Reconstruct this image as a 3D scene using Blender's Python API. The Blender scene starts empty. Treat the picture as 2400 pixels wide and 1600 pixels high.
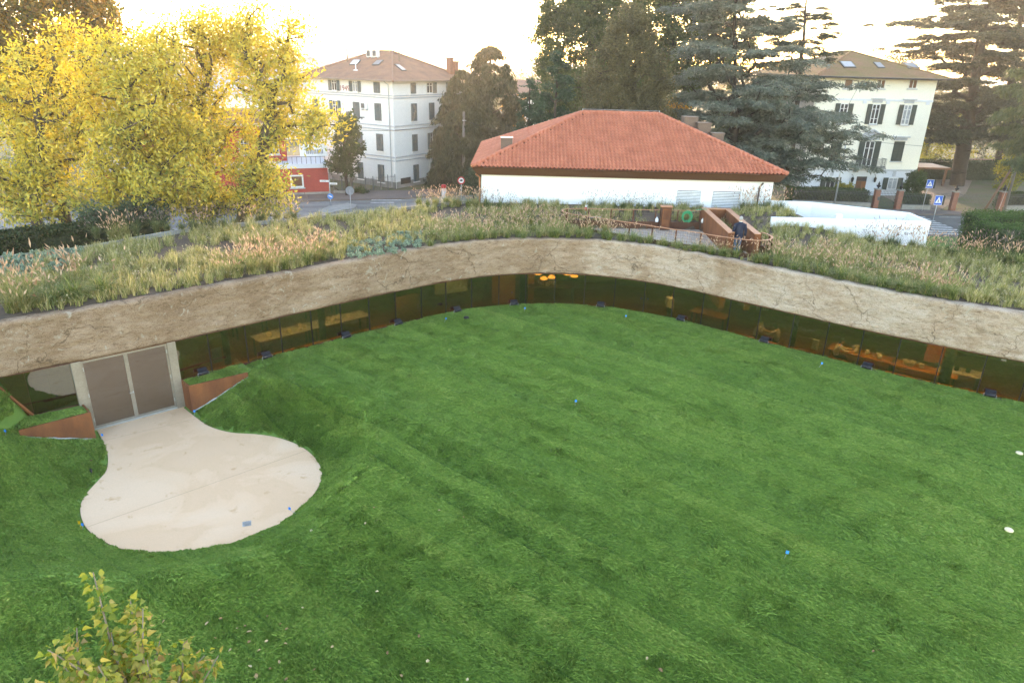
import bpy, math, random
import numpy as np
from mathutils import Vector, noise as mnoise
PI = math.pi
R = math.radians
scene = bpy.context.scene
C = scene.collection

# ------------------------------------------------------------------ camera
CAM_H, PITCH, ROLL, FPX = 11.0, R(21.65), R(1.5), 1650.0
cam_d = bpy.data.cameras.new('camera')
cam_d.sensor_width = 36.0
cam_d.lens = 36.0 * FPX / 2400.0
cam_d.clip_start, cam_d.clip_end = 0.1, 6000
cam = bpy.data.objects.new('camera', cam_d)
C.objects.link(cam)
cam.location = (0, 0, CAM_H)
_c, _s = math.cos(ROLL), math.sin(ROLL)
_r0 = Vector((1, 0, 0)); _u0 = Vector((0, math.sin(PITCH), math.cos(PITCH)))
_fw = Vector((0, math.cos(PITCH), -math.sin(PITCH)))
_rr = _r0 * _c + _u0 * _s; _uu = _u0 * _c - _r0 * _s
from mathutils import Matrix
cam.matrix_world = Matrix(((_rr.x, _uu.x, -_fw.x, 0), (_rr.y, _uu.y, -_fw.y, 0), (_rr.z, _uu.z, -_fw.z, CAM_H), (0, 0, 0, 1)))
scene.camera = cam

# ------------------------------------------------------------------ sky, sun, exposure
SUN_EL, SUN_AZ = R(8.5), R(5.0)          # low sun behind the trees, azimuth right of +Y
w = bpy.data.worlds.new('World'); scene.world = w; w.use_nodes = True
nt = w.node_tree; nt.nodes.clear()
sky = nt.nodes.new('ShaderNodeTexSky'); sky.sky_type = 'NISHITA'; sky.sun_disc = False
sky.sun_elevation = SUN_EL; sky.sun_rotation = SUN_AZ; sky.altitude = 60
sky.air_density = 1.0; sky.dust_density = 0.4; sky.ozone_density = 1.2
bg = nt.nodes.new('ShaderNodeBackground'); bg.inputs['Strength'].default_value = 0.15
wo = nt.nodes.new('ShaderNodeOutputWorld')
nt.links.new(sky.outputs[0], bg.inputs[0]); nt.links.new(bg.outputs[0], wo.inputs[0])
sd = bpy.data.lights.new('sun', 'SUN'); sd.energy = 1.2; sd.angle = R(0.53); sd.color = (1.0, 0.72, 0.45)
sun = bpy.data.objects.new('sun', sd); C.objects.link(sun)
_dir = Vector((math.sin(SUN_AZ) * math.cos(SUN_EL), math.cos(SUN_AZ) * math.cos(SUN_EL), math.sin(SUN_EL)))
sun.location = _dir * 200
sun.rotation_euler = _dir.to_track_quat('Z', 'Y').to_euler()
scene.view_settings.view_transform = 'Standard'
scene.view_settings.look = 'None'
scene.view_settings.gamma = 1.0
scene.view_settings.exposure = 3.3
scene.view_settings.use_white_balance = True
scene.view_settings.white_balance_temperature = 7500
scene.view_settings.white_balance_tint = 18
scene.cycles.use_denoising = True
scene.cycles.max_bounces = 6
scene.cycles.diffuse_bounces = 3
scene.cycles.glossy_bounces = 3
scene.cycles.transmission_bounces = 4
scene.cycles.transparent_max_bounces = 8
scene.cycles.volume_bounces = 1
scene.cycles.sample_clamp_indirect = 2.5
scene.cycles.denoising_prefilter = 'ACCURATE'
scene.cycles.caustics_reflective = False
scene.cycles.caustics_refractive = False

# ------------------------------------------------------------------ photograph geometry: pixel (2400 x 1600) to points
def ray(px, py):
    d = _fw * FPX + _rr * (px - 1200.0) - _uu * (py - 800.0)
    return d.normalized()
def atz(px, py, z):
    d = ray(px, py); t = (z - CAM_H) / d.z
    return Vector((d.x * t, d.y * t, z))
def aty(px, py, y):
    d = ray(px, py); t = y / d.y
    return Vector((d.x * t, y, CAM_H + d.z * t))
DS = 2400.0 / 2352.0     # display coordinates to photo pixels

# ------------------------------------------------------------------ object helpers
def tag(o, label=None, cat=None, group=None, kind=None):
    if label: o['label'] = label
    if cat: o['category'] = cat
    if group: o['group'] = group
    if kind: o['kind'] = kind
    return o
def thing(name, label, cat, loc=(0, 0, 0), rz=0.0, group=None):
    o = bpy.data.objects.new(name, None); C.objects.link(o)
    o.location = loc; o.rotation_euler = (0, 0, rz); o.empty_display_size = 0.3
    return tag(o, label, cat, group, 'thing')
def link_mesh(name, me, parent=None):
    o = bpy.data.objects.new(name, me); C.objects.link(o)
    if parent: o.parent = parent
    return o
def dup(o, loc=None, rz=None, scale=None, parent=None, label=None):
    c = o.copy(); C.objects.link(c)
    if loc is not None: c.location = loc
    if rz is not None: c.rotation_euler = (0, 0, rz)
    if scale is not None: c.scale = (scale, scale, scale) if not hasattr(scale, '__len__') else scale
    c.parent = parent
    if label: c['label'] = label
    for ch in list(o.children):
        dup(ch, parent=c)
    return c
def np_mesh(name, verts, faces, mats=(), smooth=False, mi=None, attrs=None):
    """fast mesh: verts (n,3), faces (m,k) array or list"""
    me = bpy.data.meshes.new(name)
    v = np.asarray(verts, dtype=np.float32).reshape(-1, 3)
    if isinstance(faces, np.ndarray):
        m, k = faces.shape
        me.vertices.add(len(v)); me.vertices.foreach_set('co', v.ravel())
        me.loops.add(m * k); me.loops.foreach_set('vertex_index', faces.astype(np.int32).ravel())
        me.polygons.add(m)
        me.polygons.foreach_set('loop_start', np.arange(0, m * k, k, dtype=np.int32))
        me.polygons.foreach_set('loop_total', np.full(m, k, dtype=np.int32))
        me.update(calc_edges=True)
    else:
        me.from_pydata(v.tolist(), [], faces); me.update()
    n = len(me.polygons)
    if smooth: me.polygons.foreach_set('use_smooth', np.ones(n, dtype=bool))
    for m_ in (mats if isinstance(mats, (list, tuple)) else (mats,)):
        me.materials.append(m_)
    if mi is not None: me.polygons.foreach_set('material_index', np.asarray(mi, dtype=np.int32))
    for k_, a in (attrs or {}).items():
        at = me.attributes.new(k_, 'FLOAT', 'FACE'); at.data.foreach_set('value', np.asarray(a, dtype=np.float32))
    return me
class MB:
    def __init__(s): s.v, s.f = [], []
    def add(s, vs, fs):
        b = len(s.v); s.v += [tuple(p) for p in vs]; s.f += [tuple(i + b for i in f) for f in fs]; return s
    def obox(s, o, a, b, c):
        o, a, b, c = Vector(o), Vector(a), Vector(b), Vector(c)
        vs = [o, o + a, o + a + b, o + b, o + c, o + a + c, o + a + b + c, o + b + c]
        fs = [(0, 3, 2, 1), (4, 5, 6, 7), (0, 1, 5, 4), (1, 2, 6, 5), (2, 3, 7, 6), (3, 0, 4, 7)]
        if a.cross(b).dot(c) < 0: fs = [tuple(reversed(f)) for f in fs]
        return s.add(vs, fs)
    def box(s, x0, x1, y0, y1, z0, z1):
        return s.obox((x0, y0, z0), (x1 - x0, 0, 0), (0, y1 - y0, 0), (0, 0, z1 - z0))
    def prism(s, poly, z0, z1):
        n = len(poly)
        area = sum(poly[i][0] * poly[(i + 1) % n][1] - poly[(i + 1) % n][0] * poly[i][1] for i in range(n))
        if area < 0: poly = poly[::-1]
        vs = [(p[0], p[1], z0) for p in poly] + [(p[0], p[1], z1) for p in poly]
        fs = [tuple(range(n))[::-1], tuple(range(n, 2 * n))] + [(i, (i + 1) % n, n + (i + 1) % n, n + i) for i in range(n)]
        return s.add(vs, fs)
    def tube(s, path, r, n=8, cap=True):
        path = [Vector(p) for p in path]; m = len(path)
        rs = r if hasattr(r, '__len__') else [r] * m
        vs = []; up = Vector((0, 0, 1)); prev = None
        for i, p in enumerate(path):
            t = (path[min(i + 1, m - 1)] - path[max(i - 1, 0)]).normalized()
            if prev is None:
                x = t.orthogonal().normalized()
            else:
                x = (prev - t * prev.dot(t))
                x = x.normalized() if x.length > 1e-6 else t.orthogonal().normalized()
            prev = x; y = t.cross(x)
            for k in range(n):
                a = 2 * PI * k / n
                vs.append(p + (x * math.cos(a) + y * math.sin(a)) * rs[i])
        fs = []
        for i in range(m - 1):
            for k in range(n):
                fs.append((i * n + k, i * n + (k + 1) % n, (i + 1) * n + (k + 1) % n, (i + 1) * n + k))
        if cap:
            fs.append(tuple(range(n))[::-1]); fs.append(tuple(range((m - 1) * n, m * n)))
        return s.add(vs, fs)
    def lathe(s, prof, c=(0, 0, 0), n=12, axis=None):
        """prof: list of (r, z)"""
        vs = []
        for r_, z in prof:
            for k in range(n):
                a = 2 * PI * k / n
                vs.append(Vector((c[0] + r_ * math.cos(a), c[1] + r_ * math.sin(a), c[2] + z)))
        fs = []
        m = len(prof)
        for i in range(m - 1):
            for k in range(n):
                fs.append((i * n + k, i * n + (k + 1) % n, (i + 1) * n + (k + 1) % n, (i + 1) * n + k))
        fs.append(tuple(range(n))[::-1]); fs.append(tuple(range((m - 1) * n, m * n)))
        return s.add(vs, fs)
    def build(s, name, mat, parent=None, smooth=False, local=False, bevel=0.0):
        v = np.array([tuple(p) for p in s.v], dtype=np.float32).reshape(-1, 3)
        if parent is not None and not local:
            g = parent; off = np.zeros(3)
            while g is not None:
                off += np.array(g.location); g = g.parent
            v = v - off
        me = np_mesh(name, v, s.f, mat, smooth)
        o = link_mesh(name, me, parent)
        if bevel:
            md = o.modifiers.new('bevel', 'BEVEL'); md.width = bevel; md.segments = 2; md.limit_method = 'ANGLE'
        return o
class Frame:
    """vertical facade frame: origin A (x, y), direction u, outward normal nrm"""
    def __init__(s, A, B, flip=False):
        s.A = Vector((A[0], A[1], 0)); d = Vector((B[0] - A[0], B[1] - A[1], 0)); s.L = d.length; s.u = d.normalized()
        s.n = Vector((s.u.y, -s.u.x, 0))
        if flip: s.n = -s.n
    def p(s, u, z, d=0.0):
        q = s.A + s.u * u + s.n * d; return Vector((q.x, q.y, z))
    def box(s, mb, u0, u1, z0, z1, d0, d1):
        return mb.obox(s.p(u0, z0, d0), s.u * (u1 - u0), s.n * (d1 - d0), Vector((0, 0, z1 - z0)))
    def uv(s, px, py):
        d = ray(px, py); o = Vector((0, 0, CAM_H))
        t = (s.A - o).dot(s.n) / d.dot(s.n); q = o + d * t
        return (q - s.A).dot(s.u), q.z

# ------------------------------------------------------------------ materials
def new_mat(name):
    m = bpy.data.materials.new(name); m.use_nodes = True
    t = m.node_tree; t.nodes.clear()
    out = t.nodes.new('ShaderNodeOutputMaterial')
    return m, t, out
def N(t, typ, **kw):
    n = t.nodes.new(typ)
    for k, v in kw.items():
        if k == 'ins':
            for a, b in v.items(): n.inputs[a].default_value = b
        else: setattr(n, k, v)
    return n
def lnk(t, a, b): t.links.new(a, b)
def rgb(c): return (c[0], c[1], c[2], 1.0)
def ramp(t, fac, stops):
    r_ = N(t, 'ShaderNodeValToRGB')
    e = r_.color_ramp.elements
    while len(e) > 1: e.remove(e[-1])
    e[0].position = stops[0][0]; e[0].color = rgb(stops[0][1])
    for p, c in stops[1:]:
        x = e.new(p); x.color = rgb(c)
    lnk(t, fac, r_.inputs[0]); return r_.outputs[0]
def pos_node(t):
    return N(t, 'ShaderNodeNewGeometry').outputs['Position']
def noise_tex(t, scale, detail=4.0, rough=0.55, vec=None, stretch=None, dist=0.0):
    n = N(t, 'ShaderNodeTexNoise'); n.inputs['Scale'].default_value = scale; n.inputs['Detail'].default_value = detail
    n.inputs['Roughness'].default_value = rough; n.inputs['Distortion'].default_value = dist
    v = vec if vec is not None else pos_node(t)
    if stretch:
        mp = N(t, 'ShaderNodeMapping'); mp.inputs['Scale'].default_value = stretch; lnk(t, v, mp.inputs[0]); v = mp.outputs[0]
    lnk(t, v, n.inputs['Vector']); return n.outputs['Fac']
def mix_col(t, fac, a, b, typ='MIX'):
    m = N(t, 'ShaderNodeMix', data_type='RGBA', blend_type=typ)
    for i, x in ((0, fac), (6, a), (7, b)):
        if hasattr(x, 'links'): lnk(t, x, m.inputs[i])
        elif i == 0: m.inputs[0].default_value = x
        else: m.inputs[i].default_value = rgb(x)
    return m.outputs[2]
def pmat(name, col, col2=None, scale=3.0, rough=0.7, metallic=0.0, bump=0.0, bscale=None, spec=0.3, fine=None, stretch=None, grain=1.0):
    """painted or mineral surface: two tones mixed by noise, fine grain, a little relief"""
    m, t, out = new_mat(name)
    b = N(t, 'ShaderNodeBsdfPrincipled'); lnk(t, b.outputs[0], out.inputs[0])
    c2 = col2 or tuple(x * 0.86 for x in col)
    f1 = noise_tex(t, scale, 5, 0.6, stretch=stretch)
    mr = N(t, 'ShaderNodeMapRange', ins={1: 0.35, 2: 0.65}); lnk(t, f1, mr.inputs[0])
    cc = mix_col(t, mr.outputs[0], col, c2)
    f2 = noise_tex(t, fine or scale * 9, 3, 0.6)
    mr2 = N(t, 'ShaderNodeMapRange', ins={1: 0.3, 2: 0.7, 3: 1 - 0.10 * grain, 4: 1 + 0.08 * grain}); lnk(t, f2, mr2.inputs[0])
    hs = N(t, 'ShaderNodeHueSaturation'); lnk(t, cc, hs.inputs['Color']); lnk(t, mr2.outputs[0], hs.inputs['Value'])
    lnk(t, hs.outputs[0], b.inputs['Base Color'])
    b.inputs['Roughness'].default_value = rough; b.inputs['Metallic'].default_value = metallic
    b.inputs['Specular IOR Level'].default_value = spec
    if bump:
        bp = N(t, 'ShaderNodeBump', ins={'Strength': bump, 'Distance': 0.02})
        lnk(t, noise_tex(t, bscale or scale * 8, 4, 0.6), bp.inputs['Height']); lnk(t, bp.outputs[0], b.inputs['Normal'])
    return m
def leaf_mat(name, stops, trans=0.35, attr='rnd', rough=0.55, spec=0.15, tcol=None):
    """leaf: colour by per-leaf attribute, diffuse + translucent"""
    m, t, out = new_mat(name)
    a = N(t, 'ShaderNodeAttribute', attribute_name=attr)
    col = ramp(t, a.outputs['Fac'], stops)
    b = N(t, 'ShaderNodeBsdfPrincipled'); lnk(t, col, b.inputs['Base Color'])
    b.inputs['Roughness'].default_value = rough; b.inputs['Specular IOR Level'].default_value = spec
    tr = N(t, 'ShaderNodeBsdfTranslucent')
    hs = N(t, 'ShaderNodeHueSaturation', ins={'Saturation': 1.15, 'Value': 1.25}); lnk(t, col, hs.inputs['Color'])
    lnk(t, hs.outputs[0], tr.inputs[0])
    mx = N(t, 'ShaderNodeMixShader', ins={0: trans}); lnk(t, b.outputs[0], mx.inputs[1]); lnk(t, tr.outputs[0], mx.inputs[2])
    lnk(t, mx.outputs[0], out.inputs[0])
    return m
def emat(name, col, strength):
    m, t, out = new_mat(name)
    e = N(t, 'ShaderNodeEmission', ins={'Strength': strength}); e.inputs[0].default_value = rgb(col)
    lnk(t, e.outputs[0], out.inputs[0]); return m

M = {}
M['white'] = pmat('white_render', (0.76, 0.765, 0.775), (0.72, 0.725, 0.735), 0.4, 0.85, grain=0.15)
M['cream'] = pmat('cream_render', (0.77, 0.73, 0.63), (0.74, 0.70, 0.60), 0.35, 0.9, grain=0.3)
M['offwhite'] = pmat('aged_white_render', (0.80, 0.78, 0.745), (0.74, 0.72, 0.685), 0.3, 0.9, stretch=(1, 1, 0.35), grain=0.3)
M['greytrim'] = pmat('grey_stone_trim', (0.46, 0.47, 0.50), (0.38, 0.39, 0.41), 2, 0.85)
M['villa_base'] = pmat('pale_grey_render', (0.62, 0.64, 0.68), (0.58, 0.60, 0.64), 0.5, 0.9, grain=0.3)
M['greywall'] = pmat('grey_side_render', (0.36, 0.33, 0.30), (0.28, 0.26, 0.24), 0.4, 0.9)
M['shutter_green'] = pmat('dark_green_shutter_paint', (0.035, 0.045, 0.035), (0.028, 0.036, 0.03), 3, 0.6)
M['shutter_blue'] = pmat('grey_green_shutter_paint', (0.10, 0.13, 0.135), (0.07, 0.095, 0.10), 3, 0.6)
M['win_dark'] = pmat('window_glass_dark', (0.03, 0.03, 0.035), (0.05, 0.045, 0.045), 1.5, 0.08, spec=0.6)
M['win_curtain'] = pmat('curtain_behind_glass', (0.30, 0.33, 0.36), (0.2, 0.22, 0.24), 4, 0.2, spec=0.6)
M['win_frame'] = pmat('white_window_frame', (0.75, 0.74, 0.72), None, 4, 0.5)
M['wood_door'] = pmat('brown_wood_door', (0.16, 0.065, 0.03), (0.10, 0.04, 0.02), 6, 0.5, stretch=(6, 6, 0.6))
M['redpaint'] = pmat('red_render', (0.42, 0.055, 0.045), (0.36, 0.045, 0.04), 0.6, 0.85)
M['oldtile'] = pmat('old_brown_roof_tile', (0.30, 0.165, 0.115), (0.21, 0.125, 0.095), 0.8, 0.9, bump=0.3, bscale=6)
M['mosstile'] = pmat('mossy_brown_roof_tile', (0.25, 0.14, 0.085), (0.19, 0.14, 0.055), 0.5, 0.9, bump=0.3, bscale=6)
M['redtile'] = pmat('new_red_clay_tile', (0.50, 0.172, 0.105), (0.38, 0.122, 0.072), 1.2, 0.8, fine=14)
M['tilejoint'] = pmat('roof_underlay', (0.16, 0.05, 0.035), None, 2, 0.9)
M['brownmetal'] = pmat('brown_coated_metal', (0.105, 0.048, 0.024), (0.085, 0.038, 0.019), 1.5, 0.45, 0.15, stretch=(0.3, 0.3, 3))
M['flue'] = pmat('dark_brown_flue_cladding', (0.12, 0.085, 0.075), (0.10, 0.07, 0.065), 1.5, 0.4, 0.3)
M['corten'] = pmat('weathering_steel', (0.24, 0.085, 0.032), (0.15, 0.052, 0.024), 2.2, 0.75, 0.15, bump=0.1, bscale=50, stretch=(1, 1, 0.35))
M['corten_dark'] = pmat('dark_weathering_steel', (0.13, 0.05, 0.026), (0.085, 0.036, 0.022), 2.0, 0.75, 0.15)
M['copper'] = pmat('weathered_rail_steel', (0.40, 0.19, 0.095), (0.32, 0.14, 0.07), 2, 0.5, 0.4)
M['soil'] = pmat('dark_garden_soil', (0.115, 0.080, 0.055), (0.075, 0.054, 0.04), 2.5, 0.95, bump=0.9, bscale=18)
M['asphalt'] = pmat('worn_asphalt', (0.115, 0.112, 0.11), (0.085, 0.083, 0.084), 0.25, 0.85, bump=0.2, bscale=40)
M['asphalt_pale'] = pmat('pale_patched_asphalt', (0.21, 0.205, 0.20), (0.13, 0.127, 0.125), 0.35, 0.85, stretch=(0.6, 1.8, 1))
M['pavement'] = pmat('brownish_pavement', (0.17, 0.13, 0.115), (0.13, 0.105, 0.095), 0.8, 0.9)
M['paint_white'] = pmat('road_marking_paint', (0.55, 0.55, 0.54), (0.30, 0.30, 0.30), 3.0, 0.8)
M['concrete'] = pmat('grey_concrete', (0.30, 0.29, 0.27), (0.22, 0.215, 0.20), 1.5, 0.9, bump=0.2)
M['brick'] = pmat('old_brick', (0.29, 0.125, 0.085), (0.22, 0.10, 0.075), 5, 0.9, bump=0.3)
M['iron'] = pmat('grey_painted_iron', (0.12, 0.125, 0.13), (0.08, 0.085, 0.09), 4, 0.55, 0.3)
M['dark_iron'] = pmat('dark_iron', (0.035, 0.033, 0.032), None, 4, 0.6, 0.3)
M['galv'] = pmat('galvanised_steel', (0.45, 0.47, 0.49), (0.36, 0.38, 0.40), 4, 0.4, 0.5)
M['alu'] = pmat('bronze_anodised_frame', (0.36, 0.32, 0.27), (0.30, 0.265, 0.22), 2, 0.38, 0.55)
M['alu_light'] = pmat('brushed_aluminium', (0.55, 0.55, 0.54), None, 4, 0.35, 0.6)
M['woodpole'] = pmat('weathered_wood_pole', (0.21, 0.19, 0.17), (0.14, 0.125, 0.11), 3, 0.9, stretch=(6, 6, 0.5))
M['bark'] = pmat('grey_brown_bark', (0.105, 0.085, 0.062), (0.06, 0.048, 0.036), 4, 0.95, bump=0.6, bscale=12, stretch=(4, 4, 0.8))
M['bark_dark'] = pmat('dark_bark', (0.055, 0.04, 0.03), (0.035, 0.026, 0.02), 4, 0.95, bump=0.6, bscale=12)
M['black'] = pmat('black_plastic', (0.018, 0.018, 0.02), None, 5, 0.45)
M['blackmetal'] = pmat('black_fixture_metal', (0.022, 0.024, 0.032), None, 5, 0.4, 0.3)
M['blue_flag'] = pmat('blue_marker_plastic', (0.015, 0.27, 0.80), None, 5, 0.5)
M['yellow_flag'] = pmat('yellow_marker_plastic', (0.80, 0.45, 0.02), None, 5, 0.5)
M['cloth_white'] = pmat('white_membrane', (0.42, 0.42, 0.40), (0.28, 0.28, 0.27), 6, 0.8)
M['lid'] = pmat('pale_yellow_plastic', (0.70, 0.62, 0.40), None, 5, 0.6)
M['sign_blue'] = pmat('sign_blue', (0.012, 0.10, 0.50), None, 5, 0.4)
M['sign_red'] = pmat('sign_red', (0.50, 0.02, 0.03), None, 5, 0.4)
M['sign_white'] = pmat('sign_white', (0.78, 0.78, 0.78), None, 5, 0.4)
M['sign_back'] = pmat('sign_grey_back', (0.25, 0.27, 0.31), None, 5, 0.5, 0.3)
M['garden'] = pmat('garden_ground', (0.075, 0.10, 0.03), (0.12, 0.095, 0.06), 0.5, 0.95, bump=0.4)
M['gravel_path'] = pmat('gravel_drive', (0.26, 0.20, 0.16), (0.19, 0.15, 0.12), 1.2, 0.95, fine=25)

# ------------------------------------------------------------------ shared plan of the place
GZ = -3.4                       # street level; the window sill of the pavilion is z = 0
DOOR_Z = -0.97
_front = [(-24, 13.1), (-21, 15.5), (-18.2, 17.8), (-15.8, 19.75), (-14.3, 20.98), (-12.28, 22.72), (-11.1, 23.85), (-9.3, 25.55), (-7.1, 27.65), (-5.1, 29.45),
          (-2.9, 31.2), (-1.1, 32.2), (0.6, 32.7), (2.35, 32.87), (4.4, 32.6), (6.4, 31.8), (8.1, 30.75), (10.6, 28.68), (12.45, 27.2),
          (14.5, 25.58), (16.5, 24.2), (18.4, 23.08), (20.5, 21.9), (23, 20.6), (27, 18.7)]
def catmull(pts, step=0.1):
    pts = [np.array(p, float) for p in pts]; out = []
    P_ = [2 * pts[0] - pts[1]] + pts + [2 * pts[-1] - pts[-2]]
    for i in range(1, len(P_) - 2):
        a, b, c, d = P_[i - 1], P_[i], P_[i + 1], P_[i + 2]
        n = max(2, int(np.linalg.norm(c - b) / step))
        for k in range(n):
            t = k / n
            out.append(0.5 * ((2 * b) + (-a + c) * t + (2 * a - 5 * b + 4 * c - d) * t * t + (-a + 3 * b - 3 * c + d) * t ** 3))
    out.append(pts[-1]); return np.array(out)
FRONT = catmull(_front, 0.1)
_sg = np.ones(9) / 9
for _k in (0, 1):
    FRONT[4:-4, _k] = np.convolve(FRONT[:, _k], _sg, 'valid')
FS = np.concatenate([[0], np.cumsum(np.linalg.norm(np.diff(FRONT, axis=0), axis=1))])   # arc length
def front_at(s):
    return np.array([np.interp(s, FS, FRONT[:, 0]), np.interp(s, FS, FRONT[:, 1])])
def front_n(s):
    t = front_at(s + 0.15) - front_at(s - 0.15); t = t / np.linalg.norm(t)
    return np.array([t[1], -t[0]])                # outward, towards the lawn
def front_s(p):
    return FS[np.argmin((FRONT[:, 0] - p[0]) ** 2 + (FRONT[:, 1] - p[1]) ** 2)]
def front_y(x): return np.interp(x, FRONT[:, 0], FRONT[:, 1])
def in_poly(x, y, poly):
    x = np.asarray(x, float); y = np.asarray(y, float); c = np.zeros(x.shape, bool); n = len(poly)
    for i in range(n):
        x1, y1 = poly[i]; x2, y2 = poly[(i + 1) % n]
        cond = ((y1 > y) != (y2 > y)) & (x < (x2 - x1) * (y - y1) / (y2 - y1 + 1e-12) + x1)
        c ^= cond
    return c
def poly_dist(x, y, poly):
    x = np.asarray(x, float); y = np.asarray(y, float); d = np.full(x.shape, 1e9); n = len(poly)
    for i in range(n):
        x1, y1 = poly[i]; x2, y2 = poly[(i + 1) % n]; dx, dy = x2 - x1, y2 - y1
        t = np.clip(((x - x1) * dx + (y - y1) * dy) / (dx * dx + dy * dy + 1e-12), 0, 1)
        d = np.minimum(d, np.hypot(x - x1 - t * dx, y - y1 - t * dy))
    return d
def smooth01(t):
    t = np.clip(t, 0, 1); return t * t * (3 - 2 * t)
_rng = np.random.default_rng(7)
class VNoise:
    """cheap vectorised value noise"""
    def __init__(s, seed): s.t = np.random.default_rng(seed).random((256, 256))
    def __call__(s, x, y):
        xi = np.floor(x).astype(int); yi = np.floor(y).astype(int); fx = x - xi; fy = y - yi
        fx = fx * fx * (3 - 2 * fx); fy = fy * fy * (3 - 2 * fy); g = lambda a, b: s.t[a % 256, b % 256]
        return (g(xi, yi) * (1 - fx) * (1 - fy) + g(xi + 1, yi) * fx * (1 - fy) + g(xi, yi + 1) * (1 - fx) * fy + g(xi + 1, yi + 1) * fx * fy)
    def fbm(s, x, y, o=4):
        v = 0; a = 0.5
        for i in range(o): v = v + a * s(x * 2 ** i + 17.3 * i, y * 2 ** i + 5.1 * i); a *= 0.5
        return v
VN = VNoise(3); VN2 = VNoise(11)
# ================================================================== ground, lawn, patio
_pz = [(1120, 140), (1190, 195), (1260, 245), (1330, 275), (1430, 297), (1560, 305), (1680, 322), (1790, 355), (1880, 405), (1940, 465), (1970, 530), (1965, 590),
       (1930, 660), (1870, 730), (1790, 800), (1690, 865), (1580, 920), (1440, 965), (1300, 1000), (1150, 1022), (980, 1030), (850, 1022), (720, 998),
       (620, 950), (540, 890), (500, 820), (492, 750), (510, 700), (545, 650), (610, 580), (650, 530), (662, 470), (655, 410), (630, 350), (598, 285)]
PATIO = [tuple(atz(x * 0.38265, 900 + y * 0.38265, DOOR_Z)[:2]) for x, y in _pz]
_ring = catmull(PATIO, 0.12)
PATIO_D = [tuple(p) for p in _ring]
PATIO_FULL = PATIO_D + [(-14.25, 20.95), (-13.9, 21.6), (-12.0, 23.3), (-11.85, 22.95)]
PF = PATIO_FULL[::3]
SODA = R(-40)                              # direction of the turf rolls in plan
def sod(x, y):
    """turf roll indices: rolls about 0.55 m wide, 2.4 m long, staggered"""
    u = x * math.cos(SODA) + y * math.sin(SODA); v = -x * math.sin(SODA) + y * math.cos(SODA)
    r_ = np.floor(v / 0.62); c_ = np.floor(u / 2.5 + (r_ * 0.37) % 1.0)
    return u, v, r_, c_
def hash2(a, b, k=0):
    h = np.sin(a * 127.1 + b * 311.7 + k * 74.7) * 43758.5453
    return h - np.floor(h)
def lawn_z(x, y, detail=True):
    x = np.asarray(x, float); y = np.asarray(y, float)
    ins = in_poly(x, y, PF); d = poly_dist(x, y, PF)
    wid = 1.75 + 1.3 * smooth01((-9.5 - x) / 3.5) + 0.8 * smooth01((16.5 - y) / 2.5)
    nw = smooth01((-8.4 - x) / 1.4) * smooth01((y - 20.9) / 0.9); wid = wid + 0.9 * nw
    t = d / wid * 1.12; t = 0.5 * (t + 1.0 - np.sqrt((t - 1.0) ** 2 + 0.012)); t = np.clip(t, 0, 1)
    z = DOOR_Z - 0.02 + 0.99 * t + 0.20 * np.exp(-((d - wid * 1.05) / 1.1) ** 2) * smooth01(d / 1.5) * (1 - nw)
    z = np.where(ins, DOOR_Z - 0.09, z)
    fy = front_y(x); df = np.maximum((fy - y) * 0.77, 0)
    # mound that climbs to the fascia at the far end of the facade
    z = z + 1.55 * smooth01((-15.35 - x) / 0.7) * np.exp(-(df / 2.2) ** 2) * (~ins)
    # the ground falls away gently towards the far side and in the corner
    z = z - 0.9 * smooth01((x - 15.5 + (y - 17) * 0.35) / 5.0) * smooth01((21.0 - y) / 4.0)
    if detail:
        u, v, r_, c_ = sod(x, y)
        out = np.clip(d, 0, 1) * (~ins)
        z = z + out * (0.025 * (VN.fbm(x * 0.35, y * 0.35, 3) - 0.45) + 0.016 * (VN2.fbm(u * 0.9, v * 3.2, 4) - 0.45) + 0.012 * (hash2(r_, c_) - 0.5))
    return z

m_turf, t, out = new_mat('turf_base')
b = N(t, 'ShaderNodeBsdfPrincipled'); lnk(t, b.outputs[0], out.inputs[0]); b.inputs['Roughness'].default_value = 0.9; b.inputs['Specular IOR Level'].default_value = 0.1
f = noise_tex(t, 1.2, 6, 0.7)
lnk(t, ramp(t, f, [(0.3, (0.095, 0.185, 0.042)), (0.5, (0.125, 0.225, 0.05)), (0.7, (0.15, 0.25, 0.06))]), b.inputs['Base Color'])
bp = N(t, 'ShaderNodeBump', ins={'Strength': 0.8, 'Distance': 0.03}); lnk(t, noise_tex(t, 45, 5, 0.7), bp.inputs['Height']); lnk(t, bp.outputs[0], b.inputs['Normal'])

nx, ny = 560, 380
gx = np.linspace(-24, 27, nx); gy = np.linspace(0, 1, ny)
GX, T_ = np.meshgrid(gx, gy, indexing='ij')
GY = -8 + (front_y(GX) + 0.12 + 8) * (1 - (1 - T_) ** 1.15)
GZv = lawn_z(GX, GY)
vv = np.stack([GX, GY, GZv], -1).reshape(-1, 3)
idx = np.arange(nx * ny).reshape(nx, ny)
ff = np.stack([idx[:-1, :-1], idx[1:, :-1], idx[1:, 1:], idx[:-1, 1:]], -1).reshape(-1, 4)
lawn = link_mesh('lawn', np_mesh('lawn', vv, ff, m_turf, True)); tag(lawn, 'wide sloping green lawn in front of the glass front', 'lawn', kind='structure')

STRIP_L = [(-14.24, 20.92), (-13.74, 20.40), (-15.14, 19.12), (-15.45, 19.40), (-15.72, 19.8)]
STRIP_R = [(-11.84, 22.98), (-11.42, 22.53), (-9.90, 23.74), (-9.75, 24.1), (-10.35, 24.7)]
for S_ in (STRIP_L, STRIP_R):
    mb = MB(); mb.prism(S_, -0.4, 0.03); mb.build('turf_ledge', m_turf, lawn)

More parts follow.
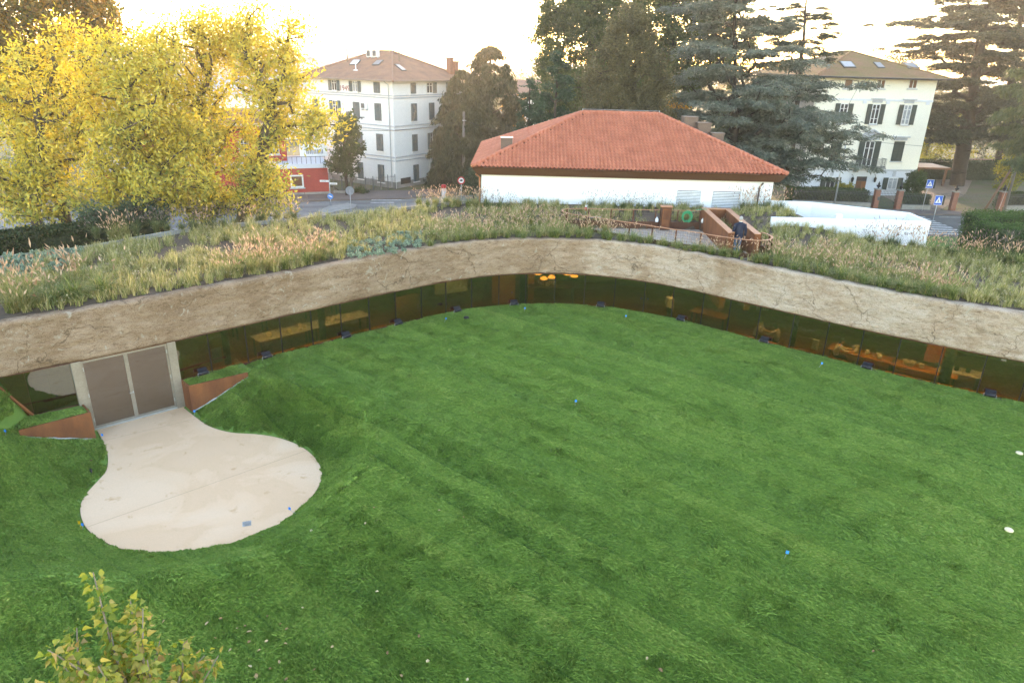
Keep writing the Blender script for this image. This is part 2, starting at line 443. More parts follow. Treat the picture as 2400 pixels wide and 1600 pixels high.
# --- blades: turf tuft variants, instanced by geometry nodes
m_grass, t, out = new_mat('grass_blade')
ai = N(t, 'ShaderNodeAttribute', attribute_name='tint', attribute_type='INSTANCER')
oi = N(t, 'ShaderNodeObjectInfo')
ab = N(t, 'ShaderNodeAttribute', attribute_name='rnd')
_rot = N(t, 'ShaderNodeVectorRotate', rotation_type='Z_AXIS'); _rot.inputs['Angle'].default_value = -SODA; lnk(t, pos_node(t), _rot.inputs['Vector'])
f = noise_tex(t, 1.0, 6, 0.72, vec=_rot.outputs[0], stretch=(0.55, 2.1, 1.0), dist=0.5)
fg = noise_tex(t, 15.0, 2, 0.75, vec=_rot.outputs[0], stretch=(0.75, 1.35, 1.0)); fgr = N(t, 'ShaderNodeMapRange', ins={1: 0.34, 2: 0.66}); lnk(t, fg, fgr.inputs[0])
bl = N(t, 'ShaderNodeMath', operation='MULTIPLY_ADD', ins={1: 0.40}); lnk(t, fgr.outputs[0], bl.inputs[0])
a2 = N(t, 'ShaderNodeMath', operation='MULTIPLY_ADD', ins={1: 0.17}); lnk(t, f, a2.inputs[0]); lnk(t, ai.outputs['Fac'], a2.inputs[2])
_sx = N(t, 'ShaderNodeSeparateXYZ'); lnk(t, _rot.outputs[0], _sx.inputs[0])
_wob = noise_tex(t, 0.5, 3, 0.6); _wv = N(t, 'ShaderNodeMath', operation='MULTIPLY_ADD', ins={1: 0.12}); lnk(t, _wob, _wv.inputs[0]); lnk(t, _sx.outputs[1], _wv.inputs[2])
_dv = N(t, 'ShaderNodeMath', operation='DIVIDE', ins={1: 0.62}); lnk(t, _wv.outputs[0], _dv.inputs[0])
_fl = N(t, 'ShaderNodeMath', operation='FLOOR'); lnk(t, _dv.outputs[0], _fl.inputs[0])
_wn = N(t, 'ShaderNodeTexWhiteNoise', noise_dimensions='1D'); lnk(t, _fl.outputs[0], _wn.inputs['W'])
_fr = N(t, 'ShaderNodeMath', operation='FRACT'); lnk(t, _dv.outputs[0], _fr.inputs[0])
_sm = N(t, 'ShaderNodeMath', operation='LESS_THAN', ins={1: 0.10}); lnk(t, _fr.outputs[0], _sm.inputs[0])
_sb = noise_tex(t, 1.1, 2, 0.5); _sk = N(t, 'ShaderNodeMapRange', ins={1: 0.42, 2: 0.62, 3: 0.0, 4: -0.20}); lnk(t, _sb, _sk.inputs[0])
_ss = N(t, 'ShaderNodeMath', operation='MULTIPLY'); lnk(t, _sm.outputs[0], _ss.inputs[0]); lnk(t, _sk.outputs[0], _ss.inputs[1])
_rw = N(t, 'ShaderNodeMath', operation='MULTIPLY_ADD', ins={1: 0.17}); lnk(t, _wn.outputs['Value'], _rw.inputs[0]); lnk(t, _ss.outputs[0], _rw.inputs[2])
_rz = N(t, 'ShaderNodeMath', operation='ADD', ins={1: -0.085}); lnk(t, _rw.outputs[0], _rz.inputs[0])
_ra = N(t, 'ShaderNodeMath', operation='ADD'); lnk(t, a2.outputs[0], _ra.inputs[0]); lnk(t, _rz.outputs[0], _ra.inputs[1])
ad = N(t, 'ShaderNodeMath', operation='MULTIPLY_ADD', ins={1: 0.14}); lnk(t, ab.outputs['Fac'], ad.inputs[0])
lnk(t, _ra.outputs[0], bl.inputs[2]); lnk(t, bl.outputs[0], ad.inputs[2])
col = ramp(t, ad.outputs[0], [(0.06, (0.070, 0.155, 0.038)), (0.33, (0.138, 0.256, 0.052)), (0.58, (0.200, 0.332, 0.064)), (0.82, (0.32, 0.42, 0.10)), (1.0, (0.46, 0.45, 0.18))])
b = N(t, 'ShaderNodeBsdfPrincipled'); lnk(t, col, b.inputs['Base Color']); b.inputs['Roughness'].default_value = 0.5; b.inputs['Specular IOR Level'].default_value = 0.25
tr = N(t, 'ShaderNodeBsdfTranslucent'); lnk(t, col, tr.inputs[0])
mx = N(t, 'ShaderNodeMixShader', ins={0: 0.3}); lnk(t, b.outputs[0], mx.inputs[1]); lnk(t, tr.outputs[0], mx.inputs[2]); lnk(t, mx.outputs[0], out.inputs[0])

def blades_mesh(name, mat, n, rad, h, wid, lean, seed, comb=0.0, hv=0.35):
    g = np.random.default_rng(seed)
    r_ = rad * np.sqrt(g.random(n)); a = g.random(n) * 2 * PI
    bx, by = r_ * np.cos(a), r_ * np.sin(a)
    hh = h * (1 + hv * (g.random(n) * 2 - 1)); la = g.random(n) * 2 * PI; ll = lean * g.random(n)
    lx = ll * np.cos(la) + comb; ly = ll * np.sin(la)
    wa = g.random(n) * 2 * PI; wx, wy = wid * np.cos(wa), wid * np.sin(wa)
    z0 = np.full(n, -0.01)
    p0 = np.stack([bx - wx, by - wy, z0], -1); p1 = np.stack([bx + wx, by + wy, z0], -1)
    p2 = np.stack([bx + wx * 0.7 + lx * hh * 0.4, by + wy * 0.7 + ly * hh * 0.4, hh * 0.62], -1)
    p3 = np.stack([bx + lx * hh, by + ly * hh, hh * (1 - 0.25 * np.hypot(lx, ly))], -1)
    v = np.stack([p0, p1, p2, p3], 1).reshape(-1, 3)
    f_ = np.arange(n * 4).reshape(n, 4)
    return np_mesh(name, v, f_, mat, attrs={'rnd': g.random(n)})

def instancer(name, pts, rots, scales, tints, protos, pick):
    """points object with geometry nodes: instance protos[pick] at each point"""
    me = bpy.data.meshes.new(name)
    n = len(pts); me.vertices.add(n); me.vertices.foreach_set('co', np.asarray(pts, np.float32).ravel())
    for k_, typ, a in (('rot', 'FLOAT_VECTOR', rots), ('scl', 'FLOAT_VECTOR', scales)):
        at = me.attributes.new(k_, typ, 'POINT'); at.data.foreach_set('vector', np.asarray(a, np.float32).ravel())
    at = me.attributes.new('tint', 'FLOAT', 'POINT'); at.data.foreach_set('value', np.asarray(tints, np.float32))
    at = me.attributes.new('pick', 'INT', 'POINT'); at.data.foreach_set('value', np.asarray(pick, np.int32))
    o = link_mesh(name, me)
    col_ = bpy.data.collections.new(name + '_variants')
    for i, p in enumerate(protos):
        q = bpy.data.objects.new('%s_variant_%02d' % (name, i), p); col_.objects.link(q)
    ng = bpy.data.node_groups.new(name + '_nodes', 'GeometryNodeTree')
    ng.interface.new_socket('Geometry', in_out='INPUT', socket_type='NodeSocketGeometry')
    ng.interface.new_socket('Geometry', in_out='OUTPUT', socket_type='NodeSocketGeometry')
    gi = ng.nodes.new('NodeGroupInput'); go = ng.nodes.new('NodeGroupOutput')
    m2p = ng.nodes.new('GeometryNodeMeshToPoints')
    ci = ng.nodes.new('GeometryNodeCollectionInfo'); ci.inputs['Collection'].default_value = col_
    ci.inputs['Separate Children'].default_value = True; ci.inputs['Reset Children'].default_value = True
    iop = ng.nodes.new('GeometryNodeInstanceOnPoints'); iop.inputs['Pick Instance'].default_value = True
    def na(nm, dt):
        q = ng.nodes.new('GeometryNodeInputNamedAttribute'); q.data_type = dt; q.inputs['Name'].default_value = nm; return q.outputs['Attribute']
    L = ng.links.new
    L(gi.outputs[0], m2p.inputs['Mesh']); L(m2p.outputs[0], iop.inputs['Points']); L(ci.outputs[0], iop.inputs['Instance'])
    L(na('pick', 'INT'), iop.inputs['Instance Index']); L(na('rot', 'FLOAT_VECTOR'), iop.inputs['Rotation']); L(na('scl', 'FLOAT_VECTOR'), iop.inputs['Scale'])
    L(iop.outputs[0], go.inputs[0])
    md = o.modifiers.new('scatter', 'NODES'); md.node_group = ng
    return o

protos = [blades_mesh('turf_tuft', m_grass, 200, 0.19, 0.055, 0.0072, 1.2, 100 + i, comb=1.25) for i in range(8)]
g = np.random.default_rng(5)
_gx, _gy = np.meshgrid(np.arange(-20, 26.6, 0.175), np.arange(4.5, 33, 0.175))
px_ = (_gx + g.uniform(-0.09, 0.09, _gx.shape)).ravel(); py_ = (_gy + g.uniform(-0.09, 0.09, _gx.shape)).ravel()
# keep what the camera could see with a margin of a few metres
vis = (np.abs(px_) < 6.0 + 0.80 * np.hypot(py_, 6)) & (py_ < front_y(px_) - 0.05) & ~in_poly(px_, py_, PF) & (px_ > -20)
inst = in_poly(px_, py_, STRIP_L) | in_poly(px_, py_, STRIP_R)
vis &= ~inst
px_, py_ = px_[vis], py_[vis]
pd = poly_dist(px_, py_, PF); k_ = pd > 0.165; px_, py_ = px_[k_], py_[k_]
pz_ = lawn_z(px_, py_)
sx, sy, sz_ = [], [], []
for S_ in (STRIP_L, STRIP_R):
    q = g.uniform(-1, 1, (400, 2)) * 2.0 + np.mean(S_, axis=0); q = q[in_poly(q[:, 0], q[:, 1], S_) & (poly_dist(q[:, 0], q[:, 1], S_) > 0.12)]
    px_ = np.concatenate([px_, q[:, 0]]); py_ = np.concatenate([py_, q[:, 1]]); pz_ = np.concatenate([pz_, np.full(len(q), 0.03)])
u, v, r_, c_ = sod(px_, py_)
e = 0.12
nxv = -(lawn_z(px_ + e, py_, False) - lawn_z(px_ - e, py_, False)) / (2 * e); nyv = -(lawn_z(px_, py_ + e, False) - lawn_z(px_, py_ - e, False)) / (2 * e)
flat = pz_ == 0.03; nxv = np.where(flat, 0, np.clip(nxv, -0.9, 0.9)); nyv = np.where(flat, 0, np.clip(nyv, -0.9, 0.9))
yaw = SODA + PI * (hash2(r_, 0, 3) > 0.5) + 1.2 * (hash2(r_, c_, 1) - 0.5) + 0.3 * (VN.fbm(px_ * 0.5, py_ * 0.5, 3) - 0.45) + g.normal(0, 0.7, len(px_))
tint = 0.16 + 0.10 * (hash2(r_, c_, 2) - 0.5) + 0.08 * (VN2.fbm(px_ * 0.22, py_ * 0.22, 3) - 0.45) + 0.09 * g.random(len(px_)) - 0.03
tint = tint + 0.10 * smooth01((px_ - 4) / 12) * smooth01((22 - py_) / 10)
rots = []
for i in range(len(px_)):
    nv = Vector((nxv[i], nyv[i], 1)).normalized()
    q = Vector((0, 0, 1)).rotation_difference(nv) @ Matrix.Rotation(yaw[i], 3, 'Z').to_quaternion()
    rots.append(tuple(q.to_euler()))
sc = g.uniform(0.85, 1.25, len(px_)); scz = sc * g.uniform(0.85, 1.1, len(px_)) * (1 + 1.3 * np.clip(np.hypot(nxv, nyv) - 0.12, 0, 0.6))
grass = instancer('lawn_grass', np.stack([px_, py_, pz_], -1), rots, np.stack([sc, sc, scz], -1), tint, protos, g.integers(0, 8, len(px_)))
tag(grass, 'short green turf blades covering the lawn', 'grass', kind='stuff')

# --- patio
m_patio, t, out = new_mat('beige_patio_concrete')
b = N(t, 'ShaderNodeBsdfPrincipled'); lnk(t, b.outputs[0], out.inputs[0]); b.inputs['Roughness'].default_value = 0.85; b.inputs['Specular IOR Level'].default_value = 0.2
f1 = noise_tex(t, 0.45, 4, 0.5, dist=0.6); f2 = noise_tex(t, 2.6, 5, 0.6, dist=0.4); f3 = noise_tex(t, 60, 3, 0.7)
c1 = ramp(t, f1, [(0.36, (0.70, 0.485, 0.325)), (0.50, (0.68, 0.455, 0.29)), (0.53, (0.645, 0.425, 0.265)), (0.7, (0.66, 0.44, 0.28))])
c2 = ramp(t, f2, [(0.25, (0.80, 0.70, 0.58)), (0.38, (1, 1, 1)), (1.0, (1.03, 1.02, 1.0))])
c3 = ramp(t, f3, [(0.3, (0.84, 0.84, 0.84)), (0.7, (1.1, 1.1, 1.1))])
lnk(t, mix_col(t, 1.0, mix_col(t, 1.0, c1, c2, 'MULTIPLY'), c3, 'MULTIPLY'), b.inputs['Base Color'])
bp = N(t, 'ShaderNodeBump', ins={'Strength': 0.25, 'Distance': 0.01}); lnk(t, f3, bp.inputs['Height']); lnk(t, bp.outputs[0], b.inputs['Normal'])
mb = MB(); mb.prism(PATIO_FULL, DOOR_Z - 0.12, DOOR_Z)
patio = mb.build('patio', m_patio); tag(patio, 'beige concrete patio shaped like a drop before the double door', 'patio', kind='structure')
# saw-cut joints, recessed look: thin dark strips set 3 mm proud
m_joint = pmat('joint_filler', (0.44, 0.29, 0.18), None, 8, 0.9)
def joint(a, b_, wdt=0.008):
    a, b_ = Vector(a), Vector(b_); d = (b_ - a).normalized(); nn = Vector((-d.y, d.x, 0)) * wdt
    mb = MB(); mb.add([a - nn, b_ - nn, b_ + nn, a + nn], [(0, 1, 2, 3)]); mb.v = [(p[0], p[1], DOOR_Z + 0.003) for p in mb.v]
    mb.build('joint', m_joint, patio)
joint(atz(522 * .38265, 900 + 878 * .38265, DOOR_Z), atz(1885 * .38265, 900 + 403 * .38265, DOOR_Z))
joint(atz(640 * .38265, 900 + 345 * .38265, DOOR_Z), atz(1225 * .38265, 900 + 205 * .38265, DOOR_Z), 0.006)
# ================================================================== ground sheet, pavilion
mb = MB(); mb.add([(-900, -200, GZ - 0.02), (900, -200, GZ - 0.02), (900, 1500, GZ - 0.02), (-900, 1500, GZ - 0.02)], [(0, 1, 2, 3)])
ground = mb.build('ground', M['garden']); tag(ground, 'flat garden ground around the houses', 'ground', kind='structure')

TOP_Z = 3.30; GLASS_TOP = 1.66
pav = thing('pavilion_building', 'low curved pavilion with earth-toned fascia, dark glass front and planted roof', 'building', (2.35, 33.0, 0))
# --- fascia: rough rammed-earth band, displaced for strata, lumps and cracks
m_fas, t, out = new_mat('rough_earth_concrete')
b = N(t, 'ShaderNodeBsdfPrincipled'); lnk(t, b.outputs[0], out.inputs[0]); b.inputs['Roughness'].default_value = 0.95; b.inputs['Specular IOR Level'].default_value = 0.15
P0 = pos_node(t)
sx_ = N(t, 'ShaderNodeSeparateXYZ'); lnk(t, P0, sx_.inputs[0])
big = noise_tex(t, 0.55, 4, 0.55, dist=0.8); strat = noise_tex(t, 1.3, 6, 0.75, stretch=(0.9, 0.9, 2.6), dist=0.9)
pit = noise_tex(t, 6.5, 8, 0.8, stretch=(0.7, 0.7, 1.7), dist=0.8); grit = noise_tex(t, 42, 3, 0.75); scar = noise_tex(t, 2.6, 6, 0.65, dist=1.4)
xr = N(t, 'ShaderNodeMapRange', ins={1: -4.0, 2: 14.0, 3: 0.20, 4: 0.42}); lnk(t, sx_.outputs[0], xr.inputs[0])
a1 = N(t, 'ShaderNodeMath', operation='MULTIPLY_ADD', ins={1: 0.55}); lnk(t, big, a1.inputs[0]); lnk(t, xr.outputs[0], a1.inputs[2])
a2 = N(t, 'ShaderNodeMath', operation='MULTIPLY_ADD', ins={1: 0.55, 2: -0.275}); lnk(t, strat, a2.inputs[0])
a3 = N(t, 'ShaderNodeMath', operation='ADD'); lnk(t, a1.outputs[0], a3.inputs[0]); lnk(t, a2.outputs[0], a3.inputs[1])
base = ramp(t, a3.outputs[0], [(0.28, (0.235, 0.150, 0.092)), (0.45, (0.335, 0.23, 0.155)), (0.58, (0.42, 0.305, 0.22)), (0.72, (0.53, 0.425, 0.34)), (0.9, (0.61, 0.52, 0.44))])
dark = ramp(t, pit, [(0.33, (0.40, 0.36, 0.31)), (0.44, (0.86, 0.84, 0.81)), (0.52, (1, 1, 1)), (0.62, (1, 1, 1)), (0.74, (1.18, 1.16, 1.12))])
gr = ramp(t, grit, [(0.32, (0.48, 0.45, 0.41)), (0.46, (1, 1, 1)), (0.66, (1.16, 1.16, 1.16))])
pl = ramp(t, scar, [(0.60, (0, 0, 0)), (0.66, (1, 1, 1))])
c1 = mix_col(t, 1.0, mix_col(t, 1.0, base, dark, 'MULTIPLY'), gr, 'MULTIPLY')
mm = N(t, 'ShaderNodeMath', operation='MULTIPLY', ins={1: 0.7}); lnk(t, pl, mm.inputs[0])
c2 = mix_col(t, mm.outputs[0], c1, (0.47, 0.43, 0.36))
# cracks: distorted cell borders
vd = N(t, 'ShaderNodeVectorMath', operation='ADD')
nz = N(t, 'ShaderNodeTexNoise'); nz.inputs['Scale'].default_value = 1.6; nz.inputs['Detail'].default_value = 5; lnk(t, P0, nz.inputs['Vector'])
ns = N(t, 'ShaderNodeVectorMath', operation='SCALE', ins={'Scale': 1.1}); lnk(t, nz.outputs['Color'], ns.inputs[0])
lnk(t, P0, vd.inputs[0]); lnk(t, ns.outputs[0], vd.inputs[1])
vo = N(t, 'ShaderNodeTexVoronoi', feature='DISTANCE_TO_EDGE'); vo.inputs['Scale'].default_value = 0.62; lnk(t, vd.outputs[0], vo.inputs['Vector'])
msk = noise_tex(t, 0.5, 2, 0.5)
cw = N(t, 'ShaderNodeMapRange', ins={1: 0.42, 2: 0.62, 3: 0.0, 4: 0.011}); lnk(t, msk, cw.inputs[0])
cr = N(t, 'ShaderNodeMath', operation='LESS_THAN'); lnk(t, vo.outputs['Distance'], cr.inputs[0]); lnk(t, cw.outputs[0], cr.inputs[1])
cm = N(t, 'ShaderNodeMath', operation='MULTIPLY', ins={1: 0.6}); lnk(t, cr.outputs[0], cm.inputs[0])
lnk(t, mix_col(t, cm.outputs[0], c2, (0.10, 0.07, 0.045)), b.inputs['Base Color'])
hb = N(t, 'ShaderNodeMath', operation='MULTIPLY_ADD', ins={1: 0.6}); lnk(t, grit, hb.inputs[0]); lnk(t, pit, hb.inputs[2])
hc = N(t, 'ShaderNodeMath', operation='MULTIPLY_ADD', ins={1: -0.8}); lnk(t, cr.outputs[0], hc.inputs[0]); lnk(t, hb.outputs[0], hc.inputs[2])
bp = N(t, 'ShaderNodeBump', ins={'Strength': 1.0, 'Distance': 0.075}); lnk(t, hc.outputs[0], bp.inputs['Height']); lnk(t, bp.outputs[0], b.inputs['Normal'])

ss = np.arange(1.0, FS[-1] - 1.0, 0.07); prof = []          # profile rows: soffit, face, rounded top, back
fz0, fz1 = 1.60, TOP_Z
rows = [(0.03, fz0 + 0.02)] + [(0.17, z) for z in np.linspace(fz0, fz1 - 0.07, 25)] + [(0.13, fz1 - 0.02), (0.05, fz1), (-0.22, fz1 - 0.01), (-0.30, fz1 - 0.35)]
pts = np.array([front_at(s) for s in ss]); nrm = np.array([front_n(s) for s in ss])
V = np.zeros((len(ss), len(rows), 3))
for j, (d, z) in enumerate(rows):
    S2 = ss; zz = z + (0.10 * (VN.fbm(S2 * 0.25, np.full_like(S2, 3.3), 3) - 0.45) + 0.05 * (VN2(S2 * 3.0, np.full_like(S2, 1.0)) - 0.5) if j > 20 else 0)
    dd = d + 0.0 * S2
    if 0 < j < 27:
        zc = np.full_like(S2, z)
        dd = dd + 0.13 * (VN.fbm(S2 * 0.7, zc * 1.3, 4) - 0.47) + 0.10 * (VN2.fbm(S2 * 1.1 + 40, zc * 6.0, 4) - 0.45) + 0.07 * (VN.fbm(S2 * 5 + 9, zc * 5, 2) - 0.4)
        dd = dd + 0.12 * ((z - fz0) / (fz1 - fz0) - 0.5) * 0.4
    V[:, j, 0] = pts[:, 0] + nrm[:, 0] * dd; V[:, j, 1] = pts[:, 1] + nrm[:, 1] * dd; V[:, j, 2] = zz
ii = np.arange(len(ss) * len(rows)).reshape(len(ss), len(rows))
F_ = np.stack([ii[:-1, :-1], ii[1:, :-1], ii[1:, 1:], ii[:-1, 1:]], -1).reshape(-1, 4)
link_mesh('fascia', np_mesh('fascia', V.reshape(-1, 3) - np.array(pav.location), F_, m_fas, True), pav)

def ribbon(name, mat, d0, d1, z0, z1, s0=1.0, s1=None, step=0.4, parent=pav):
    """curved bar along the front: offsets d0..d1 outward, heights z0..z1"""
    s1 = s1 or FS[-1] - 1.0; ns_ = max(2, int((s1 - s0) / step)); vs, fs = [], []
    for i in range(ns_ + 1):
        s = s0 + (s1 - s0) * i / ns_; p, n_ = front_at(s), front_n(s)
        for d, z in ((d0, z0), (d1, z0), (d1, z1), (d0, z1)): vs.append((p[0] + n_[0] * d, p[1] + n_[1] * d, z))
    for i in range(ns_):
        for k in range(4): fs.append((i * 4 + k, i * 4 + (k + 1) % 4, i * 4 + 4 + (k + 1) % 4, i * 4 + 4 + k))
    fs.append((0, 3, 2, 1)); e = ns_ * 4; fs.append((e, e + 1, e + 2, e + 3))
    mb = MB(); mb.add(vs, fs); return mb.build(name, mat, parent)
ribbon('drip_edge', M['corten_dark'], -0.10, 0.145, 1.565, 1.59)
m_head = pmat('dark_head_profile', (0.03, 0.025, 0.022), None, 5, 0.5)
ribbon('head_profile', m_head, -0.05, 0.05, 1.53, 1.562)

# --- glass front: panes between mullions, each pane and mullion a part
m_glass, t, out = new_mat('dark_tinted_glass')
fr = N(t, 'ShaderNodeFresnel', ins={'IOR': 1.55})
gl = N(t, 'ShaderNodeBsdfGlossy', ins={'Roughness': 0.0}); gl.inputs[0].default_value = (0.85, 0.9, 0.85, 1)
tp = N(t, 'ShaderNodeBsdfTransparent'); tp.inputs[0].default_value = (0.60, 0.55, 0.40, 1)
fm = N(t, 'ShaderNodeMath', operation='MULTIPLY_ADD', ins={1: 1.6, 2: 0.15}); lnk(t, fr.outputs[0], fm.inputs[0])
mx = N(t, 'ShaderNodeMixShader'); lnk(t, fm.outputs[0], mx.inputs[0]); lnk(t, tp.outputs[0], mx.inputs[1]); lnk(t, gl.outputs[0], mx.inputs[2]); lnk(t, mx.outputs[0], out.inputs[0])
_bx = np.array([400, 460, 612, 795, 915, 1045, 1180, 1290, 1380, 1565, 1750, 1995, 2270, 2352.]); _by = np.array([878, 862, 825, 775, 745, 715, 703, 700, 705, 737, 785, 845, 910, 925.])
mull_x = [490, 572, 650, 722, 786, 851, 911, 968, 1024, 1085, 1148, 1211, 1275, 1340, 1407, 1475, 1540, 1605, 1668, 1735, 1812, 1890, 1968, 2050, 2142, 2240, 2340]
S_MULL = [front_s(atz(x * DS, np.interp(x, _bx, _by) * DS, 0)[:2]) for x in mull_x]
step_s = S_MULL[-1] - S_MULL[-2]
S_MULL += [S_MULL[-1] + 1.45, S_MULL[-1] + 2.9, S_MULL[-1] + 4.35]
S_DR = front_s((-11.96, 22.94)); S_DL = front_s((-14.12, 21.03))
S_ALL = [S_DR + 0.05] + S_MULL
def pane(s0, s1, z0, z1, parent=pav, name='glass_pane', d=0.0):
    a, c = front_at(s0), front_at(s1); fr_ = Frame(a, c); mb = MB(); fr_.box(mb, 0.012, fr_.L - 0.012, z0, z1, d - 0.006, d + 0.006)
    return mb.build(name, m_glass, parent)
m_mull = pmat('black_mullion', (0.014, 0.015, 0.014), None, 6, 0.4, 0.2)
for i in range(len(S_ALL) - 1):
    pane(S_ALL[i], S_ALL[i + 1], -0.03, 1.545)
for s in S_ALL[1:]:
    a = front_at(s); n_ = front_n(s); mb = MB(); mb.obox((a[0] - n_[1] * -0.018 - n_[0] * 0.05, a[1] + n_[0] * -0.018 - n_[1] * 0.05, -0.04), (n_[1] * -0.036, n_[0] * 0.036, 0), (n_[0] * 0.075, n_[1] * 0.075, 0), (0, 0, 1.575))
    mb.build('mullion', m_mull, pav)
ribbon('sill_profile', M['corten_dark'], -0.03, 0.05, -0.06, 0.028, S_DR + 0.1)
# side light left of the door with its sloping lower edge
s_c = front_s((-15.27, 20.04)); s_e = front_s((-16.0, 19.6))
pane(s_c, S_DL - 0.22, 0.02, 1.55)
a, c = front_at(s_e - 0.1), front_at(s_c)
mb = MB(); mb.add([(a[0], a[1], 1.55), (c[0], c[1], 0.02), (c[0], c[1], 1.55)], [(0, 1, 2)]); mb.build('glass_pane', m_glass, pav)
n_ = front_n(s_c)
mb = MB(); mb.tube([(a[0] + n_[0] * .03, a[1] + n_[1] * .03, 1.60), (c[0] + n_[0] * .03, c[1] + n_[1] * .03, 0.0)], 0.045, 4); mb.build('sloping_sill', M['corten'], pav)
q = front_at(S_DL - 0.22); fr_ = Frame(c, q); mb = MB(); fr_.box(mb, 0, fr_.L, -0.02, 0.035, -0.03, 0.05); mb.build('sill_profile', M['corten_dark'], pav)

# --- double door
fd = Frame((-14.25, 20.93), (-11.96, 22.94))
door_l = fd.L
def fpart(name, mat, rects, parent=pav, fr_=fd):
    mb = MB()
    for r_ in rects: fr_.box(mb, *r_)
    return mb.build(name, mat, parent)
fpart('door_jamb', M['alu'], [(-0.12, 0.17, DOOR_Z, 1.58, -0.10, 0.10)])
fpart('door_jamb', M['alu'], [(door_l - 0.22, door_l + 0.06, DOOR_Z, 1.58, -0.10, 0.10)])
fpart('door_sill', M['alu_light'], [(0.17, door_l - 0.22, DOOR_Z, DOOR_Z + 0.05, -0.08, 0.09)])
mid = 0.17 + (door_l - 0.39) / 2
def leaf(u0, u1, hinge_left):
    d_ = fpart('door_leaf', M['alu'], [(u0, u0 + 0.055, DOOR_Z + 0.055, 1.55, -0.02, 0.045), (u1 - 0.055, u1, DOOR_Z + 0.055, 1.55, -0.02, 0.045),
               (u0 + 0.055, u1 - 0.055, DOOR_Z + 0.055, DOOR_Z + 0.12, -0.02, 0.045), (u0 + 0.055, u1 - 0.055, 1.48, 1.55, -0.02, 0.045)])
    mb = MB(); fd.box(mb, u0 + 0.056, u1 - 0.056, DOOR_Z + 0.121, 1.479, 0.006, 0.018); mb.build('door_glass', m_dglass, d_)
    hu = u0 + 0.02 if hinge_left else u1 - 0.045
    for hz in (DOOR_Z + 0.3, 0.25, 1.2):
        mb = MB(); fd.box(mb, hu, hu + 0.025, hz, hz + 0.12, 0.045, 0.065); mb.build('hinge', M['alu_light'], d_)
    return d_
m_dglass, t, out = new_mat('grey_door_glass')
fr = N(t, 'ShaderNodeFresnel', ins={'IOR': 1.7})
gl = N(t, 'ShaderNodeBsdfGlossy', ins={'Roughness': 0.02}); gl.inputs[0].default_value = (0.95, 0.86, 0.78, 1)
tp = N(t, 'ShaderNodeBsdfTransparent'); tp.inputs[0].default_value = (0.22, 0.2, 0.17, 1)
fm = N(t, 'ShaderNodeMath', operation='MULTIPLY_ADD', ins={1: 1.8, 2: 0.13}); lnk(t, fr.outputs[0], fm.inputs[0])
mx = N(t, 'ShaderNodeMixShader'); lnk(t, fm.outputs[0], mx.inputs[0]); lnk(t, tp.outputs[0], mx.inputs[1]); lnk(t, gl.outputs[0], mx.inputs[2]); lnk(t, mx.outputs[0], out.inputs[0])
leaf(0.175, mid - 0.004, True); d2 = leaf(mid + 0.004, door_l - 0.225, False)
mb = MB(); fd.box(mb, mid + 0.02, mid + 0.045, 0.02, 0.10, 0.045, 0.06); mb.tube([fd.p(mid + 0.03, 0.07, 0.06), fd.p(mid + 0.03, 0.07, 0.10), fd.p(mid - 0.10, 0.07, 0.10)], 0.011, 8)
mb.build('door_handle', M['galv'], d2)

# --- planted roof: soil surface from the front edge to the back edge
_back = [(-30, 18.0), (-25, 22.4), (-20.3, 26.5), (-18.0, 28.4), (-16.2, 31.0), (-14.5, 32.9), (-10.3, 35.6), (-5.4, 39.2), (-2.2, 41.2), (5, 41.2), (14.5, 41.2), (15.2, 37.0), (16.2, 34.9), (17.6, 33.4), (19.3, 32.3), (21.0, 31.2), (23.0, 29.8), (27, 27.2), (32, 24.5)]
BACK = catmull(_back, 0.3)
BS = np.concatenate([[0], np.cumsum(np.linalg.norm(np.diff(BACK, axis=0), axis=1))])
def roof_z(x, y):
    x = np.asarray(x, float); y = np.asarray(y, float)
    z = 3.25 + 0.10 * (VN.fbm(x * 0.3, y * 0.3, 3) - 0.45) + 0.05 * (VN2.fbm(x * 1.5, y * 1.5, 3) - 0.45)
    return z + 0.62 * np.exp(-((x - 14.2) / 2.4) ** 2 - ((y - 37.3) / 2.2) ** 2) + 0.12 * smooth01((y - 35) / 5) * smooth01((x + 4) / 3) * smooth01((16 - x) / 4)
nu, nv = 300, 46
# pair each front point with a back point so that lines fan out smoothly
key_f = [1.0, front_s((-15.8, 19.75)), front_s((-11, 23.9)), front_s((-7, 27.7)), front_s((-2.9, 31.2)), front_s((0.6, 32.7)), front_s((4.4, 32.6)), front_s((9, 30)), front_s((12.4, 27.2)), front_s((16.5, 24.2)), front_s((20.5, 21.9)), FS[-1] - 1.0]
key_p = [(-30, 18.0), (-20.3, 26.5), (-16.2, 31.0), (-12, 34.5), (-5.4, 39.2), (-2.2, 41.2), (5, 41.2), (14.5, 41.2), (16.2, 34.9), (19.3, 32.3), (23, 29.8), (32, 24.5)]
key_b = [BS[np.argmin((BACK[:, 0] - a) ** 2 + (BACK[:, 1] - c) ** 2)] for a, c in key_p]
sf = np.linspace(1.0, FS[-1] - 1.0, nu); sb = np.interp(sf, key_f, key_b)
FP = np.array([front_at(s) - front_n(s) * 0.18 for s in sf]); BP = np.stack([np.interp(sb, BS, BACK[:, 0]), np.interp(sb, BS, BACK[:, 1])], -1)
tv = np.linspace(0, 1, nv)[None, :, None]
XY = FP[:, None, :] * (1 - tv) + BP[:, None, :] * tv
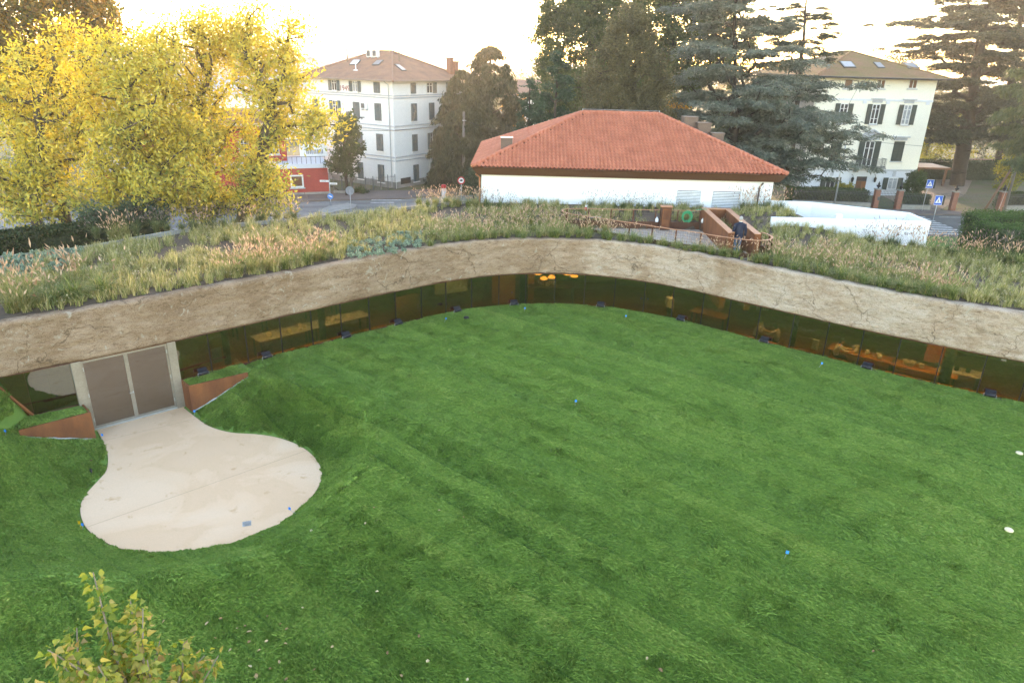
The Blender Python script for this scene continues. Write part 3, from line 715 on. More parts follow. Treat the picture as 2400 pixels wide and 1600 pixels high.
# terrace, let into the roof
_rail = [(2000, 462), (1975, 474), (1930, 481), (1890, 483), (1780, 478), (1660, 465), (1450, 435), (1250, 400), (1050, 375), (800, 335), (560, 300), (330, 265), (150, 240), (85, 222), (70, 207), (100, 195), (200, 190), (300, 192), (600, 198), (950, 203), (1340, 210)]
RAIL_Z = 3.98; TERR_Z = 2.98
RAIL = [tuple(atz(1300 + x * 0.2551, 440 + y * 0.2551, RAIL_Z)[:2]) for x, y in _rail]
RAIL_R = [tuple(atz(1300 + x * 0.2551, 440 + y * 0.2551, RAIL_Z)[:2]) for x, y in [(1900, 410), (1945, 420), (1985, 440), (2000, 455)]]
TERR = [RAIL_R[0]] + RAIL_R[1:] + RAIL
Zr = roof_z(XY[..., 0], XY[..., 1])
inT = in_poly(XY[..., 0], XY[..., 1], TERR)
Zr = np.where(inT, TERR_Z - 0.25, Zr)
fe = np.linspace(0, 1, nv)[None, :]; Zr = Zr - 0.05 * (fe < 0.02)
vv = np.concatenate([XY, Zr[..., None]], -1).reshape(-1, 3)
ii = np.arange(nu * nv).reshape(nu, nv)
F_ = np.stack([ii[:-1, :-1], ii[1:, :-1], ii[1:, 1:], ii[:-1, 1:]], -1).reshape(-1, 4)
link_mesh('roof_soil', np_mesh('roof_soil', vv - np.array(pav.location), F_, M['soil'], True), pav)
# outer kerb and outer wall down to the street
ob = BACK[(BACK[:, 0] < -2.0)]; vs, fs = [], []
for i, p in enumerate(ob):
    q = ob[min(i + 1, len(ob) - 1)] - ob[max(i - 1, 0)]; n_ = np.array([-q[1], q[0]]) / np.linalg.norm(q)
    for d, z in ((0, 3.2), (0, 3.42), (0.12, 3.42), (0.12, GZ)): vs.append((p[0] + n_[0] * d, p[1] + n_[1] * d, z))
for i in range(len(ob) - 1):
    for k in range(3): fs.append((i * 4 + k, i * 4 + k + 1, i * 4 + 5 + k, i * 4 + 4 + k))
mb = MB(); mb.add(vs, fs); mb.build('roof_kerb', M['concrete'], pav)
ob = BACK[(BACK[:, 0] > 16.0)]; vs, fs = [], []
for i, p in enumerate(ob):
    q = ob[min(i + 1, len(ob) - 1)] - ob[max(i - 1, 0)]; n_ = np.array([-q[1], q[0]]) / np.linalg.norm(q)
    for d, z in ((0, 3.1), (0, 3.36), (0.12, 3.36), (0.12, GZ)): vs.append((p[0] + n_[0] * d, p[1] + n_[1] * d, z))
for i in range(len(ob) - 1):
    for k in range(3): fs.append((i * 4 + k, i * 4 + k + 1, i * 4 + 5 + k, i * 4 + 4 + k))
mb = MB(); mb.add(vs, fs); mb.build('roof_kerb', M['corten'], pav)

# --- interior shell
m_wood = pmat('orange_oak_floor', (0.30, 0.115, 0.03), (0.24, 0.09, 0.024), 1.5, 0.45, stretch=(1, 6, 1))
m_ceil = pmat('pale_ceiling', (0.55, 0.53, 0.48), None, 1, 0.8)
m_iwall = pmat('interior_wall', (0.20, 0.17, 0.12), (0.16, 0.13, 0.09), 0.6, 0.8)
m_orange = pmat('orange_interior_wall', (0.55, 0.20, 0.05), (0.48, 0.17, 0.04), 1.0, 0.7)
def strip_poly(d0, d1, s0=1.0, s1=None, step=0.8):
    s1 = s1 or FS[-1] - 1.0; n_ = int((s1 - s0) / step); A_, B_ = [], []
    for i in range(n_ + 1):
        s = s0 + (s1 - s0) * i / n_; p, q = front_at(s), front_n(s); A_.append(p + q * d0); B_.append(p + q * d1)
    return A_, B_
def strip_sheet(name, mat, d0, d1, z, s0=1.0, s1=None):
    A_, B_ = strip_poly(d0, d1, s0, s1); n_ = len(A_); mb = MB()
    mb.add([(p[0], p[1], z) for p in A_] + [(p[0], p[1], z) for p in B_], [(i, i + 1, n_ + i + 1, n_ + i) for i in range(n_ - 1)])
    return mb.build(name, mat, pav)
strip_sheet('interior_floor', m_wood, -0.08, -7.2, DOOR_Z, S_DL - 3)
strip_sheet('ceiling', m_ceil, -0.04, -7.2, 1.75, S_DL - 3)
def strip_wall(name, mat, d, z0, z1, s0, s1, th=0.12):
    return ribbon(name, mat, d - th, d, z0, z1, s0, s1, 0.6)
strip_wall('back_wall', m_iwall, -7.2, DOOR_Z, 1.74, S_DL - 3, FS[-1] - 1)
strip_wall('apron_wall', m_iwall, -0.09, DOOR_Z, -0.06, S_DR + 0.3, FS[-1] - 1, 0.1)
# ================================================================== buildings
def course_face(mb, A, B, Cc, D, n, lip=0.05):
    """one roof slope laid in courses: eave A-B, upper edge D-C; every course a tilted strip with a lip"""
    A, B, Cc, D = map(Vector, (A, B, Cc, D)); nn = (B - A).cross(D - A).normalized()
    if nn.z < 0: nn = -nn
    for i in range(n):
        t0, t1 = i / n, (i + 1) / n
        l0, r0, l1, r1 = A.lerp(D, t0), B.lerp(Cc, t0), A.lerp(D, t1), B.lerp(Cc, t1)
        mb.add([l0, r0, r0 + nn * lip, l0 + nn * lip, r1 + nn * 0.004, l1 + nn * 0.004], [(0, 1, 2, 3), (3, 2, 4, 5)])
def caps(mb, a, b, r=0.14, n=14):
    """row of half-round cap tiles from a to b"""
    a, b = Vector(a), Vector(b)
    for i in range(n):
        p, q = a.lerp(b, i / n), a.lerp(b, (i + 1.12) / n)
        mb.tube([p, q], [r, r * 0.86], 8, True)
def tube_part(name, mat, path, r, parent, n=8):
    mb = MB(); mb.tube(path, r, n); return mb.build(name, mat, parent)

# ------------------------------------------------------------------ low white building with the red roof
EZ = 5.43
yb = atz(1146, 337.6, EZ).y
e_l, e_r = -2.52, 15.32; ey = 40.55
rb = thing('tiled_roof_building', 'low white building with a red tiled hip roof and brown eaves behind the planted roof', 'building', (6.4, 44.0, GZ))
ym = (ey + yb) / 2
rl, rr_ = aty(1365.5, 265, ym), aty(1545, 268, ym)
RZ = (rl.z + rr_.z) / 2 - 0.03
# walls
mb = MB(); wl, wr, wf, wb = -2.0, 14.75, 41.0, yb - 0.45
mb.box(wl, wr, wf, wb, GZ, EZ - 0.42); walls = mb.build('wall', M['white'], rb)
# eaves box: tapering fascia
mb = MB()
lo = [(wl - 0.25, wf - 0.25), (wr + 0.25, wf - 0.25), (wr + 0.25, wb + 0.25), (wl - 0.25, wb + 0.25)]
hi = [(e_l, ey), (e_r, ey), (e_r, yb), (e_l, yb)]
mb.add([(x, y, EZ - 0.44) for x, y in lo] + [(x, y, EZ - 0.01) for x, y in hi], [(3, 2, 1, 0), (0, 1, 5, 4), (1, 2, 6, 5), (2, 3, 7, 6), (3, 0, 4, 7)])
mb.build('eaves_board', M['brownmetal'], rb)
# roof underlay
roof = None
mb = MB()
E4 = [(e_l, ey, EZ), (e_r, ey, EZ), (e_r, yb, EZ), (e_l, yb, EZ)]; r1, r2 = (rl.x, ym, RZ), (rr_.x, ym, RZ)
mb.add(E4 + [r1, r2], [(0, 1, 5, 4), (1, 2, 5), (2, 3, 4, 5), (3, 0, 4)])
roof = mb.build('roof', M['tilejoint'], rb)
# tile: corrugated, with a front lip
def tile_mesh(w_, ln):
    xs = np.linspace(0, w_, 8); zs = 0.088 * np.clip(np.sin(np.pi * np.clip((xs / w_ - 0.02) / 0.66, 0, 1)), 0, 1) + 0.012 * np.clip(np.sin(np.pi * np.clip((xs / w_ - 0.68) / 0.32, 0, 1)), 0, 1) * -1
    v = [(x, 0, z + 0.055) for x, z in zip(xs, zs)] + [(x, ln, z + 0.012) for x, z in zip(xs, zs)] + [(x, 0, z + 0.040) for x, z in zip(xs, zs)]
    f = [(i, i + 1, 8 + i + 1, 8 + i) for i in range(7)] + [(16 + i, 16 + i + 1, i + 1, i) for i in range(7)]
    return np.array(v), f
TW = 0.2285; slope = math.hypot(ym - ey, RZ - EZ); NR = 20; TL = slope / NR
tv, tf = tile_mesh(TW, TL * 1.08)
sdir = Vector((0, ym - ey, RZ - EZ)).normalized(); snrm = Vector((0, -sdir.z, sdir.y))
tile_me = None; rest_v, rest_f = [], []; placed = 0
rngt = np.random.default_rng(2)
for r_i in range(NR):
    tt = (r_i + 0.5) / NR
    xl = e_l + (rl.x - e_l) * tt - 0.02; xr = e_r + (rr_.x - e_r) * tt + 0.02
    k0 = math.ceil((xl - e_l) / TW); 
    for k in range(k0, int((xr - e_l) / TW)):
        x = e_l + k * TW; o = Vector((x, ey - 0.05, EZ + 0.0)) + sdir * (r_i * TL) + Vector((0, 0, 0.004 + 0.006 * rngt.random()))
        if placed < 300 and r_i < 5:
            if tile_me is None:
                loc = np.array([[p[0], (sdir * p[1] + snrm * p[2]).y, (sdir * p[1] + snrm * p[2]).z] for p in tv])
                tile_me = np_mesh('roof_tile', loc, tf, M['redtile'], True)
            q = link_mesh('roof_tile', tile_me, rb); q.location = o - Vector(rb.location); q.rotation_euler = (0, 0, rngt.normal(0, 0.006)); placed += 1
        else:
            b0 = len(rest_v); j = rngt.normal(0, 0.004)
            for p in tv: rest_v.append(o + Vector((p[0], 0, 0)) + sdir * (p[1] + j) + snrm * p[2])
            rest_f += [tuple(i + b0 for i in f) for f in tf]
# the left hip slope in the same tiles
hl = math.hypot(rl.x - e_l, RZ - EZ); hd = Vector((rl.x - e_l, 0, RZ - EZ)).normalized(); hn = Vector((-hd.z, 0, hd.x)); NH = round(hl / TL)
for r_i in range(NH):
    tt = (r_i + 0.5) / NH; y0 = ey + (ym - ey) * tt; y1 = yb - (yb - ym) * tt
    for k in range(int((y1 - y0) / TW)):
        o = Vector((e_l - 0.05, y1 - k * TW, EZ + 0.004)) + hd * (r_i * hl / NH); b0 = len(rest_v)
        for p in tv: rest_v.append(o + Vector((0, -p[0], 0)) + hd * p[1] + hn * p[2])
        rest_f += [tuple(i + b0 for i in f) for f in tf]
mb = MB(); mb.v = rest_v; mb.f = rest_f
rest = mb.build('roof_tiles_upper', M['redtile'], rb, smooth=True); rest['kind'] = 'stuff'
for a, c, n_ in ((E4[0], r1, 26), (E4[1], r2, 28), (r1, r2, 11), (E4[3], r1, 26)):
    a, c = Vector(a) + Vector((0, 0, 0.07)), Vector(c) + Vector((0, 0, 0.07))
    for i in range(n_):
        mb = MB(); p, q = a.lerp(c, i / n_), a.lerp(c, (i + 1.13) / n_ if i < n_ - 1 else 1.0); mb.tube([p, q], [0.125, 0.105], 8); mb.build('ridge_tile', M['redtile'], rb, smooth=True)
# golden edge flashing on the left verge, white flashing strips
tube_part('verge_flashing', pmat('brass_flashing', (0.62, 0.36, 0.13), None, 3, 0.4, 0.6), [(e_l - 0.04, ey, EZ + 0.05), (e_l - 0.04, yb, EZ + 0.05)], 0.035, rb, 5)
def flue(px0, px1, pyt, y, dep, zb, name='flue'):
    a = aty(px0, pyt, y); c = aty(px1, pyt, y); mb = MB(); mb.box(a.x, c.x, y, y + dep, zb, a.z)
    o = mb.build(name, M['flue'], rb)
    mb = MB(); mb.box(a.x - 0.03, c.x + 0.03, y - 0.03, y + dep + 0.03, a.z + 0.002, a.z + 0.05); mb.build('flue_cap', M['flue'], o); return o
flue(1174, 1201, 325, 42.6, 0.75, EZ)
flue(1605, 1637, 276, 45.6, 0.9, EZ + 0.5); flue(1637, 1668, 290, 45.0, 0.8, EZ + 0.4); flue(1670, 1698, 314, 44.2, 0.7, EZ + 0.2)
# ridge line rod
tube_part('ridge_rod', M['galv'], [Vector(r1) + Vector((0, 0, 0.24)), Vector(r2) + Vector((0, 0, 0.24))], 0.012, rb, 5)
for p in (r1, r2): tube_part('rod_foot', M['galv'], [Vector(p) + Vector((0, 0, 0.1)), Vector(p) + Vector((0, 0, 0.26))], 0.03, rb, 5)
# downpipes
fw_ = Frame((wl, wf), (wr, wf))
def pipe(px, py0, py1, mat):
    u0, z0 = fw_.uv(px, py0); u1, z1 = fw_.uv(px, py1)
    tube_part('downpipe', mat, [fw_.p(u0 + 0.12, z0, 0.22), fw_.p(u0, z0 - 0.25, 0.07), fw_.p(u0, 3.0, 0.07)], 0.05, rb)
pipe(1781, 428, 475, M['flue']); tube_part('downpipe', M['copper'], [(wl - 0.32, wf - 0.2, EZ - 0.42), (wl - 0.1, wf - 0.05, EZ - 0.62), (wl - 0.1, wf - 0.05, 3.0)], 0.05, rb)
# louvred vents: frame with slats
m_louv = pmat('white_louvre', (0.74, 0.75, 0.77), None, 3, 0.5); m_slot = pmat('louvre_slot', (0.16, 0.17, 0.19), None, 3, 0.8)
for (x0, y0, x1, y1) in ((1588, 446, 1638, 492), (1672, 448, 1730, 497)):
    u0, z1 = fw_.uv(x0, y0); u1, z0 = fw_.uv(x1, y1); u1 = u0 + (u1 - u0)
    mb = MB(); fw_.box(mb, u0, u1, z0 - 0.1, z1, 0.004, 0.02); v_ = mb.build('louvre_vent', m_slot, rb)
    ns_ = 13
    for i in range(ns_):
        z = z0 + (z1 - z0) * i / ns_; mb = MB(); a = fw_.p(u0, z, 0.075); c = (z1 - z0) / ns_
        mb.add([fw_.p(u0, z, 0.075), fw_.p(u1, z, 0.075), fw_.p(u1, z + c * 0.45, 0.024), fw_.p(u0, z + c * 0.45, 0.024), fw_.p(u0, z - 0.01, 0.072), fw_.p(u1, z - 0.01, 0.072)], [(0, 1, 2, 3), (4, 5, 1, 0)])
        mb.build('slat', m_louv, v_)

# ------------------------------------------------------------------ white ramp parapet beside it
rp = thing('ramp_parapet', 'angular white ramp parapet wall beside the red-roofed building', 'wall', (17, 38, GZ))
RT = 4.0; Q = [Vector((13.0, 35.56, 0)), Vector((21.06, 35.57, 0)), Vector((21.17, 37.9, 0)), Vector((16.9, 40.4, 0)), Vector((14.6, 40.6, 0))]
for i in range(4):
    a, c = Q[i], Q[i + 1]; d = (c - a).normalized(); n_ = Vector((-d.y, d.x, 0)) * 0.18
    ov = d * 0.0 if i == 0 else d * 0.0025
    mb = MB(); mb.obox((a.x + ov.x, a.y + ov.y, GZ), c - a - ov + (d * 0.0), n_, (0, 0, RT - GZ - 0.001 * i)); mb.build('wall_panel', M['white'], rp)
mb = MB(); mb.prism([(q.x, q.y) for q in Q], GZ, 2.2); mb.build('ramp_floor', M['concrete'], rp)
mb = MB(); mb.box(16.35, 16.65, 35.8, 36.0, 3.9, 4.18); mb.tube([(16.5, 35.9, 3.4), (16.5, 35.9, 3.95)], 0.03, 6); o = mb.build('floodlight', M['sign_white'], rp)

# ------------------------------------------------------------------ generic window on a facade frame
def window(fr_, par, u0, u1, z0, z1, glass='win_dark', frame='win_frame', mull=1, bars=1, sill='greytrim', sub=True, fw=0.07):
    mb = MB(); fr_.box(mb, u0, u1, z0, z1, 0.004, 0.02); w_ = mb.build('window', M[glass], par)
    mb = MB()
    for (a, b_, c, d) in ((u0, u0 + fw, z0, z1), (u1 - fw, u1, z0, z1), (u0 + fw, u1 - fw, z0, z0 + fw), (u0 + fw, u1 - fw, z1 - fw, z1)): fr_.box(mb, a, b_, c, d, 0.021, 0.06)
    for k in range(mull):
        uc = u0 + (u1 - u0) * (k + 1) / (mull + 1); fr_.box(mb, uc - fw * 0.6, uc + fw * 0.6, z0 + fw, z1 - fw, 0.022, 0.058)
    for k in range(bars):
        zc = z0 + (z1 - z0) * (0.72 if bars == 1 else (0.28, 0.75)[k]); fr_.box(mb, u0 + fw, u1 - fw, zc - 0.025, zc + 0.025, 0.023, 0.052)
    mb.build('frame', M[frame], w_)
    if sill:
        mb = MB(); fr_.box(mb, u0 - 0.12, u1 + 0.12, z0 - 0.12, z0 - 0.005, 0.004, 0.16); mb.build('sill', M[sill], w_)
    return w_
def shutter(fr_, par, u0, u1, z0, z1, mat, d0=0.06, ang=0.0):
    """louvred shutter leaf: stiles, rails and tilted slats"""
    mb = MB(); st = 0.06
    for (a, b_, c, d) in ((u0, u0 + st, z0, z1), (u1 - st, u1, z0, z1), (u0 + st, u1 - st, z0, z0 + 0.09), (u0 + st, u1 - st, z1 - 0.09, z1), (u0 + st, u1 - st, (z0 + z1) / 2 - 0.05, (z0 + z1) / 2 + 0.05)): fr_.box(mb, a, b_, c, d, d0, d0 + 0.05)
    n_ = max(4, int((z1 - z0) / 0.16))
    for i in range(n_):
        z = z0 + 0.09 + (z1 - z0 - 0.18) * i / n_; h = (z1 - z0 - 0.18) / n_
        mb.add([fr_.p(u0 + st, z, d0 + 0.045), fr_.p(u1 - st, z, d0 + 0.045), fr_.p(u1 - st, z + h, d0 + 0.008), fr_.p(u0 + st, z + h, d0 + 0.008)], [(0, 1, 2, 3)])
    return mb.build('shutter', M[mat], par)

# ------------------------------------------------------------------ white apartment house, left
CN = Vector((-14.28, 84.53, 0)); uL = Vector((-0.84, 0.543, 0)).normalized(); uR = Vector((0.543, 0.84, 0)).normalized()
LL, LR = 14.2, 13.0
ah = thing('apartment_house', 'white four-storey corner house with brown tiled roof and grey-green shutters', 'house', (CN.x, CN.y, GZ))
c0, c1, c2, c3 = CN, CN + uR * LR, CN + uR * LR + uL * LL, CN + uL * LL
AE = 8.62
mb = MB(); mb.prism([(c.x, c.y) for c in (c0, c1, c2, c3)], GZ, AE); mb.build('wall', M['offwhite'], ah)
fL = Frame((c3.x, c3.y), (c0.x, c0.y)); fR = Frame((c0.x, c0.y), (c1.x, c1.y))
def z2(x, y): return 600 + x * 0.3188, 60 + y * 0.3188
def win_px(fr_, x0, y0, x1, y1):
    (u0, za), (u1, zb) = fr_.uv(*z2(x0, (y0 + y1) / 2)), fr_.uv(*z2(x1, (y0 + y1) / 2)); z1 = fr_.uv(*z2((x0 + x1) / 2, y0))[1]; z0 = fr_.uv(*z2((x0 + x1) / 2, y1))[1]
    return u0, u1, z0, z1
for fr_, rect, mode in ((fL, (535, 400, 617, 478), 'open'), (fL, (688, 408, 772, 487), 'opencurt'), (fL, (867, 416, 912, 497), 'closed'),
                        (fR, (1136, 421, 1173, 502), 'closed'), (fR, (1252, 420, 1325, 498), 'halfR'), (fR, (1398, 420, 1440, 500), 'closed'),
                        (fL, (420, 540, 460, 640), 'closed'), (fL, (545, 550, 626, 670), 'open'), (fL, (717, 562, 763, 685), 'closed'), (fL, (875, 572, 922, 700), 'closed'),
                        (fR, (1140, 573, 1181, 703), 'closed'), (fR, (1272, 568, 1309, 693), 'closed'),
                        (fL, (590, 755, 640, 870), 'closed'), (fL, (740, 780, 785, 900), 'closed'), (fL, (888, 797, 935, 922), 'closed'), (fR, (1148, 800, 1186, 925), 'closed'), (fR, (1260, 788, 1313, 908), 'halfL'),
                        (fL, (578, 980, 625, 1085), 'closed'), (fL, (752, 1005, 790, 1125), 'closed'), (fL, (900, 1023, 944, 1150), 'closed'), (fR, (1157, 1022, 1195, 1145), 'closed')):
    u0, u1, z0, z1 = win_px(fr_, *rect); wd = u1 - u0
    if mode == 'closed':
        w_ = window(fr_, ah, u0, u1, z0, z1, sill='offwhite', mull=0, bars=0, frame='shutter_blue')
        m_ = (u0 + u1) / 2; shutter(fr_, w_, u0 + 0.03, m_ - 0.01, z0 + 0.02, z1 - 0.02, 'shutter_blue'); shutter(fr_, w_, m_ + 0.01, u1 - 0.03, z0 + 0.02, z1 - 0.02, 'shutter_blue')
    else:
        a, b_ = (u0 + wd * 0.29, u1 - wd * 0.27) if mode.startswith('open') else ((u0, u1 - wd * 0.42) if mode == 'halfR' else (u0 + wd * 0.38, u1))
        w_ = window(fr_, ah, a, b_, z0, z1, 'win_curtain' if mode == 'opencurt' else 'win_dark', sill='offwhite')
        if a > u0: shutter(fr_, w_, u0, a - 0.02, z0, z1, 'shutter_blue')
        if b_ < u1: shutter(fr_, w_, b_ + 0.02, u1, z0, z1, 'shutter_blue')
# string courses
for z in (-0.2, 3.3, 6.8):
    for fr_ in (fL, fR):
        mb = MB()
        for dz in (0.0, 0.42 if z != 6.8 else 0.25): fr_.box(mb, -0.0 if fr_ is fL else 0.1, fr_.L if fr_ is fL else fr_.L, z + dz - 0.06, z + dz + 0.05, 0.003, 0.09)
        mb.build('string_course', M['greytrim'], ah)
mb = MB(); fR.box(mb, 0.12, fR.L, GZ, GZ + 0.75, 0.003, 0.05); mb.build('plinth', M['concrete'], ah)
mb = MB(); fL.box(mb, 0, fL.L + 0.06, GZ, GZ + 0.75, 0.003, 0.05); mb.build('plinth', M['concrete'], ah)
# entrance, grille, wall unit
u0, u1, z0, z1 = win_px(fR, 1278, 1005, 1325, 1165); mb = MB(); fR.box(mb, u0, u1, GZ + 0.1, z1, 0.051, 0.08); d_ = mb.build('door', M['greywall'], ah)
mb = MB(); fR.box(mb, u0 - 0.12, u0 - 0.01, GZ + 0.05, z1 + 0.12, 0.051, 0.14); fR.box(mb, u1 + 0.01, u1 + 0.12, GZ + 0.05, z1 + 0.12, 0.051, 0.14); fR.box(mb, u0 - 0.01, u1 + 0.01, z1 + 0.01, z1 + 0.12, 0.051, 0.14); mb.build('door_frame', M['win_frame'], d_)
u0, u1, z0, z1 = win_px(fR, 1062, 1118, 1135, 1168); mb = MB(); fR.box(mb, u0, u1, z0 + 0.1, z1, 0.052, 0.07); gr_ = mb.build('cellar_grille', M['dark_iron'], ah)
def ac_unit(name, par, fr_, u, z, d, w_=0.85, h=0.62):
    mb = MB(); fr_.box(mb, u, u + w_, z, z + h, d, d + 0.32); a_ = mb.build(name, M['sign_white'], par)
    mb = MB(); fr_.box(mb, u + 0.08, u + w_ * 0.66, z + 0.08, z + h - 0.08, d + 0.321, d + 0.335); mb.build('fan_grille', M['iron'], a_)
    for ub in (u + 0.1, u + w_ - 0.16): mb = MB(); fr_.box(mb, ub, ub + 0.06, z - 0.16, z - 0.002, d, d + 0.3); mb.build('bracket', M['galv'], a_)
    return a_
u0, u1, z0, z1 = win_px(fL, 783, 567, 826, 612); ac_unit('wall_air_unit', ah, fL, u0, z0, 0.01, u1 - u0, z1 - z0)
# downpipe at the corner
u_, _z = fL.uv(*z2(985, 600)); tube_part('downpipe', M['galv'], [fL.p(fL.L - 0.9, AE - 0.05, 0.4), fL.p(fL.L - 0.55, AE - 0.4, 0.12), fL.p(fL.L - 0.5, GZ + 0.2, 0.12)], 0.06, ah)
# date on the wall
fnt = bpy.data.curves.new('date_numerals', 'FONT'); fnt.body = '1949'; fnt.size = 0.85; fnt.extrude = 0.012; fnt.align_x = 'CENTER'; fnt.align_y = 'CENTER'
_tmp = bpy.data.objects.new('tmp_text', fnt); C.objects.link(_tmp)
_me = bpy.data.meshes.new_from_object(_tmp.evaluated_get(bpy.context.evaluated_depsgraph_get())); bpy.data.objects.remove(_tmp)
_me.materials.clear(); _me.materials.append(pmat('faded_red_numerals', (0.32, 0.07, 0.06), None, 3, 0.8))
dt = link_mesh('date_numerals', _me, ah)
u0, z0 = fL.uv(*z2(652, 463)); q = fL.p(u0, z0, 0.02) - Vector(ah.location); dt.location = q; dt.rotation_euler = (PI / 2, 0, math.atan2(fL.u.y, fL.u.x))
# roof
ov = 0.95
E_ = [c0 - uR * ov - uL * ov, c1 + uR * ov - uL * ov, c2 + uR * ov + uL * ov, c3 - uR * ov + uL * ov]
E_ = [Vector((p.x, p.y, AE)) for p in E_]
cen = (c0 + c2) / 2; ap1 = Vector((cen.x, cen.y, 0)) - uL * 1.3; ap2 = Vector((cen.x, cen.y, 0)) + uL * 1.3
AZ = aty(912, 121.5, ap1.y).z; ap1.z = ap2.z = AZ
mb = MB(); NC = 26
course_face(mb, E_[3], E_[0], ap1, ap2, NC); course_face(mb, E_[0], E_[1], ap1, ap1, NC); course_face(mb, E_[1], E_[2], ap2, ap1, NC); course_face(mb, E_[2], E_[3], ap2, ap2, NC)
ar = mb.build('roof', M['oldtile'], ah)
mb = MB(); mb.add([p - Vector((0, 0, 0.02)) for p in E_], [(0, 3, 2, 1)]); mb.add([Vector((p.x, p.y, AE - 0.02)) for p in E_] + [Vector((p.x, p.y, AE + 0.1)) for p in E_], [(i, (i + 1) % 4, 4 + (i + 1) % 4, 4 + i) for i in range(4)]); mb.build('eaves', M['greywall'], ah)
for a, b_ in ((E_[0], ap1), (E_[1], ap1), (ap1, ap2), (E_[3], ap2)):
    mb = MB(); caps(mb, a + Vector((0, 0, .06)), b_ + Vector((0, 0, .06)), 0.15, 16); mb.build('hip_tiles', M['oldtile'], ar)
def roof_point(px, py, tri):
    a, b_, c = tri; n_ = (b_ - a).cross(c - a).normalized(); o = Vector((0, 0, CAM_H)); d = ray(px, py); t_ = (a - o).dot(n_) / d.dot(n_); return o + d * t_, (n_ if n_.z > 0 else -n_)
triL, triR = (E_[3], E_[0], ap1), (E_[0], E_[1], ap1)
def roof_window(par, quad, tri, mat, roof_p):
    P4 = [roof_point(*q, tri)[0] for q in quad]; n_ = roof_point(*quad[0], tri)[1]
    mb = MB(); mb.add([p + n_ * 0.02 for p in P4] + [p + n_ * 0.13 for p in P4], [(0, 1, 5, 4), (1, 2, 6, 5), (2, 3, 7, 6), (3, 0, 4, 7), (4, 5, 6, 7), (7, 6, 5, 4)]); k_ = mb.build('skylight', M['iron'], roof_p)
    cc = sum(P4, Vector()) / 4; mb = MB(); mb.add([cc + (p - cc) * 0.84 + n_ * 0.145 for p in P4], [(0, 1, 2, 3)]); mb.build('pane', mat, k_)
def z6(x, y): return 700 + x * 0.16156, 110 + y * 0.16156
m_pane_l = pmat('skylight_bright_pane', (0.55, 0.57, 0.60), None, 2, 0.15, spec=0.6); m_pane_d = pmat('skylight_blind', (0.16, 0.18, 0.20), None, 2, 0.3)
roof_window(ah, [z6(735, 272), z6(850, 272), z6(905, 203), z6(800, 203)], triL, m_pane_l, ar)
roof_window(ah, [z6(1065, 275), z6(1165, 275), z6(1240, 205), z6(1140, 205)], triL, m_pane_d, ar)
roof_window(ah, [z6(1500, 358), z6(1565, 358), z6(1450, 265), z6(1385, 265)], triR, m_pane_d, ar)
for x in (1000, 1085):
    p, n_ = roof_point(*z6(x + 40, 172), triL); u_ = (p - fL.A).dot(fL.u); ac_unit('roof_air_unit', ah, fL, u_ - 0.45, p.z + 0.2, (p - fL.A).dot(fL.n) - 0.1, 0.95, 0.8)
for (x, y0, y1), tri in (((708, 225, 120), triL), ((1460, 215, 115), triR)):
    p, n_ = roof_point(*z6(x, y0), tri); mb = MB(); mb.tube([p - Vector((0, 0, .1)), p + Vector((0, 0, 1.35))], 0.09, 7); mb.tube([p + Vector((0, 0, 1.35)), p + Vector((0, 0, 1.5))], 0.14, 7); mb.build('vent_pipe', M['flue'], ar)
p, n_ = roof_point(*z6(830, 345), triL); mb = MB(); mb.lathe([(0.35, 0), (0.3, .06), (0.06, .12), (0.06, 0.7), (0.12, .72), (0.12, .8)], p, 10); mb.build('vent_cone', M['sign_white'], ar)
for x, yb_, hh_ in ((2195, 385, 2.0), (2270, 400, 1.7)):
    p, n_ = roof_point(*z6(x, yb_), triR); mb = MB(); mb.obox(p - uR * .3 - uL * .3 - Vector((0, 0, .3)), uR * .6, uL * .6, (0, 0, hh_)); mb.obox(p - uR * .4 - uL * .4 + Vector((0, 0, hh_ - 0.3)), uR * .8, uL * .8, (0, 0, .14)); mb.build('chimney', M['brick'], ar)
# aerials
p = ap1 + Vector((0.2, 0, 0)); mb = MB(); mb.tube([p, p + Vector((0, 0, 3.2))], 0.035, 5)
for k in range(7): mb.tube([p + Vector((-0.35 + 0.03 * k, 0, 2.2 + .14 * k)), p + Vector((0.35 - 0.03 * k, 0.1, 2.2 + .14 * k))], 0.015, 4)
mb.lathe([(0.02, 0), (0.28, 0.04), (0.36, 0.1)], p + Vector((-.5, 0, .9)), 10); mb.tube([p + Vector((-.5, 0, 0)), p + Vector((-.5, 0, 1.0))], .03, 5); mb.build('aerial', M['galv'], ar)

# ------------------------------------------------------------------ cream villa, right
VA, VB = (35.0, 87.7), (49.55, 89.3); fV = Frame(VA, VB)
vh = thing('villa', 'cream three-storey villa with dark green shutters, balcony and mossy tiled roof', 'house', ((VA[0] + VB[0]) / 2, 92, GZ))
VD = 17.5; back = -fV.n * VD
VE = 10.25; ZB = -0.30
p4 = [fV.p(0, 0), fV.p(fV.L, 0), fV.p(fV.L, 0, -VD), fV.p(0, 0, -VD)]
mb = MB(); mb.prism([(q.x, q.y) for q in p4], ZB, VE); mb.build('wall', M['cream'], vh)
mb = MB(); mb.prism([(q.x, q.y) for q in p4], GZ, ZB); mb.build('base_wall', M['villa_base'], vh)
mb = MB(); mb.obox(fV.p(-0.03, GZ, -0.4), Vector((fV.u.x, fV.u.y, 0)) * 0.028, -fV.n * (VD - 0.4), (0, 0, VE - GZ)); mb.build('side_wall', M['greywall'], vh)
def z4(x, y): return 1800 + x * 0.35714, 80 + y * 0.35714
def vbox(name, mat, rects, par=vh):
    mb = MB()
    for r_ in rects: fV.box(mb, *r_)
    return mb.build(name, M[mat], par)
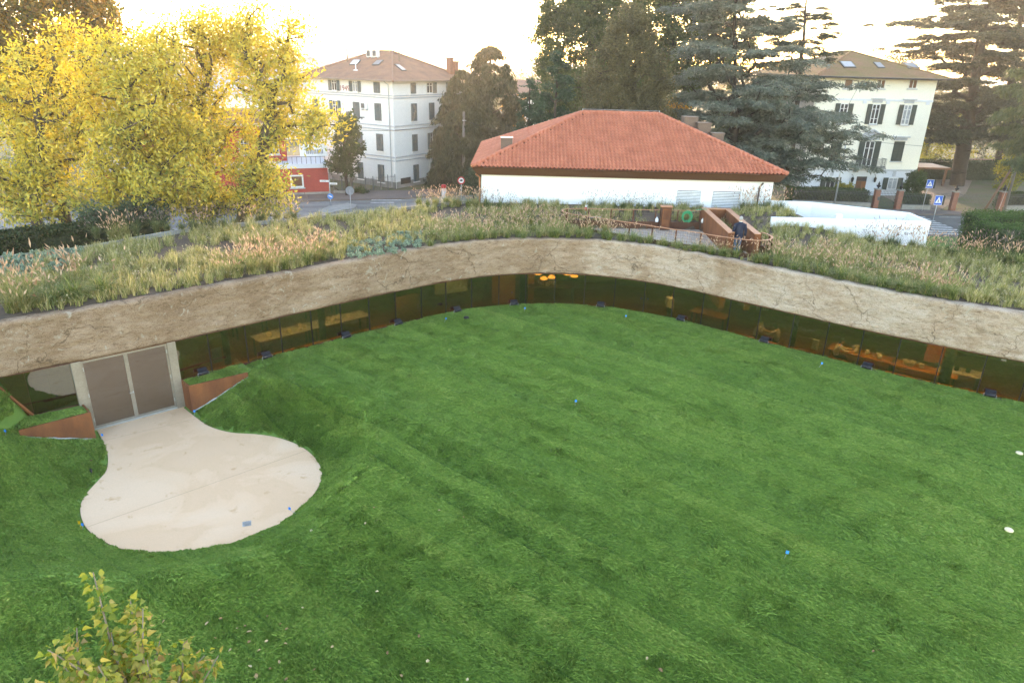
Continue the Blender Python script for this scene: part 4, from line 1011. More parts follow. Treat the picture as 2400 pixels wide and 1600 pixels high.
# window axes from the photograph
ax = [fV.uv(*z4(x, 527))[0] for x in (490, 700, 907)]
for k, u in enumerate(ax):     # attic
    zc = fV.uv(*z4((527, 734, 945)[k], 330))[1]
    w_ = window(fV, vh, u - 0.52, u + 0.52, zc - 0.48, zc + 0.5, 'wood_door', 'win_frame', 1 if k else 0, 0)
z_t, z_b = fV.uv(*z4(712, 460))[1], fV.uv(*z4(690, 592))[1]
for k, u in enumerate(ax):     # second floor
    w_ = window(fV, vh, u - 0.5, u + 0.5, z_b, z_t, 'win_curtain' if k == 2 else 'win_dark', 'win_frame', 1, 2, fw=0.09)
    shutter(fV, w_, u - 1.12, u - 0.53, z_b, z_t, 'shutter_green'); shutter(fV, w_, u + 0.53, u + 1.12, z_b, z_t, 'shutter_green')
    if k: vbox('cornice', 'greytrim', [(u - 0.62, u + 0.62, z_t + 0.16, z_t + 0.5, 0.004, 0.10), (u - 0.82, u + 0.82, z_t + 0.5, z_t + 0.66, 0.004, 0.28)])
zb2 = fV.uv(*z4(600, 431))[1]
vbox('string_course', 'villa_base', [(0, fV.L, zb2 - 0.12, zb2 + 0.10, 0.003, 0.07)])
for x in (635, 787, 1050): vbox('bracket_block', 'villa_base', [(fV.uv(*z4(x, 445))[0] - 0.22, fV.uv(*z4(x, 445))[0] + 0.22, zb2 - 0.42, zb2 - 0.125, 0.003, 0.08)])
vbox('string_course', 'greytrim', [(0, fV.L, ZB - 0.1, ZB + 0.10, 0.003, 0.08)])
z_t1, z_b1 = fV.uv(*z4(851, 705))[1], fV.uv(*z4(845, 834))[1]
for k in (0, 2):               # first floor, closed
    u = fV.uv(*z4((441, 0, 851)[k], 770))[0]
    w_ = window(fV, vh, u - 0.68, u + 0.68, z_b1, z_t1, 'win_dark', 'shutter_green', 0, 0, fw=0.05)
    shutter(fV, w_, u - 0.66, u - 0.01, z_b1, z_t1, 'shutter_green'); shutter(fV, w_, u + 0.01, u + 0.66, z_b1, z_t1, 'shutter_green')
    vbox('cornice', 'greytrim', [(u - 0.85, u + 0.85, z_t1 + 0.12, z_t1 + 0.45, 0.004, 0.12), (u - 1.05, u + 1.05, z_t1 + 0.45, z_t1 + 0.62, 0.004, 0.32)] + [(u - 0.8 + 0.27 * j, u - 0.68 + 0.27 * j, z_t1 + 0.34, z_t1 + 0.448, 0.121, 0.2) for j in range(6)])
uc = fV.uv(*z4(655, 790))[0]; zd0 = 0.15
w_ = window(fV, vh, uc - 0.62, uc + 0.62, zd0, z_t1, 'win_dark', 'win_frame', 1, 1, sill=None, fw=0.09)
w_.name = 'balcony_door'
shutter(fV, w_, uc - 1.38, uc - 0.65, zd0, z_t1, 'shutter_green'); shutter(fV, w_, uc + 0.65, uc + 1.38, zd0, z_t1, 'shutter_green')
mb = MB(); fV.box(mb, uc - 1.0, uc + 1.0, z_t1 + 0.12, z_t1 + 0.5, 0.004, 0.12); fV.box(mb, uc - 1.22, uc + 1.22, z_t1 + 0.5, z_t1 + 0.64, 0.004, 0.32)
for du in (-1, 1):
    a = fV.p(uc + du * 1.22, z_t1 + 0.641, 0.30); c = fV.p(uc, z_t1 + 1.28, 0.30)
    mb.obox(a, c - a, -fV.n * 0.29, (0, 0, 0.14))
mb.add([fV.p(uc - 1.1, z_t1 + 0.645, 0.06), fV.p(uc + 1.1, z_t1 + 0.645, 0.06), fV.p(uc, z_t1 + 1.25, 0.06)], [(0, 1, 2)])
mb.build('pediment', M['greytrim'], vh)
# balcony
bal = vbox('balcony', 'concrete', [(uc - 1.95, uc + 1.95, zd0 - 0.17, zd0 - 0.01, 0.004, 1.15), (uc - 1.5, uc - 1.2, zd0 - 0.65, zd0 - 0.171, 0.004, 0.7), (uc + 1.2, uc + 1.5, zd0 - 0.65, zd0 - 0.171, 0.004, 0.7)])
mb = MB(); H1 = zd0 + 1.0
for a, b_ in ((fV.p(uc - 1.9, 0, 0.05), fV.p(uc - 1.9, 0, 1.1)), (fV.p(uc - 1.9, 0, 1.1), fV.p(uc + 1.9, 0, 1.1)), (fV.p(uc + 1.9, 0, 1.1), fV.p(uc + 1.9, 0, 0.05))):
    for zz in (zd0 + 0.08, H1): mb.tube([(a.x, a.y, zz), (b_.x, b_.y, zz)], 0.028, 5)
    n_ = int((b_ - a).length / 0.17)
    for i in range(n_ + 1):
        q = a.lerp(b_, i / n_); mb.tube([(q.x, q.y, zd0), (q.x, q.y, H1)], 0.018, 4)
mb.build('railing', M['iron'], bal)
# ground floor
z_tg = fV.uv(*z4(600, 940))[1]
u = fV.uv(*z4(604, 1000))[0]; d_ = vbox('door', 'wood_door', [(u - 0.66, u + 0.66, GZ + 0.15, z_tg - 0.45, 0.004, 0.04)])
mb = MB(); fV.box(mb, u - 0.66, u + 0.66, z_tg - 0.44, z_tg + 0.1, 0.004, 0.04); mb.build('transom', M['win_dark'], d_)
mb = MB(); fV.box(mb, u + 0.02, u + 0.64, GZ + 0.2, z_tg - 0.5, 0.041, 0.07); mb.build('door_panel', pmat('light_wood_panel', (0.22, 0.085, 0.035), None, 5, 0.5), d_)
vbox('door_steps', 'concrete', [(u - 1.0, u + 1.0, GZ, GZ + 0.15, 0.004, 0.7)])
for xx in (405, 812):
    u = fV.uv(*z4(xx, 990))[0]; w_ = window(fV, vh, u - 0.62, u + 0.62, GZ + 0.75, z_tg, 'win_curtain' if xx == 812 else 'win_dark', 'win_frame', 1, 1, fw=0.09)
    shutter(fV, w_, u - 1.3, u - 0.65, GZ + 0.75, z_tg, 'shutter_green'); shutter(fV, w_, u + 0.65, u + 1.3, GZ + 0.75, z_tg, 'shutter_green')
    mb = MB()
    for j in range(8): q = fV.p(u - 0.55 + 1.1 * j / 7, 0, 0.12); mb.tube([(q.x, q.y, GZ + 0.75), (q.x, q.y, z_tg - 0.02)], 0.02, 4)
    mb.build('window_bars', M['win_frame'] if xx == 812 else M['dark_iron'], w_)
    vbox('keystone', 'greytrim', [(u - 0.2, u + 0.2, z_tg + 0.15, ZB - 0.1, 0.003, 0.06)])
for xx in (545, 693):
    u, z = fV.uv(*z4(xx, 948)); q = fV.p(u, z, 0.35); mb = MB()
    mb.lathe([(0.03, -0.42), (0.12, -0.36), (0.19, 0.05), (0.21, 0.07), (0.05, 0.24), (0.02, 0.34)], q, 6); mb.tube([fV.p(u, z + 0.45, 0.0), fV.p(u, z + 0.5, 0.2), fV.p(u, z + 0.33, 0.35)], 0.025, 5)
    mb.build('wall_lantern', M['dark_iron'], vh)
# roof
o_ = 1.15
VEq = [fV.p(-o_, VE, o_), fV.p(fV.L + o_, VE, o_), fV.p(fV.L + o_, VE, -VD - o_), fV.p(-o_, VE, -VD - o_)]
va1 = fV.p(fV.L / 2, 0, -7.3); va2 = fV.p(fV.L / 2, 0, -VD + 7.3); va1.z = va2.z = aty(2006, 122, va1.y).z
mb = MB(); course_face(mb, VEq[0], VEq[1], va1, va1, 24); course_face(mb, VEq[1], VEq[2], va2, va1, 24); course_face(mb, VEq[2], VEq[3], va2, va2, 24); course_face(mb, VEq[3], VEq[0], va1, va2, 24)
vr = mb.build('roof', M['mosstile'], vh)
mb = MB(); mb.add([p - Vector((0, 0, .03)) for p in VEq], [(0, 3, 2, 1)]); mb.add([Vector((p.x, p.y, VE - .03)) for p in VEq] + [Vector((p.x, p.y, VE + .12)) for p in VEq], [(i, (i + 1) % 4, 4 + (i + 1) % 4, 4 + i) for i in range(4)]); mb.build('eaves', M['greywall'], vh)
tube_part('gutter', M['dark_iron'], [VEq[0] + fV.n * .06, VEq[1] + fV.n * .06], 0.10, vr, 8)
for a, b_ in ((VEq[0], va1), (VEq[1], va1), (va1, va2)):
    mb = MB(); caps(mb, a + Vector((0, 0, .06)), b_ + Vector((0, 0, .06)), 0.15, 16); mb.build('hip_tiles', M['mosstile'], vr)
triV = (VEq[0], VEq[1], va1)
def z7(x, y): return 1840 + x * 0.17432, 80 + y * 0.17432
for q4 in ([(790, 458), (955, 460), (885, 380), (722, 378)], [(1250, 465), (1345, 465), (1275, 393), (1180, 390)], [(1655, 470), (1810, 470), (1730, 397), (1570, 393)]):
    roof_window(vh, [z7(*q) for q in q4], triV, m_pane_d, vr)
p, n_ = roof_point(*z7(535, 400), (VEq[3], VEq[0], va1)); mb = MB(); mb.box(p.x - .55, p.x + .55, p.y - .4, p.y + .4, p.z - .6, p.z + 1.2); mb.box(p.x - .65, p.x + .65, p.y - .5, p.y + .5, p.z + .85, p.z + .98); mb.box(p.x - .65, p.x + .65, p.y - .5, p.y + .5, p.z + 1.201, p.z + 1.3); mb.build('chimney', M['greywall'], vr)

# ------------------------------------------------------------------ red building behind the yellow trees
rd = thing('red_building', 'red rendered building with a white cornice behind the yellow trees', 'building', (-24, 82, GZ))
K0 = atz(772, 456, GZ)                                     # near right corner
def k(px, py, y): return aty(px, py, y)
uA = Vector((-0.93, -0.37, 0)).normalized()                # front runs to the left, slightly nearer
fA = Frame((K0.x + uA.x * 22, K0.y + uA.y * 22), (K0.x, K0.y)); zt = k(772, 393, K0.y).z
mb = MB(); bk = -fA.n * 7.0
mb.prism([(fA.p(0, 0).x, fA.p(0, 0).y), (fA.p(22, 0).x, fA.p(22, 0).y), (fA.p(22, 0, -7).x, fA.p(22, 0, -7).y), (fA.p(0, 0, -7).x, fA.p(0, 0, -7).y)], GZ, zt); mb.build('wall', M['redpaint'], rd)
mb = MB(); fA.box(mb, -0.15, 22.15, zt + 0.002, zt + 0.45, -7.15, 0.15); mb.build('cornice', M['villa_base'], rd)
mb = MB(); fA.box(mb, -0.05, 22.05, GZ, GZ + 0.35, 0.003, 0.05); mb.build('plinth', M['concrete'], rd)
uw, zw = fA.uv(696, 425); window(fA, rd, uw - 0.7, uw + 0.7, GZ + 0.9, zt - 0.7, 'wood_door', 'win_frame', 0, 0, fw=0.16)
uw, zw = fA.uv(600, 425); window(fA, rd, uw - 0.7, uw + 0.7, GZ + 0.9, zt - 0.7, 'wood_door', 'win_frame', 0, 0, fw=0.16)
# upper block with its own tiled roof
fB = Frame((K0.x + uA.x * 21, K0.y + 3 + uA.y * 21), (K0.x + uA.x * 5.1, K0.y + 3 + uA.y * 5.1)); zu = fB.uv(684, 296)[1]
mb = MB(); fB.box(mb, 0, fB.L, zt + 0.46, zu, -6, 0); mb.build('upper_wall', M['redpaint'], rd)
mb = MB(); fB.box(mb, -0.1, fB.L + 0.1, zu + 0.001, zu + 0.4, -6.1, 0.1); mb.build('frieze', M['offwhite'], rd)
E5 = [fB.p(-0.8, zu + 0.42, 0.9), fB.p(fB.L + 0.8, zu + 0.42, 0.9), fB.p(fB.L + 0.8, zu + 0.42, -6.9), fB.p(-0.8, zu + 0.42, -6.9)]; h1, h2 = fB.p(3.2, zu + 1.7, -3), fB.p(fB.L - 3.2, zu + 1.7, -3)
mb = MB(); course_face(mb, E5[0], E5[1], h2, h1, 12); course_face(mb, E5[1], E5[2], h2, h2, 12); course_face(mb, E5[2], E5[3], h1, h2, 12); course_face(mb, E5[3], E5[0], h1, h1, 12); mb.build('roof', M['oldtile'], rd)
mb = MB(); mb.add(E5, [(0, 3, 2, 1)]); mb.build('soffit', M['greywall'], rd)
for px in (430, 500, 570, 640):
    uw, zw = fB.uv(px, 330); window(fB, rd, uw - 0.55, uw + 0.55, zt + 1.2, zt + 2.9, 'win_dark', 'win_frame', 1, 1)
# roof-deck sign panel with dark lettering and railing
uw, zw = fA.uv(750, 372)
mb = MB(); fA.box(mb, uw - 1.9, uw + 1.1, zt + 0.95, zt + 2.3, -2.2, -2.1); sg = mb.build('sign_panel', M['sign_white'], rd)
mb = MB(); rs = np.random.default_rng(9); x_ = uw - 1.2
while x_ < uw + 0.6:
    wd = rs.uniform(0.06, 0.12); fA.box(mb, x_, x_ + wd, zt + 1.25, zt + 1.72, -2.099, -2.08); x_ += wd + rs.uniform(0.05, 0.1)
mb.build('sign_lettering', pmat('sign_lettering_blue', (0.10, 0.12, 0.2), None, 3, 0.6), sg)
mb = MB()
for j in range(12): q = fA.p(22 - 0.5 * j - .2, 0, -0.1); mb.tube([(q.x, q.y, zt + .45), (q.x, q.y, zt + 1.2)], 0.03, 4)
mb.tube([fA.p(21.8, zt + 1.2, -.1), fA.p(16.3, zt + 1.2, -.1)], 0.035, 5); mb.build('deck_railing', M['iron'], rd)

# ------------------------------------------------------------------ far buildings and hills
fb_ = thing('warehouse', 'pale grey gabled warehouse beyond the apartment house', 'warehouse', (-36, 150, GZ))
a, c = aty(640, 165, 150), aty(800, 165, 150); ap = aty(728, 133, 150)
mb = MB(); poly = [(a.x, a.z - 1.5), (c.x, c.z - 1.5), (c.x, c.z), (ap.x, ap.z), (a.x, a.z)]
yv0, yv1 = 150, 185
vs = [(x, yv0, z) for x, z in poly] + [(x, yv1, z) for x, z in poly]; vs[0] = (a.x, yv0, GZ); vs[1] = (c.x, yv0, GZ); vs[5] = (a.x, yv1, GZ); vs[6] = (c.x, yv1, GZ)
mb.add(vs, [(0, 1, 2, 3, 4), (9, 8, 7, 6, 5), (0, 5, 6, 1), (1, 6, 7, 2), (4, 9, 5, 0)]); mb.build('wall', M['villa_base'], fb_)
mb = MB(); mb.add([(a.x - .6, yv0 - .6, a.z - .1), (ap.x, yv0 - .6, ap.z + .15), (ap.x, yv1, ap.z + .15), (a.x - .6, yv1, a.z - .1), (c.x + .6, yv0 - .6, c.z - .1), (c.x + .6, yv1, c.z - .1),
                   (a.x - .6, yv0 - .6, a.z - .5), (ap.x, yv0 - .6, ap.z - .25), (c.x + .6, yv0 - .6, c.z - .5)], [(0, 1, 2, 3), (1, 4, 5, 2), (6, 7, 1, 0), (7, 8, 4, 1)]); mb.build('roof', M['greytrim'], fb_)
mb = MB(); mb.box(a.x + 1, c.x - 1, yv0 - 0.25, yv0 - 0.005, a.z - 0.7, a.z - 0.2); mb.build('fascia_band', M['greytrim'], fb_)
fb2 = thing('distant_shed', 'long low grey-roofed shed left of the warehouse behind yellow leaves', 'shed', (-58, 140, GZ))
a, c = aty(330, 200, 135), aty(690, 178, 135); mb = MB(); mb.box(a.x, c.x, 135, 150, GZ, 4.5); mb.build('wall', M['offwhite'], fb2)
mb = MB(); mb.add([(a.x - 1, 134, 4.4), (c.x + 1, 134, 4.4), (c.x + 1, 143, 7.2), (a.x - 1, 143, 7.2), (c.x + 1, 152, 4.4), (a.x - 1, 152, 4.4)], [(0, 1, 2, 3), (3, 2, 4, 5)]); mb.build('roof', M['greytrim'], fb2)
fb3 = thing('distant_house', 'small far house with pale tiled roof between the dark conifers', 'house', (5, 150, GZ))
a, c = aty(1190, 226, 130), aty(1290, 226, 130); zt_ = aty(1215, 187, 138).z
mb = MB(); mb.box(a.x, c.x, 131, 147, GZ, a.z + 0.1); mb.build('wall', M['offwhite'], fb3)
mb = MB(); course_face(mb, (a.x - .6, 130.4, a.z), (c.x + .6, 130.4, a.z), (c.x + .6, 139, zt_), (a.x - .6, 139, zt_), 16); mb.add([(a.x - .6, 139, zt_), (c.x + .6, 139, zt_), (c.x + .6, 147.6, a.z), (a.x - .6, 147.6, a.z)], [(0, 1, 2, 3)]); mb.build('roof', M['oldtile'], fb3)
fb4 = thing('garden_house', 'low garden house with brown roof behind the dark hedge at the villa', 'house', (66, 118, GZ))
a, c = aty(2262, 402, 112), aty(2372, 402, 112); mb = MB(); mb.box(a.x, c.x, 112, 119, GZ, a.z); mb.build('wall', M['offwhite'], fb4)
mb = MB(); course_face(mb, (a.x - .5, 111.5, a.z), (c.x + .5, 111.5, a.z), (c.x - 1, 115.5, a.z + 1.6), (a.x + 1, 115.5, a.z + 1.6), 10); mb.add([(a.x + 1, 115.5, a.z + 1.6), (c.x - 1, 115.5, a.z + 1.6), (c.x + .5, 119.5, a.z), (a.x - .5, 119.5, a.z)], [(0, 1, 2, 3)]); mb.build('roof', M['oldtile'], fb4)
m_hill = pmat('wooded_hillside', (0.06, 0.085, 0.04), (0.09, 0.10, 0.05), 0.02, 0.95)
hx = np.linspace(-1100, 1100, 120); vs, fs = [], []
hz = 20 + 26 * VN.fbm(hx * 0.006 + 3, np.full_like(hx, 2.0), 4) - 0.03 * np.abs(hx + 480)
for i, x in enumerate(hx):
    vs += [(x, 1100, GZ - 2), (x, 1250, GZ + max(4, hz[i] * 0.6)), (x, 1450, GZ + max(6, hz[i]))]
for i in range(len(hx) - 1): fs += [(i * 3, i * 3 + 3, i * 3 + 4, i * 3 + 1), (i * 3 + 1, i * 3 + 4, i * 3 + 5, i * 3 + 2)]
mb = MB(); mb.add(vs, fs); hl_ = mb.build('hills', m_hill, smooth=True); tag(hl_, 'hazy low hills on the horizon', 'hills', kind='structure')
# ================================================================== roof terrace
ter = thing('roof_terrace', 'sunken roof terrace with gravel floor and rust-coloured edging among the grasses', 'terrace', (7, 34, TERR_Z))
m_gravel = pmat('pinkish_gravel', (0.42, 0.34, 0.28), (0.30, 0.24, 0.20), 2.0, 0.95, fine=22, bump=0.5, bscale=25)
SL = dict(lof=(9.87, 37.5), lif=(10.15, 37.15), lon=(9.67, 31.5), lin=(9.98, 31.63), rif=(11.08, 37.15), rof=(11.38, 37.5), rin=(10.83, 31.42), ron=(11.13, 31.45))
hole = [SL['lin'], SL['rin'], SL['rif'], SL['lif']]
# floor as cells, leaving the stairwell open
cs = 0.25; mb = MB()
for i in range(int(2 / cs), int(12.5 / cs)):
    for j in range(int(29 / cs), int(38.5 / cs)):
        x, y = i * cs, j * cs
        c_ = np.array([x + cs / 2]), np.array([y + cs / 2])
        if in_poly(c_[0], c_[1], TERR)[0] and not (in_poly(c_[0], c_[1], hole)[0] and y > 31.9):
            mb.add([(x, y, TERR_Z), (x + cs, y, TERR_Z), (x + cs, y + cs, TERR_Z), (x, y + cs, TERR_Z)], [(0, 1, 2, 3)])
mb.build('gravel_floor', m_gravel, ter)
def wall_line(name, mat, pts, th, z0, z1, par):
    vs, fs = [], []; P_ = [Vector((p[0], p[1], 0)) for p in pts]; n_ = len(P_)
    for i, p in enumerate(P_):
        t_ = (P_[min(i + 1, n_ - 1)] - P_[max(i - 1, 0)]).normalized(); nn = Vector((-t_.y, t_.x, 0)) * th / 2
        for d, z in ((-1, z0), (1, z0), (1, z1), (-1, z1)): vs.append((p.x + nn.x * d, p.y + nn.y * d, z))
    for i in range(n_ - 1):
        for k_ in range(4): fs.append((i * 4 + k_, i * 4 + 4 + k_, i * 4 + 4 + (k_ + 1) % 4, i * 4 + (k_ + 1) % 4))
    fs += [(0, 1, 2, 3), ((n_ - 1) * 4 + 3, (n_ - 1) * 4 + 2, (n_ - 1) * 4 + 1, (n_ - 1) * 4)]
    mb = MB(); mb.add(vs, fs); return mb.build(name, mat, par)
RL = catmull(RAIL, 0.2); RLR = catmull(RAIL_R + [RAIL[0]], 0.1)
wall_line('edge_upstand', M['corten_dark'], RL[::2], 0.06, TERR_Z - 0.3, 3.36, ter)
wall_line('edge_upstand', M['corten_dark'], RLR[::2], 0.06, TERR_Z - 0.3, 3.36, ter)
rail = thing('terrace_railing', 'curved rust-coloured railing with flat top rail looping round the roof terrace', 'railing', (7, 34, TERR_Z))
wall_line('top_rail', M['copper'], RL, 0.09, RAIL_Z - 0.018, RAIL_Z, rail)
wall_line('top_rail', M['copper'], RLR, 0.09, RAIL_Z - 0.018, RAIL_Z - 0.001, rail)
for path in (RL, RLR):
    L_ = np.concatenate([[0], np.cumsum(np.linalg.norm(np.diff(path, axis=0), axis=1))])
    n_ = max(2, round(L_[-1] / 1.15)); prev = None
    for i in range(n_ + 1):
        s = L_[-1] * i / n_; p = (np.interp(s, L_, path[:, 0]), np.interp(s, L_, path[:, 1])); q = (np.interp(s + .05, L_, path[:, 0]), np.interp(s + .05, L_, path[:, 1]))
        mb = MB(); mb.box(p[0] - 0.035, p[0] + 0.035, p[1] - 0.012, p[1] + 0.012, TERR_Z, RAIL_Z - 0.019); mb.build('post', M['corten_dark'], rail)
        if prev is not None:
            mb = MB(); sa, sb_ = prev, s; nn = int((sb_ - sa) / 0.1)
            for j in range(1, nn):
                t_ = sa + (sb_ - sa) * j / nn; x, y = np.interp(t_, L_, path[:, 0]), np.interp(t_, L_, path[:, 1]); mb.tube([(x, y, 3.37), (x, y, RAIL_Z - 0.03)], 0.0035, 3, False)
            for z in (3.48, 3.6, 3.72, 3.84):
                mb.tube([(np.interp(sa + (sb_ - sa) * j / 4, L_, path[:, 0]), np.interp(sa + (sb_ - sa) * j / 4, L_, path[:, 1]), z) for j in range(5)], 0.0035, 3, False)
            mb.build('wire_mesh', M['corten_dark'], rail)
        prev = s
# --- stair enclosure
st_ = thing('stair_enclosure', 'rust-coloured steel stair enclosure of two parallel walls beside the walking man', 'stairwell', (10.5, 34.5, TERR_Z))
SZ = 4.05
def stair_wall(a, b_, c, d, name='side_wall'):
    mb = MB(); mb.prism([a, b_, c, d], 0.4, SZ - 0.03); w_ = mb.build(name, M['corten'], st_)
    cx = (a[0] + b_[0] + c[0] + d[0]) / 4; cy = (a[1] + b_[1] + c[1] + d[1]) / 4
    mb = MB(); mb.prism([(cx + (p[0] - cx) * 1.03, cy + (p[1] - cy) * 1.004) for p in (a, b_, c, d)], SZ - 0.029, SZ); mb.build('coping', M['copper'], w_); return w_
stair_wall(SL['lon'], SL['lin'], SL['lif'], SL['lof']); stair_wall(SL['rin'], SL['ron'], SL['rof'], SL['rif'])
stair_wall((10.16, 37.15), (11.07, 37.15), (11.38, 37.5), (9.87, 37.5), 'end_wall')
for i in range(12):
    y0 = 31.9 + i * 0.29; z = TERR_Z - 0.17 * (i + 1); mb = MB(); mb.box(9.99, 10.98, y0, y0 + 0.3, z - 0.17, z); mb.build('step', M['corten_dark'], st_)
# --- cabinet, extinguisher, hose
pc = atz(1558, 521, 3.36); cab = thing('steel_cabinet', 'small rust-coloured cabinet with grille door on the terrace edge', 'cabinet', (pc.x, pc.y, 3.0))
mb = MB(); mb.box(-0.26, 0.26, -0.2, 0.2, 0, 1.18); mb.build('body', M['corten_dark'], cab, local=True)
mb = MB(); mb.box(-0.31, 0.31, -0.25, 0.25, 1.181, 1.22); mb.build('top', M['copper'], cab, local=True)
mb = MB(); mb.box(-0.2, 0.2, -0.215, -0.201, 0.1, 1.1); dr = mb.build('door', M['corten'], cab, local=True)
mb = MB()
for j in range(9): mb.box(-0.16, 0.16, -0.225, -0.216, 0.55 + j * 0.055, 0.58 + j * 0.055)
mb.build('grille', M['corten_dark'], dr, local=True)
pe = atz(1371, 514, 3.05); ext = thing('fire_extinguisher', 'red fire extinguisher hanging at the curved end of the railing', 'extinguisher', (pe.x, pe.y, 3.2))
mb = MB(); mb.lathe([(0.075, 0), (0.085, 0.02), (0.085, 0.42), (0.06, 0.5), (0.03, 0.52)], (0, 0, 0), 12); mb.build('cylinder', M['sign_red'], ext, smooth=True, local=True)
mb = MB(); mb.lathe([(0.028, 0.52), (0.03, 0.6)], (0, 0, 0), 8); mb.box(-0.02, 0.12, -0.015, 0.015, 0.60, 0.63); mb.tube([(0.03, 0, 0.56), (0.12, 0, 0.5), (0.12, 0, 0.15)], 0.014, 6); mb.build('valve', M['sign_white'], ext, local=True)
mb = MB(); mb.box(-0.05, 0.05, -0.09, -0.084, 0.18, 0.3); mb.build('label_plate', M['sign_white'], ext, local=True)
ph = aty(1610, 508, 37.0); hs = thing('hose_coil', 'coiled green garden hose hung on the terrace railing', 'hose', (ph.x, ph.y, ph.z))
m_hose = pmat('green_hose', (0.03, 0.36, 0.16), None, 5, 0.5); mb = MB(); rs = np.random.default_rng(4)
for k_ in range(9):
    r_ = 0.17 + 0.10 * rs.random(); dx, dz = rs.normal(0, 0.02, 2)
    mb.tube([(r_ * math.cos(a) + dx, 0.02 * k_ - 0.1 + 0.02 * math.sin(3 * a), r_ * math.sin(a) * 1.15 + dz) for a in np.linspace(0, 2 * PI, 20)], 0.016, 5, False)
mb.build('coil', m_hose, hs, local=True)
mb = MB(); mb.tube([(0.1, 0, 0.2), (0.5, 0, 0.38), (0.9, -0.1, 0.45), (1.1, -0.3, 0.3)], 0.014, 5); mb.build('hose_end', m_hose, hs, local=True)
for i, (px, py, nm, lab) in enumerate(((1392, 512, 'pipe_stub', 'short grey pipe lying behind the railing near the extinguisher'), (1539, 520, 'white_canister', 'small white canister at the foot of the cabinet'), (1647, 522, 'white_canister', 'small white canister beside the stair enclosure wall'))):
    p = atz(px, py, 3.38); mb = MB()
    if i == 0: mb.tube([(-0.28, 0, 0.05), (0.28, 0, 0.05)], 0.05, 8); mb.tube([(0.28, 0, 0.05), (0.36, 0, 0.05)], 0.07, 8)
    else: mb.lathe([(0.08, 0), (0.09, 0.03), (0.09, 0.16), (0.04, 0.2), (0.035, 0.25)], (0, 0, 0), 10)
    o = mb.build(nm, M['sign_white'] if i else M['galv'], None, smooth=True); o.location = p; tag(o, lab, 'pipe' if i == 0 else 'canister')

# ================================================================== people: continuous skinned body, clothing as child meshes
m_skin = pmat('skin', (0.52, 0.30, 0.21), None, 8, 0.6); m_hair_d = pmat('dark_hair', (0.02, 0.016, 0.013), None, 20, 0.7); m_hair_g = pmat('grey_hair', (0.42, 0.41, 0.40), (0.3, 0.29, 0.28), 25, 0.8)
m_navy = pmat('navy_jacket_cloth', (0.016, 0.022, 0.045), (0.012, 0.016, 0.034), 6, 0.85); m_jean = pmat('blue_denim', (0.12, 0.20, 0.34), (0.08, 0.14, 0.25), 7, 0.9); m_shirtw = pmat('white_shirt', (0.72, 0.71, 0.69), None, 5, 0.85)
m_shirtg = pmat('pale_grey_jumper', (0.50, 0.48, 0.45), (0.42, 0.40, 0.38), 5, 0.9); m_dtrous = pmat('dark_trousers', (0.03, 0.03, 0.035), None, 5, 0.85)
def skin_mesh(name, nodes, edges, root, sub=2):
    me = bpy.data.meshes.new(name + '_sk'); me.from_pydata([n_[0] for n_ in nodes], edges, []); o = bpy.data.objects.new(name + '_sk', me); C.objects.link(o)
    sk = o.modifiers.new('s', 'SKIN'); sk.use_smooth_shade = True
    lay = me.skin_vertices[0].data
    for i, n_ in enumerate(nodes): lay[i].radius = n_[1]
    lay[root].use_root = True
    sb_ = o.modifiers.new('u', 'SUBSURF'); sb_.levels = sub; sb_.render_levels = sub
    dg = bpy.context.evaluated_depsgraph_get(); out_ = bpy.data.meshes.new_from_object(o.evaluated_get(dg)); bpy.data.objects.remove(o); out_.name = name
    return out_
